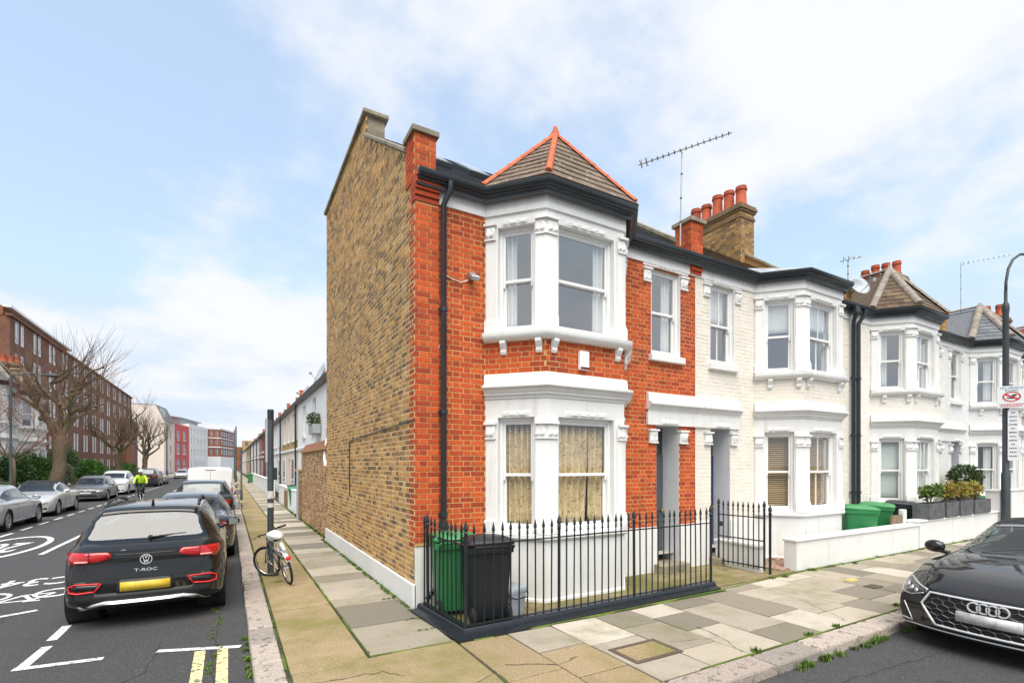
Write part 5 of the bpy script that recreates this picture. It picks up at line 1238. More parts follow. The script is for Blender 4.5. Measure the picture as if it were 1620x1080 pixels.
def catmull(P, sub):
    out = []
    for i in range(len(P)-1):
        p0, p1, p2, p3 = P[max(i-1, 0)], P[i], P[i+1], P[min(i+2, len(P)-1)]
        for k in range(sub):
            t = k/sub; out.append(tuple(0.5*((2*p1[j]) + (-p0[j]+p2[j])*t + (2*p0[j]-5*p1[j]+4*p2[j]-p3[j])*t*t + (-p0[j]+3*p1[j]-3*p2[j]+p3[j])*t**3) for j in range(2)))
    out.append(P[-1]); return out
class Car:
    def __init__(s, name, loc, rz, label, cat, sp):
        s.sp = sp; s.o = thing(name, loc, label, cat, rz=rz); L = sp['L']; s.L = L
        top, belt, w_, wr, zb = (pchip(sp[k]) for k in ('top', 'belt', 'w', 'wr', 'zb'))
        n = sp.get('n', 64); sub = sp.get('sub', 3); hx = L/2
        st = [-hx, -hx+0.03, -hx+0.07] + [-hx+0.12 + (L-0.24)*i/n for i in range(n+1)] + [hx-0.07, hx-0.03, hx]
        fr, rr = pchip(sp.get('fprof', [(0, 0), (2, 0)])), pchip(sp.get('rprof', [(0, 0), (2, 0)])); bf, br = sp.get('bowf', 0.22), sp.get('bowr', 0.16)
        ss = lambda t: max(0, min(1, t))**2*(3-2*max(0, min(1, t)))
        def deform(x, y, z):
            a = ss(1-(hx-x)/sp.get('fl', 0.9)); b = ss(1-(x+hx)/sp.get('rl', 0.7)); W_ = sp['W']/2
            return x - a*(bf*(abs(y)/W_)**2.3 + fr(z)) + b*(br*(abs(y)/W_)**2.3 + rr(z))
        rows = []; key = []
        for x in st:
            zt, W_, b0, r_ = top(x), w_(x), zb(x), wr(x); zl = min(belt(x), zt-0.015); cab = max(0, min(1, (zt-zl-0.03)/0.22))
            A = [(W_*0.84, b0), (W_*0.955, b0+0.06), (W_*0.985, b0+0.16), (W_*1.0, b0+0.45*(zl-b0)), (W_*0.99, zl-0.13*(zl-b0)), (W_*0.955, zl-0.02), (W_*0.935, zl)]
            ze = zt - 0.015 - sp.get('edge', 0.075)*cab; re = r_*cab + W_*0.86*(1-cab)
            ze = max(ze, zl+0.004)
            pl = (W_*0.935, zl); pr = (re, ze)
            mid = [(pl[0]+(pr[0]-pl[0])*t+0.018*cab*sin(pi*t), pl[1]+(pr[1]-pl[1])*t) for t in (0.10, 0.36, 0.64, 0.90)]
            Rf = [pr, (re*0.93, ze+(zt-ze)*0.50), (re*0.80, ze+(zt-ze)*0.78), (re*0.45, ze+(zt-ze)*0.965), (0.0, zt)]
            a = catmull(A, sub); f_ = catmull(Rf, sub)
            row = [(0.0, b0)] + a + mid + f_
            rows.append([(deform(x, y, z), y, z) for y, z in row])
            if not key: key = ['under'] + ['side']*(len(a)-1) + ['frame', 'win', 'win', 'win', 'frame'] + ['edge']*(sub) + ['roof']*(len(f_)-1-sub); s.na = len(a)
        s.st = st; nr = len(rows[0])
        wx = sp['wheels']; R = sp['R']; RA = sp.get('arch', R*1.13); zc = R
        parts = {}
        def sn(x, y, z):
            for c in wx:
                dx, dz = x-c, z-zc; d = sqrt(dx*dx+dz*dz)
                if d < RA:
                    if dz < 0: return (c + (1 if dx >= 0 else -1)*sqrt(max(0, RA*RA-dz*dz)), y, z)
                    d = max(d, 1e-4); return (c+dx/d*RA, y, zc+dz/d*RA)
            return (x, y, z)
        ins = lambda p: any((p[0]-c)**2+(p[2]-zc)**2 < RA*RA for c in wx)
        for i in range(len(st)-1):
            xm = (st[i]+st[i+1])/2
            for k in range(nr-1):
                q = [rows[i][k], rows[i+1][k], rows[i+1][k+1], rows[i][k+1]]; kk = key[k]
                zm = sum(p[2] for p in q)/4
                if kk == 'under': m_ = 'under'
                elif kk == 'side':
                    if all(ins(p) for p in q): continue
                    q = [sn(*p) for p in q]; m_ = 'cladding' if sp.get('clad') and (k < 1+sub*2 or any(((xm-c)**2+(zm-zc)**2) < (RA+0.055)**2 for c in wx)) else 'body'
                elif kk == 'win':
                    hgt = rows[i][s.na+4][2]-rows[i][s.na+1][2]
                    m_ = 'side_window' if sp['sw'][0] < xm < sp['sw'][1] and hgt > 0.09 and not any(abs(xm-b) < 0.035 for b in sp.get('pil', ())) else ('window_trim' if sp['sw'][0]-0.1 < xm < sp['sw'][1]+0.1 and hgt > 0.09 else 'body')
                elif kk == 'frame': m_ = 'body'
                else:
                    m_ = 'body'
                    if kk == 'roof':
                        if sp['ws'][0] < xm < sp['ws'][1]: m_ = 'windscreen'
                        elif sp['rw'] and sp['rw'][0] < xm < sp['rw'][1]: m_ = 'rear_window'
                    if m_ == 'body' and sp.get('soft') and sp['soft'][0] < xm < sp['soft'][1]: m_ = 'soft_top'
                if m_ == 'body' and kk == 'edge' and sp.get('edgeglass') and sp['rw'][0] < xm < sp['rw'][1]: m_ = 'window_trim'
                if sp.get('soft') and kk in ('frame',) and sp['soft'][0] < xm < sp['soft'][1]-0.5 and k > s.na+2: m_ = 'soft_top'
                if m_ == 'side_window': m_ = 'side_window%d' % sum(xm > b for b in sp.get('pil', ()))
                mb = parts.setdefault(m_+('_l' if m_[:4] == 'side' else ''), MB()); mb.add(q, [(3, 2, 1, 0)])
                mb = parts.setdefault(m_+('_r' if m_[:4] == 'side' else ''), MB()); mb.add([(x, -y, z) for x, y, z in q], [(0, 1, 2, 3)])
        for i, flip in ((0, True), (len(st)-1, False)):       # nose and tail
            g = []
            for k in range(nr):
                y0, z0 = rows[i][k][1], rows[i][k][2]; g.append([(deform(st[i], y0*t, z0), y0*t, z0) for t in [-1+2*j/16 for j in range(17)]])
            mb = parts.setdefault('body', MB())
            for a, b in zip(g[:-1], g[1:]):
                for j in range(16):
                    q = [a[j], a[j+1], b[j+1], b[j]]; 
                    if flip: q = q[::-1]
                    mb.add(q, [(0, 1, 2, 3)])
        mats = dict(body=sp['paint'], under=M_under, cladding=sp.get('cladm', M_trim), side_window=sp.get('glass', M_cglass), window_trim=M_gloss, windscreen=M_cglass, rear_window=sp.get('rglass', M_cglassd), soft_top=M_soft)
        names = dict(under='underside')
        allv, allf = [], []
        for k, mb in parts.items():
            bm_ = bmesh.new(); vs_ = [bm_.verts.new(v) for v in mb.v]
            for f in mb.f:
                try: bm_.faces.new([vs_[j] for j in f])
                except ValueError: pass
            bmesh.ops.remove_doubles(bm_, verts=bm_.verts, dist=0.0008)
            bmesh.ops.dissolve_degenerate(bm_, edges=bm_.edges, dist=0.0005)
            for f in bm_.faces: f.smooth = True
            for e in bm_.edges:
                if len(e.link_faces) == 2 and e.calc_face_angle(0) > radians(38): e.smooth = False
            kn = 'side_window' if k[:4] == 'side' else k
            me = bpy.data.meshes.new(kn); bm_.to_mesh(me); bm_.free(); me.materials.append(mats[kn])
            ob = link(names.get(kn, kn), me, s.o, local=True)
            if k == 'body': s.body = ob
            n0 = len(allv); allv += mb.v; allf += [tuple(j+n0 for j in f) for f in mb.f]
        s.bvh = BVHTree.FromPolygons([Vector(v) for v in allv], allf)
        # wheels in dark wells
        ty = sp.get('tw', 0.215)
        s.wheels(wx, R, RA, ty, sp.get('rim', M_rim))
        if sp.get('cabin', True):
            b = MB(); xs0, xs1 = sp['sw']; hw = sp['W']/2*0.86
            b.box(xs0-0.1, xs1-0.25, -hw*0.95, hw*0.95, 0.35, 0.62); 
            for yy in (-0.36, 0.36):
                for xx in sp.get('seats', (0.05, -0.85)): b.hexa([(xx-0.1,yy-0.24,0.55),(xx+0.1,yy-0.24,0.55),(xx+0.1,yy+0.24,0.55),(xx-0.1,yy+0.24,0.55),(xx-0.30,yy-0.2,1.12),(xx-0.20,yy-0.2,1.12),(xx-0.20,yy+0.2,1.12),(xx-0.30,yy+0.2,1.12)]); b.box(xx-0.32, xx-0.22, yy-0.12, yy+0.12, 1.13, 1.30)
            b.box(xs1-0.35, xs1+0.05, -hw*0.93, hw*0.93, 0.6, min(0.93, belt(xs1)-0.02)); b.build('interior', M_seat, s.o, local=True, bev=0.03)
    def wheels(s, wx, R, RA, ty, rim):
        wdt = pchip(s.sp['w'])
        for c in wx:
            for sd in (1, -1):
                yo = wdt(c)*0.985; yi = yo - ty
                b = MB(); pr = [(R*0.60, yi+0.02), (R*0.72, yi), (R*0.95, yi+0.01), (R, yi+0.045), (R, yo-0.045), (R*0.95, yo-0.008), (R*0.74, yo), (R*0.64, yo-0.012), (R*0.60, yo-0.04)]
                b.lathe([(r, sd*y) for r, y in pr], 28, (c, 0, R), 'y'); w_ = b.build('wheel', M_tyre, s.o, local=True, auto=35)
                b = MB(); b.lathe([(R*0.66, sd*(yo-0.012)), (R*0.64, sd*(yo-0.004)), (R*0.60, sd*(yo-0.012)), (R*0.57, sd*(yo-0.07)), (R*0.0, sd*(yo-0.09))], 28, (c, 0, R), 'y')
                b.lathe([(R*0.17, sd*(yo-0.05)), (R*0.16, sd*(yo-0.022)), (0.001, sd*(yo-0.018))], 14, (c, 0, R), 'y')
                for k in range(5):
                    for dk in (-0.13, 0.13):
                        a = 2*pi*k/5+dk; a2 = 2*pi*k/5+dk*2.1; ca, sa, cb, sb = cos(a), sin(a), cos(a2), sin(a2); tn = 0.028*R/0.33
                        y1, y2 = sd*(yo-0.025), sd*(yo-0.010); y3 = sd*(yo-0.06)
                        P = lambda r, c_, s__, o_, y: (c+r*c_-o_*s__, y, R+r*s__+o_*c_)
                        b.hexa([P(R*.13, ca, sa, -tn, y3), P(R*.62, cb, sb, -tn, y3), P(R*.62, cb, sb, tn, y3), P(R*.13, ca, sa, tn, y3), P(R*.13, ca, sa, -tn, y1), P(R*.62, cb, sb, -tn, y2), P(R*.62, cb, sb, tn, y2), P(R*.13, ca, sa, tn, y1)])
                b.build('rim', rim, w_, local=True, auto=35)
                b = MB(); b.lathe([(RA*0.995, sd*(yo+0.0)), (RA*1.0, sd*(yi-0.12)), (0.02, sd*(yi-0.12))], 24, (c, 0, R), 'y'); b.build('wheel_well', M_under, s.o, local=True)
    def hit(s, face, a, b):
        if face == 'front': r_ = s.bvh.ray_cast(Vector((9, a, b)), Vector((-1, 0, 0)))
        elif face == 'rear': r_ = s.bvh.ray_cast(Vector((-9, a, b)), Vector((1, 0, 0)))
        elif face == 'left': r_ = s.bvh.ray_cast(Vector((a, 5, b)), Vector((0, -1, 0)))
        elif face == 'right': r_ = s.bvh.ray_cast(Vector((a, -5, b)), Vector((0, 1, 0)))
        else: r_ = s.bvh.ray_cast(Vector((a, b, 5)), Vector((0, 0, -1)))
        return r_[0], r_[1]
    def decal(s, name, face, poly, m, off=0.006, g=0.06, parent=None, lab=None, crown=0.0):
        """a lamp, badge, seam or panel laid on the body: plan polygon projected on the surface"""
        bm_ = bmesh.new(); f = bm_.faces.new([bm_.verts.new((p[0], p[1], 0)) for p in poly]); 
        if f.normal.z < 0: f.normal_flip()
        for ax in (0, 1):
            lo, hi = min(p[ax] for p in poly), max(p[ax] for p in poly); k = lo+g
            while k < hi-1e-4:
                co = Vector((k, 0, 0)) if ax == 0 else Vector((0, k, 0)); no = Vector((1, 0, 0)) if ax == 0 else Vector((0, 1, 0))
                bmesh.ops.bisect_plane(bm_, geom=bm_.verts[:]+bm_.edges[:]+bm_.faces[:], plane_co=co, plane_no=no); k += g
        dirv = {'front': Vector((1, 0, 0)), 'rear': Vector((-1, 0, 0)), 'left': Vector((0, 1, 0)), 'right': Vector((0, -1, 0)), 'top': Vector((0, 0, 1))}[face]
        last = None; bad = 0
        bnd = {v for e in bm_.edges if len(e.link_faces) == 1 for v in e.verts}
        pos = {}
        for v in bm_.verts:
            p, n = s.hit(face, v.co.x, v.co.y)
            if p is None:
                p = last if last is not None else Vector((0, 0, 0)); bad += 1
                p = {'front': Vector((p.x, v.co.x, v.co.y)), 'rear': Vector((p.x, v.co.x, v.co.y))}.get(face, p)
            else: last = p
            pos[v] = (p, p + dirv*(off + (crown if v not in bnd else 0)))
        for v in bm_.verts: v.co = pos[v][1]
        be = [e for e in bm_.edges if len(e.link_faces) == 1]
        r_ = bmesh.ops.extrude_edge_only(bm_, edges=be)
        for v in [q for q in r_['geom'] if isinstance(q, bmesh.types.BMVert)]: v.co = v.co - dirv*(off+0.02)
        bmesh.ops.recalc_face_normals(bm_, faces=bm_.faces[:])
        for fc in bm_.faces: fc.smooth = abs(fc.normal.dot(dirv)) > 0.3
        me = bpy.data.meshes.new(name); bm_.to_mesh(me); bm_.free(); me.materials.append(m)
        return link(name, me, parent or s.o, local=True, label=lab)
    def sym(s, name, face, poly, m, **k):
        s.decal(name, face, poly, m, **k); s.decal(name, face, [(-a, b) for a, b in poly][::-1], m, **k)
    def line(s, name, face, pts, w_, m, off=0.003):
        b = MB(); P = []
        for i in range(len(pts)-1):
            (a0, b0), (a1, b1) = pts[i], pts[i+1]; n = max(2, int(sqrt((a1-a0)**2+(b1-b0)**2)/0.05))
            for k in range(n + (1 if i == len(pts)-2 else 0)):
                p, nn = s.hit(face, a0+(a1-a0)*k/n, b0+(b1-b0)*k/n)
                if p is not None: P.append(p + nn*off)
        if len(P) > 1: b.tube(P, w_/2, 6); return b.build(name, m, s.o, local=True, smooth=True)
    def mirrors(s, x, z, y, m):
        for sd in (1, -1):
            b = MB(); b.ball((x, sd*(y+0.11), z), (0.075, 0.12, 0.085), 12, 8); b.hexa([(x-0.04, sd*(y-0.05), z-0.09), (x+0.06, sd*(y-0.05), z-0.09), (x+0.06, sd*(y+0.06), z-0.07), (x-0.04, sd*(y+0.06), z-0.07), (x-0.04, sd*(y-0.05), z-0.05), (x+0.06, sd*(y-0.05), z-0.05), (x+0.06, sd*(y+0.06), z-0.03), (x-0.04, sd*(y+0.06), z-0.03)])
            mo = b.build('mirror', m, s.o, local=True, auto=50)
            b = MB(); b.box(x-0.083, x-0.065, sd*(y+0.04), sd*(y+0.19), z-0.055, z+0.055); b.build('mirror_glass', M_chrome, mo, local=True)
    def doors(s, xs_, z0, z1, hz, hx):
        for sd in ('left', 'right'):
            for x in xs_: s.line('door_seam', sd, [(x, z0), (x, z1)], 0.006, M_under, 0.0)
            for x in hx:
                p, n = s.hit(sd, x, hz)
                if p is not None: b = MB(); b.ball((p.x, p.y, p.z), (0.10, 0.03, 0.016), 10, 6); b.build('door_handle', s.sp['paint'], s.o, local=True, smooth=True)
rotp = lambda c, r, n, sx=1.0: [(c[0]+sx*r*cos(2*pi*k/n), c[1]+r*sin(2*pi*k/n)) for k in range(n)]

def spec(kind, L, W_, H, R, paint_, **k):
    h = L/2
    P = dict(
      suv=dict(top=[(-1,.64),(-.955,.68),(-.905,.70),(-.735,.945),(-.60,.985),(-.2,1.0),(.12,.972),(.27,.90),(.50,.69),(.60,.665),(.85,.61),(.96,.545),(1,.49)], belt=[(-1,.60),(-.9,.655),(-.3,.635),(.5,.605),(.85,.56),(1,.47)], ws=(.27,.50), rw=(-.905,-.735), sw=(-.72,.47), pil=(-.42,.02), wr=.645),
      hatch=dict(top=[(-1,.60),(-.965,.64),(-.92,.66),(-.73,.93),(-.55,.985),(-.15,1.0),(.10,.97),(.26,.88),(.48,.655),(.58,.63),(.84,.57),(.95,.50),(1,.43)], belt=[(-1,.55),(-.9,.625),(-.3,.615),(.5,.585),(.85,.52),(1,.40)], ws=(.25,.485), rw=(-.92,-.72), sw=(-.70,.46), pil=(-.38,.03), wr=.63),
      saloon=dict(top=[(-1,.62),(-.96,.67),(-.88,.70),(-.68,.715),(-.62,.73),(-.40,.93),(-.25,.985),(-.02,1.0),(.12,.975),(.24,.89),(.42,.675),(.50,.65),(.82,.575),(.95,.50),(1,.42)], belt=[(-1,.56),(-.9,.64),(-.3,.635),(.4,.61),(.85,.53),(1,.40)], ws=(.23,.425), rw=(-.62,-.38), sw=(-.55,.40), pil=(-.30,.03), wr=.62),
      cabrio=dict(top=[(-1,.60),(-.96,.66),(-.88,.70),(-.66,.725),(-.58,.77),(-.40,.93),(-.25,.985),(-.08,1.0),(.06,.985),(.15,.94),(.42,.695),(.50,.675),(.82,.585),(.94,.51),(1,.44)], belt=[(-1,.55),(-.9,.65),(-.3,.66),(.4,.645),(.85,.55),(1,.42)], ws=(.12,.425), rw=(-.53,-.40), sw=(-.42,.37), pil=(-.14,), wr=.60),
      van=dict(top=[(-1,.93),(-.985,.965),(-.94,.985),(-.5,1.0),(.2,.99),(.42,.955),(.52,.88),(.72,.60),(.78,.565),(.92,.50),(.98,.43),(1,.36)], belt=[(-1,.58),(.4,.575),(.7,.53),(.9,.46),(1,.34)], ws=(.52,.72), rw=None, sw=(.2,.66), pil=(), wr=.70))[kind]
    d = {q: v for q, v in P.items() if q not in ('wr',)}
    sc = lambda l: [(a*h, b*H) for a, b in l]
    d['top'], d['belt'] = sc(P['top']), sc(P['belt'])
    for q in ('ws', 'rw', 'sw'): d[q] = tuple(v*h for v in P[q]) if P[q] else None
    d['pil'] = tuple(v*h for v in P['pil'])
    w = W_/2; d['w'] = [(-h, w*.83), (-h+.06, w*.90), (-h+.25, w*.965), (-h+.8, w), (h-.9, w), (h-.35, w*.965), (h-.1, w*.89), (h, w*.82)]
    d['wr'] = [(-h, w*P['wr']*.98), (0, w*P['wr']*1.06), (h, w*P['wr'])] if kind != 'van' else [(-h, w*.84), (.3*h, w*.84), (.6*h, w*.78), (h, w*.7)]
    d['zb'] = [(-h, .30), (-h+.3, .20), (-h+.8, .17), (h-.7, .17), (h-.2, .17), (h, .20)]
    d.update(L=L, W=W_, H=H, R=R, paint=paint_); d.update(k); return d
def detail(c, head=M_head, grille=M_gloss, plate_f=True, plate_r=True, tail=True):
    """lamps, grille and plates of an ordinary parked car"""
    s_ = c.sp; w = s_['W']/2; zf = pchip(s_['top'])(s_['L']/2); zr = pchip(s_['top'])(-s_['L']/2)
    c.sym('headlamp', 'front', [(w*.50, zf-.12), (w*.80, zf-.08), (w*.84, zf+.02), (w*.66, zf+.01), (w*.48, zf-.045)], head, crown=0.008)
    c.decal('grille', 'front', [(-w*.46, zf-.10), (w*.46, zf-.10), (w*.46, zf-.045), (-w*.46, zf-.045)], grille)
    c.decal('air_intake', 'front', [(-w*.60, .27), (w*.60, .27), (w*.52, .40), (-w*.52, .40)], M_trim)
    c.sym('fog_lamp', 'front', [(w*.64, .30), (w*.78, .31), (w*.76, .38), (w*.66, .38)], M_gloss)
    if plate_f: c.decal('number_plate', 'front', [(-.26, .42), (.26, .42), (.26, .53), (-.26, .53)], M_pw, off=0.015)
    b = MB(); b.lathe([(0, 0.02), (0.05, 0.02), (0.055, 0)], 18, (c.hit('front', 0, zf-.07)[0].x, 0, zf-.07), 'x'); b.build('emblem', M_chrome, c.o, local=True)
    if tail: c.sym('tail_lamp', 'rear', [(w*.50, zr-.20), (w*.83, zr-.20), (w*.83, zr-.04), (w*.50, zr-.06)], M_tail)
    if plate_r: c.decal('number_plate', 'rear', [(-.26, zr-.36), (.26, zr-.36), (.26, zr-.25), (-.26, zr-.25)], M_py, off=0.012)
    c.decal('rear_bumper', 'rear', [(-w*.8, .32), (w*.8, .32), (w*.82, .40), (-w*.82, .40)], M_trim, off=0.008)
ZRD = ZR + 0.001
# --- black SUV seen from behind, nearest on the left
sp = spec('suv', 4.24, 1.82, 1.555, 0.345, PB, wheels=(-1.33, 1.26), n=72, clad=True, cladm=M_gloss, arch=0.385, bowr=0.14, rprof=[(0.2, .05), (.35, .0), (.62, .0), (.75, .045), (.90, .055), (1.05, .07)], rglass=M_cglassd, glass=M_cglass, edge=0.06, rim=M_rimd, edgeglass=True)
sp['wr'] = [(-2.12, .70), (-1.9, .68), (-1.5, .615), (0, .62), (2.12, .6)]
c = T = Car('parked_car', (-0.94, 7.95+2.12, ZRD), pi/2, 'black SUV parked nearest the camera, seen from behind, with yellow number plate', 'car', sp)
w = 0.91
c.sym('tail_lamp', 'rear', [(.36, .905), (.50, .865), (.80, .835), (.835, .90), (.825, .985), (.40, .985), (.36, .95)], M_tail, off=0.02, crown=0.006)
c.sym('tail_lamp_bar', 'rear', [(.585, .85), (.60, .85), (.60, .985), (.585, .985)], M_tail2, off=0.03)
c.sym('lamp_strip', 'rear', [(.60, .862), (.74, .862), (.74, .885), (.60, .885)], mat('pale_lamp_strip', (0.8, 0.35, 0.33), 0.2), off=0.031)
c.decal('number_plate', 'rear', [(-.265, .485), (.265, .485), (.265, .60), (-.265, .60)], M_py, off=0.022, g=0.2)
c.decal('bumper_insert', 'rear', [(-.84, .36), (.84, .36), (.84, .62), (.62, .635), (.50, .47), (-.50, .47), (-.62, .635), (-.84, .62)], M_trim, off=0.006)
c.decal('rear_panel', 'rear', [(-.30, .465), (.30, .465), (.30, .62), (-.30, .62)], M_trim, off=0.01)
for sd in (1, -1):
    pl = [(sd*.52, .505), (sd*.70, .49), (sd*.775, .505), (sd*.78, .575), (sd*.72, .60), (sd*.455, .60)]
    c.decal('fog_lamp_recess', 'rear', pl, M_gloss, off=0.012); c.line('reflector_trim', 'rear', pl+[pl[0]], 0.020, M_redl, 0.014)
dz = [(-.72, .245), (-.55, .345), (-.42, .375), (.42, .375), (.55, .345), (.72, .245), (.66, .235), (.52, .31), (.40, .335), (-.40, .335), (-.52, .31), (-.66, .235)]
c.decal('silver_diffuser', 'rear', dz, M_satin, off=0.03, g=0.1)
c.decal('diffuser', 'rear', [(-.62, .235), (.62, .235), (.5, .315), (.4, .335), (-.4, .335), (-.5, .315)], M_under, off=0.018)
for sd in (1, -1): c.line('tailgate_seam', 'rear', [(sd*.72, 1.10), (sd*.64, .80), (sd*.55, .655), (0, .635)], 0.006, M_under, 0.0)
c.line('tailgate_crease', 'rear', [(-.36, .945), (.36, .945)], 0.010, M_gloss, 0.002)
p, n = c.hit('rear', 0, .865)
def disc_ring(mb, x, y, z, r0, r1, th, n=36):
    pr = [(r0, x), (r0, x-th), (r1, x-th), (r1, x)]; mb.lathe(pr, n, (0, y, z), 'x')
b = MB(); disc_ring(b, p.x-.004, 0, .868, .058, .066, .008)
for pts in ([(-.036, .046), (-.014, -.046), (0, -.006), (.014, -.046), (.036, .046)], [(-.017, .052), (0, .014), (.017, .052)]):
    for (a0, b0), (a1, b1) in zip(pts[:-1], pts[1:]): b.tube([(p.x-.010, a0, .868+b0), (p.x-.010, a1, .868+b1)], .0048, 6)
b.build('maker_badge', M_badge, c.o, local=True, auto=40)
p, n = c.hit('rear', 0, .735)
mtx = Matrix.Translation((p.x-0.006, 0, .735)) @ Matrix(((0, 0, -1, 0), (-1, 0, 0, 0), (0, 1, 0, 0), (0, 0, 0, 1)))
text_mesh('T-ROC', 0.052, M_badge, 'model_lettering', c.o, mtx, True, 0.003, sx=1.55)
b = MB(); p1, _ = c.hit('rear', -.02, 1.13); b.tube([(p1.x-.03, -.02, 1.125), (p1.x+.02, -.25, 1.14), (p1.x+.045, -.42, 1.15)], .012, 6); b.ball((p1.x-.02, -.02, 1.125), .03, 8, 6); b.build('rear_wiper', M_trim, c.o, local=True)
c.decal('roof_spoiler', 'top', [(-1.60, -.54), (-1.42, -.56), (-1.42, .56), (-1.60, .54)], PB, off=0.02)
for sd in (1, -1):
    b = MB(); P = []
    for k in range(11):
        x = -1.25+1.9*k/10; q, _ = c.hit('top', x, sd*.545); P.append((x, sd*.548, q.z + (0.055 if 0 < k < 10 else 0.0)))
    b.tube(P, 0.020, 8); b.build('roof_rail', M_trim, c.o, local=True, smooth=True)
q, _ = c.hit('top', -1.28, 0); b = MB(); b.hexa([(-1.40, -.025, q.z-.02), (-1.18, -.012, q.z-.01), (-1.18, .012, q.z-.01), (-1.40, .025, q.z-.02), (-1.40, -.006, q.z+.085), (-1.35, -.005, q.z+.085), (-1.35, .005, q.z+.085), (-1.40, .006, q.z+.085)]); b.build('antenna_fin', PB, c.o, local=True, bev=0.006)
c.mirrors(0.78, 1.03, 0.90, PB); c.doors((-.75, .18, 1.15), .32, .98, .88, (-.55, .38)); detail(c, plate_r=False) if False else None
c.line('number_light_trim', 'rear', [(-.30, .622), (.30, .622)], 0.012, M_gloss, 0.004)
# --- black convertible facing us on the right-hand street
sp = spec('cabrio', 4.70, 1.85, 1.385, 0.335, PB, wheels=(-1.40, 1.42), n=76, arch=0.37, soft=(-1.45, .36), bowf=0.22, fl=1.1, fprof=[(.15, .05), (.25, .0), (.45, .0), (.62, .03), (.75, .10)], top=[(-2.35,.84),(-2.26,.92),(-2.07,.97),(-1.55,1.01),(-1.36,1.07),(-.94,1.30),(-.59,1.365),(-.19,1.385),(.14,1.365),(.36,1.31),(.98,.975),(1.2,.955),(1.85,.87),(2.15,.79),(2.28,.72),(2.35,.64)])
sp['w'] = [(-2.35, .78), (-2.2, .86), (-1.6, .925), (1.4, .925), (2.0, .91), (2.25, .885), (2.35, .86)]
c = A = Car('parked_car', (6.92+2.35, 2.00, ZRD), pi, 'shiny black convertible with four ring badge, facing the camera at the right', 'car', sp)
gz = [(-.46, .29), (.46, .29), (.60, .50), (.52, .635), (-.52, .635), (-.60, .50)]
c.decal('grille_backing', 'front', gz, M_under, off=0.004)
c.line('grille_surround', 'front', gz+[gz[0]], 0.026, M_badge, 0.010)
b = MB()
for r_ in range(6):
    for q in range(-6, 7):
        cy, cz = q*0.112 + (0.056 if r_ % 2 else 0), .325+r_*0.056
        if abs(cy) > .54-(0.08 if cz > .58 or cz < .36 else 0.0): continue
        hx = [(cy+.056*0.98*cos(pi/6+pi/3*k)*1.12, cz+.0365*sin(pi/6+pi/3*k)) for k in range(6)]
        P = [c.hit('front', a, z)[0] for a, z in hx]
        if any(p is None for p in P): continue
        P = [p + Vector((.008, 0, 0)) for p in P]; b.tube(P+[P[0]], .0045, 4, cap=False)
b.build('grille_mesh', M_trim if False else mat('dark_chrome', (.22, .22, .23), .3, metal=.8), c.o, local=True)
p, _ = c.hit('front', 0, .575); b = MB()
for k in (-1.5, -.5, .5, 1.5): b.lathe([(.044, p.x+.018), (.044, p.x+.036), (.057, p.x+.036), (.057, p.x+.018), (.044, p.x+.018)], 28, (0, k*.076, .575), 'x')
b.build('ring_badge', M_badge, c.o, local=True, auto=40)
c.decal('number_plate', 'front', [(-.265, .395), (.265, .395), (.265, .505), (-.265, .505)], M_pw, off=0.03, g=0.3)
for sd in (1, -1):
    hp = [(sd*.57, .605), (sd*.72, .56), (sd*.87, .575), (sd*.905, .70), (sd*.82, .72), (sd*.56, .645)]
    c.decal('headlamp', 'front', hp, M_headd, off=0.006, g=0.04); c.line('headlamp_edge', 'front', [(sd*.56, .648), (sd*.82, .722), (sd*.90, .705)], .022, M_head, 0.008); c.line('light_signature', 'front', [(sd*.59, .61), (sd*.72, .57), (sd*.86, .585), (sd*.895, .69)], .010, M_head, 0.010)
    for kk in (.68, .75, .82): c.decal('lamp_projector', 'front', rotp((sd*kk, .625+(kk-.68)*.2), .022, 10), M_head, off=0.012)
    ip = [(sd*.70, .27), (sd*.86, .285), (sd*.90, .48), (sd*.80, .47)]
    c.decal('side_intake', 'front', ip, M_trim, off=0.004); c.line('intake_trim', 'front', [ip[3], ip[0], ip[1], ip[2]], .014, M_badge, 0.006)
    c.line('bonnet_seam', 'top', [(2.16, sd*.60), (1.7, sd*.70), (1.0, sd*.76)], .006, M_under, 0.0)
c.line('bonnet_edge', 'front', [(-.60, .665), (.60, .665)], .008, M_under, 0.0)
c.line('splitter', 'front', [(-.80, .235), (.80, .235)], .018, M_satin, 0.004)
c.mirrors(.78, .98, .90, PB); c.doors((-.55, .95), .3, .88, .78, (-.35,))
c.line('windscreen_frame', 'top', [(.38, -.50), (.36, 0), (.38, .50)], .03, M_satin, 0.004)
b = MB()
for k in (-.45, .15): b.tube([(1.02, k, .99), (.95, k+.3, 1.005)], .008, 5); b.tube([(1.0, k, 1.0), (.80, k+.45, 1.09)], .006, 5)
b.build('wipers', M_trim, c.o, local=True)
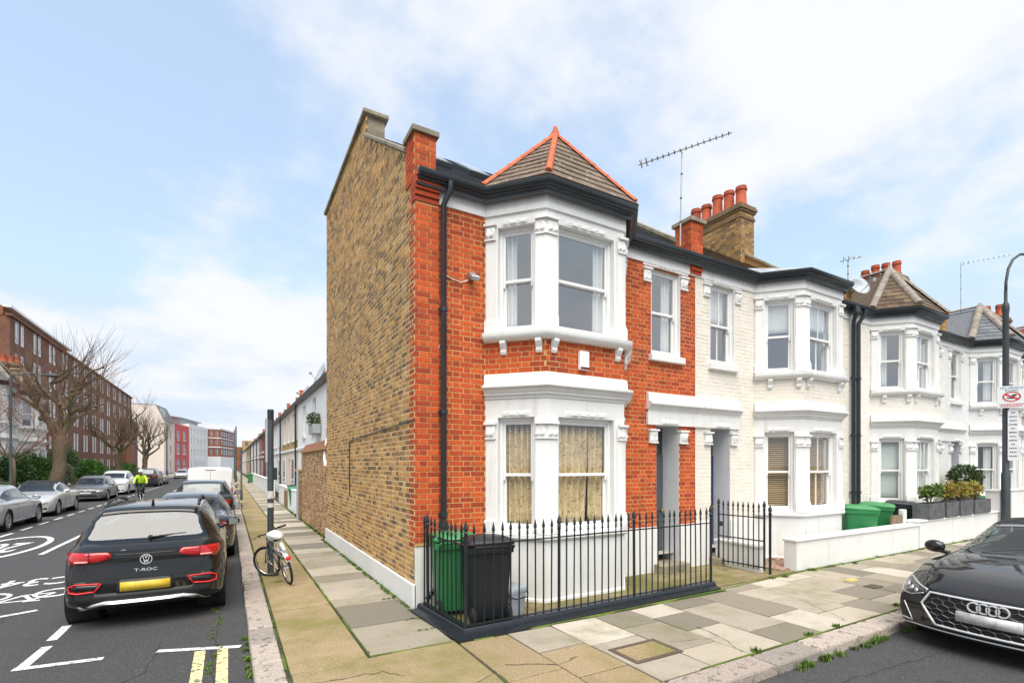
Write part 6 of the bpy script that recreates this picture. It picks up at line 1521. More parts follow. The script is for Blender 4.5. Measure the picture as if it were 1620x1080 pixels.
# --- other parked cars (driven-on side lines up with the kerbs)
def park(kind, x, y, facing_, L, W_, H, R, p, label, name='parked_car', cat='car', wb=None, **k):
    wb = wb or L*.61; sp_ = spec(kind, L, W_, H, R, p, wheels=(-wb/2-.02, wb/2), n=40, sub=2, **k)
    c_ = Car(name, (x, y, ZRD), pi/2 if facing_ > 0 else -pi/2, label, cat, sp_); detail(c_, plate_r=kind != 'van', tail=kind != 'van'); c_.mirrors(sp_['ws'][1]-.28, sp_['belt'][2][1]+.05, W_/2-.02, p)
    if kind != 'van': c_.doors((sp_['pil'][0], sp_['ws'][0]+.25), .3, sp_['belt'][2][1]-.06, sp_['belt'][2][1]-.12, (sp_['pil'][0]+.2, sp_['pil'][-1]+.2))
    return c_
park('saloon', -0.80, 14.9, 1, 4.75, 1.86, 1.43, .34, PD, 'dark grey saloon parked directly in front of the black SUV', rglass=M_cglassd)
park('suv', -0.72, 20.6, 1, 4.4, 1.84, 1.60, .34, PB, 'black hatchback with tinted glass parked between the dark saloon and white van')
v = park('van', -0.70, 27.6, 1, 5.0, 1.95, 2.02, .34, PW, 'white panel van parked on the right of the long street', cat='van', name='parked_van')
v.line('door_split', 'rear', [(0, .4), (0, 1.85)], .012, M_under, 0.0); v.sym('tail_lamp', 'rear', [(.78, .75), (.86, .75), (.86, 1.35), (.80, 1.35)], M_tail)
v.decal('number_plate', 'rear', [(-.26, .62), (.26, .62), (.26, .74), (-.26, .74)], M_py); v.decal('high_brake_lamp', 'rear', [(-.2, 1.86), (.2, 1.86), (.2, 1.90), (-.2, 1.90)], M_tail2)
park('saloon', -0.75, 35, 1, 4.6, 1.82, 1.45, .33, PG, 'grey saloon parked beyond the white van')
LX = -7.05
park('saloon', LX+.12, 22.9, 1, 4.7, 1.82, 1.45, .335, PS, 'silver saloon cut off by the left edge of the picture')
park('cabrio', LX+.02, 28.6, -1, 4.45, 1.80, 1.43, .33, PC, 'silver convertible with black fabric hood, facing the camera on the left', soft=(-1.35, .34))
park('hatch', LX, 38.4, -1, 4.28, 1.80, 1.46, .33, PG, 'mid grey hatchback facing the camera on the left')
park('suv', LX-.05, 45.6, -1, 4.5, 1.84, 1.70, .36, PW, 'white SUV with roof rails facing the camera behind the grey hatchback')
park('suv', LX+.25, 60.2, 1, 4.6, 1.86, 1.78, .37, PD, 'dark SUV seen from behind beyond the cyclist')
park('hatch', LX+.25, 66.6, 1, 4.2, 1.78, 1.5, .32, PS, 'small silver hatchback beyond the dark SUV')
park('saloon', -6.3, 92, -1, 4.5, 1.8, 1.42, .33, PC, 'pale saloon facing the camera near the red house')
park('hatch', -6.1, 98.5, -1, 4.2, 1.8, 1.5, .33, PG, 'grey hatchback last in the left hand row')
# ------------------------------------------------------------------ buildings of the long street
M_fglass = mat('far_window_glass', (0.10, 0.12, 0.14), 0.06, spec=0.8)
M_brown = mat('brown_block_brick', (0.19, 0.085, 0.055), 0.9, nz=(1.6, 0.22), dirt=[((0.30, 0.10, 0.05), 0.12, 0.5, 0.65, 0.5), ((0.10, 0.06, 0.045), 14, 0.5, 0.7, 0.5)], bump=(60, 0.4))
M_orng = mat('orange_block_brick', (0.27, 0.105, 0.05), 0.9, nz=(1.6, 0.2), dirt=((0.17, 0.07, 0.04), 14, 0.5, 0.7, 0.5))
M_pinkw = mat('warm_white_render', (0.72, 0.64, 0.57), 0.8, nz=(0.4, 0.06), dirt=((0.55, 0.42, 0.34), 5, 0.5, 0.75, 0.45))
M_redp = mat('coral_red_paint', (0.60, 0.095, 0.085), 0.7, nz=(0.7, 0.08))
M_wht = mat('far_white_paint', (0.77, 0.78, 0.78), 0.7, nz=(0.6, 0.04))
M_lgrey = mat('grey_cladding', (0.36, 0.38, 0.40), 0.6)
M_odoor = mat('orange_door_paint', (0.42, 0.12, 0.03), 0.5)
M_stkb = mat('stock_brick_band', (0.42, 0.29, 0.12), 0.9, nz=(9, 0.25))
M_bl = mat('pale_blue_door_paint', (0.25, 0.40, 0.52), 0.5)
M_rdk = mat('brick_red_paint', (0.36, 0.06, 0.05), 0.6)
def building(name, P, Q, depth, z1, rows, us, label, m, wf=M_white2, z0=0.0, pane=None, top=None, sillm=None, rec=0.15, doors=(), cat='building', group=None, extra=(), mid=True, fw=.07):
    """facade from P to Q with recessed windows (each a part with its pane), plain flanks and a flat top"""
    s_ = Seg(P, Q); o = thing(name, (P[0], P[1], 0), label, cat, group); n3 = s_.n.to_3d(); b = MB(); ops = []
    for za, zb in rows:
        for a, c in us: ops.append((a, c, za, zb, rec))
    ops += [(*d[:4], rec) for d in doors] + list(extra)
    s_.wall(b, z0, z1, ops)
    A, B_, C_, D_ = (s_.pt(0, 0, 0), s_.pt(s_.L, 0, 0), s_.pt(s_.L, -depth, 0), s_.pt(0, -depth, 0)); up = lambda p, z: (p.x, p.y, z)
    for p, q in ((B_, C_), (C_, D_), (D_, A)): b.add([up(p, z0), up(q, z0), up(q, z1), up(p, z1)], [(0, 1, 2, 3)])
    b.add([up(A, z1), up(B_, z1), up(C_, z1), up(D_, z1)], [(0, 1, 2, 3)]); wo_ = b.build('wall', m, o)
    for za, zb in rows:
        for a, c in us:
            f = MB(); t_ = fw; s_.box(f, a, a+t_, za, zb, -rec-0.04, -rec+0.03); s_.box(f, c-t_, c, za, zb, -rec-0.04, -rec+0.03); s_.box(f, a+t_, c-t_, zb-t_, zb, -rec-0.04, -rec+0.03); s_.box(f, a+t_, c-t_, za, za+t_, -rec-0.04, -rec+0.03)
            if mid: s_.box(f, a+t_, c-t_, (za+zb)/2-0.03, (za+zb)/2+0.03, -rec-0.035, -rec+0.02)
            if sillm: s_.box(f, a-0.08, c+0.08, za-0.12, za, -0.05, 0.09)
            w_ = f.build('window', wf, o); p = MB(); s_.box(p, a+t_-0.01, c-t_+0.01, za+t_-0.01, zb-t_+0.01, -rec-0.02, -rec); p.build('pane', pane or M_fglass, w_)
    for d in doors:
        f = MB(); s_.box(f, d[0]-0.0, d[1]+0.0, d[2], d[3], -rec-0.05, -rec+0.0); f.build('door', d[4], o)
    return o, s_
# --- left side: three Victorian houses like the terrace, facing the street
for k, (src, lb) in enumerate(((h3[0], 'cream bayed house with brown hipped roof at the left edge of the picture'), (h4[0], 'white bayed house with slate roof behind the leftmost street tree'), (h3[0], 'cream bayed house beside the tall brown brick block'))):
    copy_tree(src, (-12.3, 30.9+HW*1.15*k, 0), pi/2, lb, (1.15, 1.15, 1.15))
us = []
u = 1.2
while u < 59:
    us += [(u, u+0.85), (u+1.25, u+2.1)]; u += 4.4
rows = [(0.8+2.8*f, 2.8+2.8*f) for f in range(5)]
bl, sgb = building('apartment_block', (-15.2, 54.2), (-15.2, 111), 14, 13.9, rows, [q for q in us if q[1] < 56], 'long five storey brown brick apartment block behind the bare trees', M_brown, pane=mat('bright_window_glass', (0.45, 0.50, 0.55), 0.1, spec=0.8), mid=False, rec=0.06, fw=.14)
b = MB(); b.box(-26, -15.6, 54.2, 72, 13.95, 14.7); b.build('penthouse', M_orng, bl)
b = MB(); b.box(-15.6, -15.1, 54.2, 72, 14.6, 14.8); b.build('canopy', M_white2, bl)
b = MB(); b.box(-15.4, -15.0, 54.0, 111.2, 13.9, 14.1); b.build('parapet', M_brown, bl)
b = MB(); b.box(-15.1, -14.3, 100, 111.1, 0, 9.6); b.build('red_wing', M_orng, bl)
bb, _ = building('apartment_block', (-16.5, 30.0), (-16.5, 36.2), 10, 13, [(1, 2.8), (4, 5.8), (7, 8.8), (10, 11.8)], [(1, 2.5), (3.6, 5.1)], 'orange brick block end behind the left hand houses', M_orng)
# white gable building, coral house, white row, brick corner block
P0, P1, P2, P3, P4, P5 = (-20.6, 139.5), (-13.0, 139.5), (-11.8, 149.5), (-9.4, 160.5), (-5.6, 178.0), (-2.3, 179.0)
gbd = thing('white_building', (-13, 140, 0), 'tall warm white gable ended building beyond the brown block', 'building'); q = MB()
q.add([(-21.5,139.5,0),(-13,139.5,0),(-13,139.5,12.2),(-14.6,139.5,15.9),(-21.5,139.5,15.9)], [(0,1,2,3,4)]); sF = Seg(P1, P2); sF.wall(q, 0, 12.2, [(2, 3.2, 8.2, 10.2, .15), (5.5, 6.7, 8.2, 10.2, .15), (2, 3.2, 4.6, 6.6, .15), (5.5, 6.7, 4.6, 6.6, .15), (2, 3.2, 1, 3, .15), (5.5, 6.7, 1, 3, .15)])
q.build('wall', M_pinkw, gbd); q = MB(); q.add([(-12.9,139.4,12.2),(-11.7,149.5,12.2),(-13.5,149.5,15.95),(-14.6,139.4,15.95),(-21.5,139.4,15.95),(-21.5,149.5,15.95)], [(0,1,2,3),(3,2,5,4)]); q.build('roof', M_slate, gbd)
for a, z in ((2, 8.2), (5.5, 8.2), (2, 4.6), (5.5, 4.6), (2, 1), (5.5, 1)): f = MB(); sF.box(f, a, a+1.2, z, z+2, -.2, -.12); f.build('window', M_fglass, gbd)
q = MB(); q.hexa([(-13.35,140.5,12.9),(-13.0,148,12.9),(-13.75,148,14.9),(-14.2,140.5,14.9),(-13.1,140.5,13.1),(-12.75,148,13.1),(-13.4,148,15.3),(-13.8,140.5,15.3)]); q.build('dormer', M_lgrey, gbd)
building('red_house', P2, P3, 9, 12.4, [(1.2, 3.4), (4.8, 7.4), (8.4, 10.8)], [(1.6, 4.0), (6.4, 8.8)], 'coral red painted house with white framed windows down the street', M_redp, sillm=1, rec=.12)
wr_, _s = building('white_building', P3, P4, 10, 13.2, [(1.0, 3.0), (4.4, 6.4), (7.6, 9.4), (10.6, 12.2)], [(1.5+3.1*k, 2.7+3.1*k) for k in range(5)], 'long plain white building next to the coral red house', M_wht, pane=mat('pale_far_glass', (0.42, 0.46, 0.50), 0.15), rec=.12)
q = MB(); q.hexa([(-16,152,12.4),(-11.6,160.5,12.4),(-8.2,177.5,12.4),(-16,177.5,12.4),(-16,152,14.6),(-11.6,160.5,14.6),(-8.2,177.5,14.6),(-16,177.5,14.6)]); q.build('set_back_storey', M_lgrey, wr_)
q = MB(); q.hexa([(-16,151.5,14.6),(-11.0,160,14.6),(-7.2,178,14.6),(-16,178,14.6),(-16,151.5,14.85),(-11.0,160,14.85),(-7.2,178,14.85),(-16,178,14.85)]); q.build('roof', M_lgrey, wr_)
M_fbr = mat('far_red_brick', (0.26, 0.095, 0.055), 0.85, nz=(2, .12))
c1, s1 = building('corner_building', P4, P5, 4, 13.2, [(5.2, 7.0), (8.4, 9.9), (11.0, 12.6)], [(0.6, 1.2), (2.2, 2.8)], 'brick corner building with white bands closing the view down the street', M_fbr, rec=.1)
building('corner_building', P5, (1.9, 199.5), 8, 13.0, [(5.2, 7.0), (8.4, 9.9), (11.0, 12.6)], [(1+3.2*k, 3.4+3.2*k) for k in range(6)], 'receding flank of the brick corner building with window strips', M_fbr, rec=.1, mid=False)
for zz, zt_ in ((0.0, 4.6), (7.35, 7.7), (10.2, 10.5), (13.0, 13.5)):
    q = MB(); sweep(q, [P4, P5, (1.9, 199.5)], [(-.02, zz), (.08, zz), (.08, zt_), (-.02, zt_)]); q.build('white_band', M_wht, c1)
# far end of the street
building('shop_row', (3.2, 108), (3.2, 108.01), 8, 3, [], [], 'low dark shop end far down the right side', M_fbr) if False else None
for (x0, x1, y0, y1, z, m_, lb) in ((-1.5, 5, 236, 250, 9.5, M_orng, 'low brown building far at the end of the street'), (5, 16, 232, 246, 12, M_stkb, 'tan building behind the far end of the cottages'), (-9, -1.5, 250, 260, 13, M_lgrey, 'pale green grey block farthest down the street')):
    q = MB(); q.box(x0, x1, y0, y1, 0, z); o = thing('far_building', ((x0+x1)/2, y0, 0), lb, 'building'); q.build('wall', m_, o)
    for k in range(4):
        for zz in range(int(z//3)):
            f = MB(); a = x0+(x1-x0)*(k+.3)/4; f.box(a, a+(x1-x0)*.1, y0-.05, y0+.1, 1+3*zz, 2.6+3*zz); f.build('window', M_fglass, o)
# --- right side: garden wall of the end house, then the cottages
gwl = thing('garden_wall', (2.3, 13.75, 0), 'tall rubbly brick garden wall behind the gable, with brown tile coping', 'wall')
b = MB(); b.box(2.30, 2.55, 13.75, 19.3, -.05, 2.42); wb_ = b.build('wall_body', M_groutg, gwl); jo = MB(); rng = random.Random(6)
M_rub2 = mat('mixed_old_brick', None, 0.9, pal=[(0.42,0.25,0.12),(0.36,0.19,0.09),(0.46,0.29,0.15),(0.30,0.165,0.085),(0.40,0.21,0.10),(0.48,0.34,0.20),(0.24,0.14,0.08)], vary=.16, nz=(20, .2), bump=(100, .4))
sgw = Seg((2.30, 19.3), (2.30, 13.75))
for u0, u1, za, zb, fl, st_ in brickwork(sgw, 0, 2.42, [], rng): brick_geo(jo, sgw, u0, u1, za, zb, .006 + rng.uniform(-.005, .007))
stuff(jo, 'brickwork', M_rub2, wb_)
b = MB(); b.box(2.24, 2.6, 13.76, 19.34, 2.42, 2.50); b.build('coping', M_rub2, gwl); b = MB(); b.hexa([(2.30,13.76,2.5),(2.60,13.76,2.5),(2.60,19.3,2.5),(2.30,19.3,2.5),(2.42,13.76,2.72),(2.60,13.76,2.72),(2.60,19.3,2.72),(2.42,19.3,2.72)]); b.build('tile_creasing', mat('brown_creasing', (0.26, 0.11, 0.055), .85, nz=(6, .2)), gwl)
brick_pier(gwl, 2.27, 2.62, 20.0, 20.7, 0, 1.75, M_rub2, M_groutg, M_rub2)
b = MB(); b.tube([(2.20, 19.65, 0), (2.20, 19.65, 1.85)], .05, 8); setp(b.build('gate_pole', M_lgrey), 'plain grey pole beside the old brick garden wall', 'pole')
b = MB(); b.tube([(2.62, 15.2, 2.75), (2.4, 14.6, 2.7), (2.28, 14.25, 2.2), (2.26, 13.95, 1.95)], .05, 8); setp(b.build('drain_pipe', M_white2), 'white plastic drain pipe slanting down the old brick garden wall', 'pipe')
cot = [(15.3, 27.2, M_wht, M_wht, M_white2, 'white painted cottage with window box behind the old garden wall'), (27.2, 35.8, M_pinkw, M_wht, M_odoor, 'cream cottage with brick band and orange door'), (35.8, 44, M_wht, M_wht, M_bl, 'white cottage with pale blue door, third along'), (44, 52, M_wht, M_wht, M_doorg, 'white cottage fourth along behind the sign post'),
       (52, 60, M_rdk, M_wht, M_doorg, 'brick red cottage among the white ones'), (60, 68, M_pinkw, M_wht, M_doorb, 'cream cottage sixth along'), (68, 77, M_wht, M_wht, M_doorg, 'white cottage seventh along'), (77, 88, M_wht, M_pinkw, M_rdk, 'white cottage eighth along'), (88, 105, M_stkb, M_wht, M_doorg, 'yellow brick cottage far along the right side'), (105, 150, M_pinkw, M_wht, M_doorg, 'long pale row at the far right end of the street')]
CX_ = 3.05
for i, (ya, yb, m_, fm, dm, lb) in enumerate(cot):
    L_ = yb-ya; us = [(L_*.16, L_*.16+1.0), (L_*.42, L_*.42+1.0), (L_*.72, L_*.72+1.0)]
    o, s_ = building('cottage', (CX_, yb), (CX_, ya), 7, 5.05, [(3.35, 4.75)], us, lb, m_, rec=.12, sillm=1, cat='cottage', group='cottages along the long street', doors=[(L_*.45, L_*.45+.9, .15, 2.35, dm)])
    for a in (.14, .70):
        f = MB(); s_.box(f, L_*a, L_*a+1.1, .9, 2.4, -.02, .03); w_ = f.build('window', M_white2, o); f = MB(); s_.box(f, L_*a+.1, L_*a+1.0, 1.0, 2.3, .025, .04); f.build('pane', M_fglass, w_)
    q = MB(); sweep(q, [(CX_, yb), (CX_, ya)], [(-.02, 2.72), (.07, 2.72), (.09, 2.80), (.07, 2.86), (-.02, 2.86)]); q.build('string_course', M_wht, o)
    if i == 1: q = MB(); s_.box(q, 0.05, L_-.05, 2.9, 3.3, -.02, .02); q.build('brick_band', M_stkb, o)
    q = MB(); sweep(q, [(CX_, yb), (CX_, ya)], [(-.02, 5.0), (.10, 5.0), (.20, 5.04), (.22, 5.14), (.10, 5.14), (-.02, 5.2)]); q.build('gutter', M_pvc, o)
    q = MB(); q.tube([(CX_-.10, ya+.12, 5.05), (CX_-.10, ya+.12, .1)], .05, 8); q.build('downpipe', M_pvc, o)
    q = MB(); q.add([(CX_-.1, ya, 5.12), (CX_-.1, yb, 5.12), (CX_+3.4, yb, 6.35), (CX_+3.4, ya, 6.35)], [(0, 1, 2, 3)]); q.build('roof', M_slate, o)
    if i < 9: 
        ch = MB(); ch.box(CX_+.9, CX_+1.9, yb-.45, yb-.05, 5.2, 6.35); cs = ch.build('chimney_stack', M_stkb, o); q = MB(); q.box(CX_+.82, CX_+1.98, yb-.53, yb+.03, 6.35, 6.47); q.build('chimney_cap', M_stone, cs)
        for k in range(2): p = MB(); p.lathe([(.14, 0), (.12, .42), (.14, .44), (.14, .5), (.1, .5)], 12, (CX_+1.15+.5*k, yb-.25, 6.47)); p.build('chimney_pot', M_terra, cs, auto=40)
lwall('garden_wall', [(2.55, 29.5), (2.55, 22.2)], -.2, .95, 'low white garden wall in front of the first cottages', m=M_wht); 
lwall('garden_wall', [(2.5, 66), (2.5, 34)], -.2, 1.05, 'long white garden wall along the far cottages', m=M_wht)
b = MB(); b.box(2.3, 2.6, 24.8, 26.0, 0, .8); setp(b.build('brick_wall_stub', M_rub2), 'short brick wall end by the white garden wall', 'wall')
dish((3.5, 28.0, 5.75), radians(-80), 'grey satellite dish on the second cottage roof', r=.5); dish((3.4, 22.5, 5.9), radians(-85), 'large grey satellite dish on the first cottage roof', r=.55)
rng = random.Random(14)
wbx = thing('window_box', (2.92, 20.4, 3.2), 'grey window box with a round green plant on the white cottage', 'planter'); b = MB(); b.box(-.18, .1, -.6, .6, .0, .35); b.build('trough', M_lgrey, wbx, local=True); q = MB(); leaves(q, (-.05, 0, .55), (.25, .65, .25), 500, .09, rng); q.build('foliage', M_lf3, wbx, local=True)
bin_((2.15, 62, 0), radians(90), M_bing, M_binl, 'green wheelie bin far along the cottage pavement'); bin_((2.6, 23.6, 0), radians(-90), M_bing, M_binl, 'green lidded bin behind the first cottage wall')
bin_((2.75, 25.6, 0), radians(-90), M_bink, M_bink, 'black bin behind the first cottage wall')
# --- left-hand garden walls
lwall('garden_wall', [(-11.3, 36), (-11.3, 53)], .25, 1.0, 'low white garden wall in front of the left hand houses', m=M_wht); lwall('garden_wall', [(-11.3, 56), (-11.3, 110)], .3, .75, 'low brick wall in front of the brown apartment block', m=M_orng)
# ------------------------------------------------------------------ trees, hedges, poles, bicycle, cyclist
M_tbark = mat('plane_tree_bark', (0.145, 0.105, 0.068), .95, nz=(6, .3), dirt=[((0.085, 0.10, 0.03), 1.2, .45, .65, .6), ((0.24, 0.18, 0.11), 4, .58, .72, .5)], bump=(18, 1.0))
M_twig = mat('bare_twig', (0.135, 0.085, 0.055), .9, vary=.25)
M_twigr = mat('reddish_twig', (0.17, 0.075, 0.055), .9, vary=.25)
M_hedge = mat('bright_hedge_leaf', None, .6, pal=[(0.05,0.15,0.015),(0.035,0.11,0.012),(0.08,0.20,0.02),(0.025,0.075,0.012)], vary=.2)
M_dkh = mat('dark_conifer_leaf', None, .6, pal=[(0.025,0.075,0.018),(0.035,0.10,0.02),(0.018,0.05,0.014),(0.06,0.13,0.02)], vary=.2)
M_olive = mat('grey_green_leaf', None, .6, pal=[(0.11,0.14,0.07),(0.15,0.18,0.09),(0.08,0.11,0.05)], vary=.2)
def pollard(loc, H_, tr, seed, label, nl=8, shoots=40, spread=2.6, m=M_twig, shoot=(1.2, 2.6), lean=(0, 0), name='plane_tree'):
    rng = random.Random(seed); o = thing(name, loc, label, 'tree', 'bare pollarded street trees'); t = MB(); fk = H_*.34
    def wob(a, b, n, am): 
        a, b = Vector(a), Vector(b); L_ = (b-a).length; return [a.lerp(b, k/n) + (Vector((rng.gauss(0, am), rng.gauss(0, am), rng.gauss(0, am*.6)))*L_ if 0 < k < n else Vector()) for k in range(n+1)]
    tp = wob((0, 0, -.05), (lean[0], lean[1], fk), 6, .02); t.tube(tp, [tr*1.6, tr*1.2, tr, tr*.92, tr*.90, tr*.96, tr*1.05], 14)
    t.ball(tp[-1], tr*1.12, 10, 6); tw = MB(); ends = []
    for k in range(nl):
        a = 2*pi*k/nl + rng.uniform(-.35, .35); el = rng.uniform(.7, 1.3); L_ = rng.uniform(.30, .48)*H_; rr = spread/ (H_*.4)
        e = tp[-1] + Vector((cos(a)*cos(el)*rr, sin(a)*cos(el)*rr, sin(el)))*L_; P = wob(tp[-1], e, 5, .045); r0 = tr*rng.uniform(.38, .55)
        t.tube(P, [r0*(1-.12*q) for q in range(6)], 8); t.ball(P[-1], r0*.72, 7, 5); t.ball(P[3]+Vector((rng.gauss(0, .06), rng.gauss(0, .06), 0)), r0*.85, 7, 5); ends.append((P[-1], (P[-1]-P[-2]).normalized(), r0*.5))
        for q in range(rng.choice([2, 3, 3])):
            i0 = rng.choice([2, 3, 4]); a2 = a+rng.uniform(-1.1, 1.1); el2 = rng.uniform(.35, 1.2); L2 = L_*rng.uniform(.35, .65)
            e2 = P[i0] + Vector((cos(a2)*cos(el2), sin(a2)*cos(el2), sin(el2)))*L2; P2 = wob(P[i0], e2, 4, .06); t.tube(P2, [r0*.52*(1-.14*z) for z in range(5)], 7); t.ball(P2[-1], r0*.42, 6, 4); ends.append((P2[-1], (P2[-1]-P2[-2]).normalized(), r0*.3))
            if rng.random() < .6: ends.append((P2[2], (P2[3]-P2[1]).normalized(), r0*.25))
    for p, d, r in ends:
        for _ in range(shoots):
            v = (d*.5 + Vector((rng.gauss(0, .45), rng.gauss(0, .45), rng.uniform(.2, 1.1)))).normalized(); l = rng.uniform(*shoot)
            p0 = p + Vector((rng.gauss(0, r), rng.gauss(0, r), rng.gauss(0, r))); p1 = p0+v*l*.5+Vector((rng.gauss(0, .05), rng.gauss(0, .05), .04)); p2 = p1+(v+Vector((0, 0, .25))).normalized()*l*.5
            tw.tube([p0, p1, p2], [.013, .009, .004], 3, cap=False)
            if rng.random() < .5: tw.tube([p1, p1+(v+Vector((rng.gauss(0, .5), rng.gauss(0, .5), .3))).normalized()*l*.35], [.008, .004], 3, cap=False)
    t.build('trunk', M_tbark, o, local=True, auto=60); tw.build('crown', m, o, local=True); return o
pollard((-9.6, 41, 0), 10.4, .37, 3, 'largest bare pollarded plane tree, in front of the cream house and brown block', nl=8, shoots=10, spread=2.6, shoot=(1.2, 3.0), lean=(.35, .5))
pollard((-9.5, 61.5, 0), 9.0, .32, 9, 'bare pollarded plane tree in front of the middle of the brown block', nl=8, shoots=12, spread=3.2, shoot=(1.0, 2.4), lean=(.1, -.3))
pollard((-9.4, 77, 0), 9.0, .30, 17, 'bare pollarded plane tree in front of the white gable building', nl=7, shoots=9, spread=3.6, shoot=(1.4, 2.8), lean=(.3, .2))
# slender tree at the left edge
def slender(loc, H_, seed, label, m=M_twigr):
    rng = random.Random(seed); o = thing('ornamental_tree', loc, label, 'tree'); t = MB(); tw = MB(); t.tube([(0, 0, 0), (.05, .05, H_*.3), (0, .1, H_*.42)], [.09, .075, .065], 8)
    def br(p, d, L_, r, lv):
        q = [p]; dd = d.copy()
        for k in range(4):
            dd = (dd + Vector((rng.gauss(0, .14), rng.gauss(0, .14), rng.gauss(.04, .1)))).normalized(); q.append(q[-1]+dd*L_/4)
        (t if lv < 1 else tw).tube(q, [r, r*.85, r*.7, r*.55, r*.35], 6 if lv < 1 else 3, cap=False)
        if lv < 4:
            for k in range(4 if lv < 3 else 3):
                i = rng.choice([1, 2, 3, 4]); nd = (dd + Vector((rng.gauss(0, .7), rng.gauss(0, .7), rng.gauss(.15, .45)))).normalized(); br(q[i], nd, L_*rng.uniform(.5, .75), r*.5, lv+1)
    for k in range(8):
        a = 2*pi*k/8+rng.uniform(-.3, .3); br(Vector((0, .1, H_*rng.uniform(.36, .43))), Vector((cos(a)*.8, sin(a)*.8, rng.uniform(.3, 1.0))).normalized(), H_*.36, .032, 0)
    t.build('trunk', M_tbark, o, local=True, smooth=True); tw.build('crown', m, o, local=True)
slender((-10.0, 30.2, 0), 6.6, 2, 'slender tree with fine reddish bare twigs at the left edge')
slender((-9.7, 35.0, 0), 5.6, 6, 'small bare tree with thin twigs beside the left lamp post')
# hedges and bushes on the left
def bush(loc, rad, n, ls, m, label, name='hedge', cat='hedge'):
    o = thing(name, loc, label, cat); q = MB(); rng = random.Random(int(loc[1]*10)); s_ = MB()
    for k in range(5): a = k*1.3; s_.tube([(0, 0, 0), (rad[0]*.4*cos(a), rad[1]*.4*sin(a), rad[2]*1.2)], [.04, .015], 5)
    s_.build('stems', M_bark, o, local=True)
    for k in range(9):
        c = (rng.uniform(-.5, .5)*rad[0], rng.uniform(-.5, .5)*rad[1], rad[2]*rng.uniform(.6, 1.35)); leaves(q, c, (rad[0]*.6, rad[1]*.6, rad[2]*.6), n//9, ls, rng, .35)
    leaves(q, (0, 0, rad[2]), (rad[0]*.85, rad[1]*.85, rad[2]*.95), n//3, ls, rng, .5); q.build('foliage', m, o, local=True)
bush((-11.6, 44.6, 0), (1.4, 2.3, 1.45), 9000, .15, M_hedge, 'tall bright green conifer hedge right of the largest plane tree'); bush((-11.2, 40.4, 0), (1.1, 1.5, 1.4), 6000, .15, M_dkh, 'dark green conifer left of the largest plane tree trunk')
bush((-11.6, 51.5, 0), (1.0, 1.6, 1.15), 4500, .13, M_olive, 'grey green rounded bush between the grey hatchback and the block', 'bush', 'bush'); bush((-12.4, 55.5, 0), (1.2, 1.6, 1.9), 5000, .15, M_dkh, 'dark rounded evergreen against the brown block', 'bush', 'bush')
bush((-11.4, 61.0, 0), (1.3, 3.0, 1.3), 6500, .17, M_hedge, 'bright green hedge behind the white SUV'); bush((-11.4, 79.0, 0), (1.4, 5.5, 1.15), 7000, .19, M_hedge, 'clipped bright green hedge by the white gable building'); bush((-11.0, 35.2, 0), (1.2, 2.2, .75), 3500, .12, M_olive, 'low loose shrub at the foot of the left lamp post', 'bush', 'bush')
# --- poles and far lamp posts
def pole(loc, h_, r, label, cat='pole', arm=0.0, name='street_pole', lantern=False):
    o = thing(name, loc, label, cat); q = MB(); q.lathe([(r*1.5, 0), (r*1.5, min(1.0, h_*.2)), (r, min(1.06, h_*.21)), (r*.9, h_-.03), (r*.7, h_)], 12); q.build('shaft', M_post, o, local=True, auto=40)
    if lantern: q = MB(); q.tube([(0, 0, h_-.02), (arm*.6, 0, h_+.12), (arm, 0, h_+.10)], r*.6, 6); q.build('arm', M_post, o, local=True); q = MB(); q.ball((arm+.2*(1 if arm > 0 else -1), 0, h_+.08), (.3, .13, .09), 8, 5); q.build('lantern', M_post, o, local=True, smooth=True)
    return o
sgn = thing('sign_post', (0.667, 10.1, 0), 'dark grey round post the bicycle leans on, with stickers', 'post'); q = MB(); q.lathe([(.054, 0), (.054, 3.0), (.05, 3.02), (.0, 3.02)], 16); q.build('shaft', M_post, sgn, local=True, auto=40)
q = MB(); q.lathe([(.0555, 2.83), (.0555, 3.0)], 16); q.build('collar', M_pvc, sgn, local=True, smooth=True)
M_stick = mat('sticker_paper', (0.62, 0.60, 0.60), .7, nz=(30, .12), dirt=((0.55, 0.12, 0.16), 12, .56, .64, .6))
for za, zb in ((1.38, 1.52), (1.22, 1.30)): q = MB(); q.lathe([(.0565, za), (.0565, zb)], 16); q.build('sticker', M_stick, sgn, local=True, smooth=True)
q = MB(); q.box(-.075, -.052, -.02, .30, 2.05, 2.86); s2_ = q.build('parking_plate', mat('dull_sign_back', (0.45, 0.46, 0.48), .5), sgn, local=True)
q = MB(); q.box(.04, .11, -.04, .06, 1.72, 1.95); q.build('junction_box', M_pvc, sgn, local=True)
pole((0.62, 32, 0), 2.9, .045, 'short thin dark sign pole farther along the pavement'); pole((0.55, 50, 0), 5.4, .06, 'taller dark pole at the kerb beyond the sign pole'); pole((-8.6, 30.8, 0), 6.1, .05, 'dark lamp post with lantern in front of the leftmost houses', 'lamp post', 1.2, 'lamp_post', True)
pole((-8.6, 66, 0), 7.5, .08, 'brown telegraph like pole among the plane trees', 'pole'); pole((-8.6, 96, 0), 8.5, .10, 'lamp post with lantern in front of the coral red house', 'lamp post', -.4, 'lamp_post', True); pole((-8.7, 72, 0), 6.2, .06, 'thin dark lamp post beside the clipped hedge', 'lamp post'); pole((-8.4, 118, 0), 7, .08, 'distant lamp post in front of the white row', 'lamp post', -.4, 'lamp_post', True)
pole((0.7, 80, 0), 7, .07, 'distant dark pole near the far cottages'); pole((1.0, 120, 0), 8, .09, 'farthest lamp post on the right pavement', 'lamp post', -.5, 'lamp_post', True)
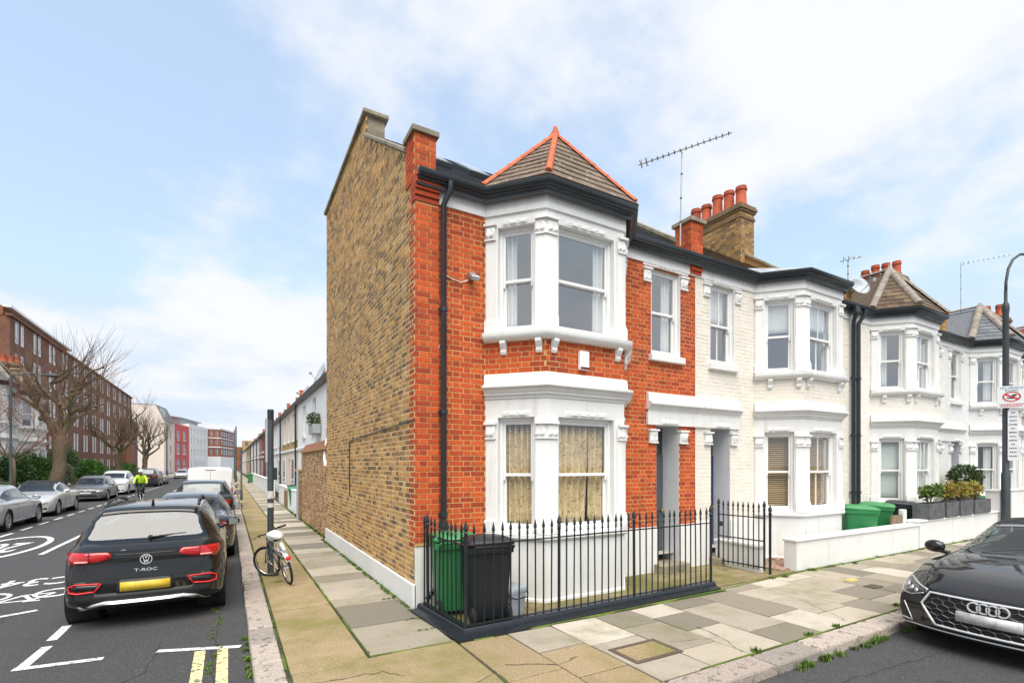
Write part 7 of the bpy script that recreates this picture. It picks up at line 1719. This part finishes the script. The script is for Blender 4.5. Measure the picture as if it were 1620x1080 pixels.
# --- bicycles
M_bwhite = mat('white_bike_paint', (.72, .72, .74), .3, coat=.5); M_bblk = mat('black_bike_part', (.013, .013, .014), .5); M_bblu = mat('blue_cable', (.02, .08, .35), .4)
M_bgry = mat('dark_silver_bike_paint', (.10, .10, .11), .35, metal=.5)
def bicycle(loc, rz, lean, label, r=.31, steer=0.0, fm=M_bwhite, extras=True):
    o = thing('bicycle', loc, label, 'bicycle', rz=rz); o.rotation_euler = (lean, 0, rz); wb = .98*r/.31; R = r
    hx, hz = wb/2-.10, R*2.35      # head tube
    def wheel(c, st_, nm='wheel'):
        q = MB(); M_ = Matrix.Translation(c) @ Matrix.Rotation(st_, 4, 'Z'); n = 32
        rows = [[M_ @ Vector(((R-.02+.02*cos(b))*cos(a), .02*sin(b), (R-.02+.02*cos(b))*sin(a))) for b in [2*pi*j/8 for j in range(8)]] for a in [2*pi*k/n for k in range(n+1)]]
        q.grid(rows, close=True); w_ = q.build(nm, M_tyre, o, local=True, smooth=True); q = MB()
        q.tube([M_ @ Vector(((R-.045)*cos(2*pi*k/n), 0, (R-.045)*sin(2*pi*k/n))) for k in range(n+1)], .011, 6, cap=False); q.build('rim', M_chrome, w_, local=True, smooth=True); q = MB()
        for k in range(18): a = 2*pi*k/18; q.tube([M_ @ Vector((.015*cos(a+.6), .018*(-1)**k, .015*sin(a+.6))), M_ @ Vector(((R-.045)*cos(a), 0, (R-.045)*sin(a)))], .0014, 3, cap=False)
        q.tube([M_ @ Vector((0, -.05, 0)), M_ @ Vector((0, .05, 0))], .018, 8); q.build('spokes', M_chrome, w_, local=True)
    rw = Vector((-wb/2, 0, R)); bb_ = Vector((-.06, 0, R*.88)); hd = Vector((hx, 0, hz)); sd_ = Vector((-.20, 0, R*2.05)); fw_ = Vector((wb/2, 0, R))
    axis = (fw_-hd); rot = Matrix.Rotation(steer, 3, 'Z'); fwc = hd + rot @ (fw_-hd)
    wheel(rw, 0); wheel(fwc, steer)
    q = MB(); q.tube([hd+Vector((.02, 0, -.10)), bb_], .019, 8); q.tube([hd+Vector((0, 0, -.05)), sd_+Vector((.03, 0, -.12))], .017, 8); q.tube([sd_, bb_], .016, 8)
    for s_ in (-1, 1): q.tube([bb_+Vector((0, .03*s_, 0)), rw+Vector((0, .055*s_, 0))], .010, 6); q.tube([sd_+Vector((.03, .02*s_, -.12)), rw+Vector((0, .055*s_, 0))], .008, 6)
    q.tube([hd+Vector((.03, 0, -.14)), hd], .022, 8); q.build('frame', fm, o, local=True, smooth=True)
    q = MB(); L3 = lambda x, y, z: hd + rot @ Vector((x, y, z))
    for s_ in (-1, 1): q.tube([L3(.03, .045*s_, -.15), fwc + rot @ Vector((0, .05*s_, 0))], .011, 6)
    q.tube([L3(.03, -.045, -.15), L3(.03, .045, -.15)], .013, 6); q.tube([L3(.03, 0, -.15), L3(-.01, 0, .12)], .014, 8); q.build('fork', fm, o, local=True, smooth=True)
    q = MB(); q.tube([L3(-.10, -.30, .16), L3(-.02, -.20, .15), L3(0, -.06, .12), L3(0, .06, .12), L3(-.02, .20, .15), L3(-.10, .30, .16)], .011, 8); hb = q.build('handlebar', M_bblk, o, local=True, smooth=True)
    for s_ in (-1, 1): q = MB(); q.tube([L3(-.16, .36*s_, .165), L3(-.06, .25*s_, .155)], .018, 8); q.tube([L3(0, .19*s_, .14), L3(.03, .29*s_, .12)], .006, 5); q.build('grip', M_bblk, hb, local=True, smooth=True)
    q = MB(); q.tube([sd_, sd_+Vector((-.03, 0, .16))], .013, 8); q.build('seat_post', M_chrome, o, local=True)
    q = MB(); sp_ = sd_+Vector((-.05, 0, .19)); q.ball(sp_+Vector((-.05, 0, 0)), (.10, .08, .04), 12, 6); q.ball(sp_+Vector((.08, 0, .0)), (.12, .035, .03), 10, 6); q.build('saddle', M_bblk, o, local=True, smooth=True)
    q = MB(); q.lathe([(.07, -.045), (.085, -.043), (.085, -.037), (.07, -.035)], 20, bb_, 'y')
    for s_, a in ((-1, .6), (1, .6+pi)): e = bb_+Vector((.15*cos(a), .07*s_, .15*sin(a))); q.tube([bb_+Vector((0, .06*s_, 0)), e], .010, 6); q.box(e.x-.045, e.x+.045, e.y-.01+(.01 if s_ > 0 else -.08), e.y+(.09 if s_ > 0 else 0), e.z-.012, e.z+.012)
    q.build('cranks', M_bblk, o, local=True)
    if extras:
        q = MB(); rows = []
        for k in range(13): a = radians(35+115*k/12); rows.append([rw+Vector(((R+.025)*cos(a), y, (R+.025-abs(y)*.3)*sin(a))) for y in (-.035, -.015, .015, .035)])
        q.grid(rows); mg = q.build('mudguard', M_bwhite, o, local=True, smooth=True); md = mg.modifiers.new('t', 'SOLIDIFY'); md.thickness = .004
        q = MB(); q.ball(rw+Vector((-(R+.06)*.78, 0, (R+.06)*.62)), (.02, .045, .04), 10, 6); q.build('reflector', M_redl, o, local=True, smooth=True)
        q = MB(); q.tube([sd_+Vector((-.02, .0, .02)), sd_+Vector((-.14, 0, -.10)), rw+Vector((-.06, 0, R+.14)), rw+Vector((-.16, 0, R+.04))], [.028, .03, .034, .03], 8); q.build('tail_bag', M_bwhite, o, local=True, smooth=True)
    return o, sp_, hd, bb_
bk = bicycle((0.80, 9.48, 0.0), radians(101), radians(-12), 'white and black bicycle leaning against the grey sign post', r=.285, steer=radians(38), fm=M_bgry)
q = MB(); rng = random.Random(3); q.ball((0, 0, 0), (.135, .115, .095), 20, 12)
for i, v in enumerate(q.v): k = 1+.30*mnoise.noise(Vector(v)*13)+.12*mnoise.noise(Vector(v)*40); q.v[i] = (v[0]*k, v[1]*k, v[2]*k)
pb = q.build('saddle_cover', mat('white_plastic_bag', (.74, .74, .76), .4, bump=(25, .8)), None, smooth=True, loc=(Matrix.Translation((0.80, 9.48, 0)) @ Matrix.Rotation(radians(101), 4, 'Z') @ Matrix.Rotation(radians(-12), 4, 'X')) @ (bk[1] + Vector((-.03, 0, .05)))); setp(pb, 'crumpled white plastic bag tied over the bicycle saddle', 'bag')
# --- cyclist in hi-vis riding towards us
cyc = (-4.42, 35.6, ZR); bicycle(cyc, -pi/2, 0, 'dark bicycle ridden by the cyclist in the hi-vis jacket', r=.34, fm=M_bblk, extras=False)
def skin_body(name, joints, edges, root, mats, pick, parent):
    me = bpy.data.meshes.new(name); me.from_pydata([j[0] for j in joints], edges, []); ob = bpy.data.objects.new(name, me); COL.objects.link(ob)
    md = ob.modifiers.new('skin', 'SKIN'); md.use_smooth_shade = True; md2 = ob.modifiers.new('sub', 'SUBSURF'); md2.levels = 2; md2.render_levels = 2
    for i, j in enumerate(joints): sv = me.skin_vertices[0].data[i]; sv.radius = (j[1], j[2] if len(j) > 2 else j[1]); sv.use_root = (i == root)
    dg = bpy.context.evaluated_depsgraph_get(); m2 = bpy.data.meshes.new_from_object(ob.evaluated_get(dg)); bpy.data.objects.remove(ob)
    m2.materials.clear()
    for m_ in mats: m2.materials.append(m_)
    for p in m2.polygons: p.material_index = pick(p.center); p.use_smooth = True
    return link(name, m2, parent, local=True)
per = thing('person', (cyc[0], cyc[1], ZR), 'cyclist in yellow hi-vis jacket, dark trousers and white helmet riding towards us', 'person', rz=-pi/2)
M_viz = mat('hi_vis_yellow', (.50, .78, .03), .6, nz=(12, .12)); M_dkc = mat('dark_trousers', (.02, .02, .025), .8); M_skin = mat('skin_tone', (.42, .24, .16), .5); M_shoe = mat('pale_shoe', (.45, .40, .42), .6)
J = [((-.20, 0, 1.02), .15, .17), ((-.10, 0, 1.22), .15, .18), ((.04, 0, 1.42), .15, .20), ((.10, 0, 1.53), .065), ((.14, 0, 1.62), .095), ((.16, 0, 1.72), .10),
     ((.05, .19, 1.44), .075), ((.20, .29, 1.20), .058), ((.40, .30, 1.04), .042), ((.47, .29, 1.02), .035), ((.05, -.19, 1.44), .075), ((.20, -.29, 1.20), .058), ((.40, -.30, 1.04), .042), ((.47, -.29, 1.02), .035),
     ((-.15, .10, .97), .10), ((.18, .12, .80), .075), ((.02, .12, .42), .05), ((.05, .12, .36), .045), ((.16, .12, .33), .038), ((-.15, -.10, .97), .10), ((.12, -.12, .62), .075), ((-.10, -.12, .24), .05), ((-.09, -.12, .17), .045), ((.03, -.12, .13), .038)]
E_ = [(0, 1), (1, 2), (2, 3), (3, 4), (4, 5), (2, 6), (6, 7), (7, 8), (8, 9), (2, 10), (10, 11), (11, 12), (12, 13), (0, 14), (14, 15), (15, 16), (16, 17), (17, 18), (0, 19), (19, 20), (20, 21), (21, 22), (22, 23)]
def pick(c):
    if c.z > 1.53: return 2
    if c.x > .42 and c.z > .9: return 2
    if c.z > 1.02 or (c.z > .98 and c.x > .15): return 0
    if (c.y > 0 and c.z < .40) or (c.y < 0 and c.z < .2): return 3
    return 1
skin_body('body', J, E_, 0, [M_viz, M_dkc, M_skin, M_shoe], pick, per)
q = MB(); q.lathe([(.125, 0), (.128, .03), (.115, .08), (.08, .125), (.03, .145), (.001, .148)], 16, (.15, 0, 1.70)); q.build('helmet', mat('white_helmet', (.78, .78, .78), .3), per, local=True, smooth=True)
q = MB(); q.lathe([(.075, 0), (.09, .02), (.09, .09), (.07, .1)], 12, (.11, 0, 1.50)); q.build('scarf', M_dkc, per, local=True, smooth=True)
q = MB(); q.ball((.265, 0, 1.655), (.02, .018, .025), 8, 5)
for s_ in (-1, 1): q.ball((.245, .036*s_, 1.685), (.015, .014, .01), 6, 4)
q.build('face_features', M_skin, per, local=True, smooth=True)
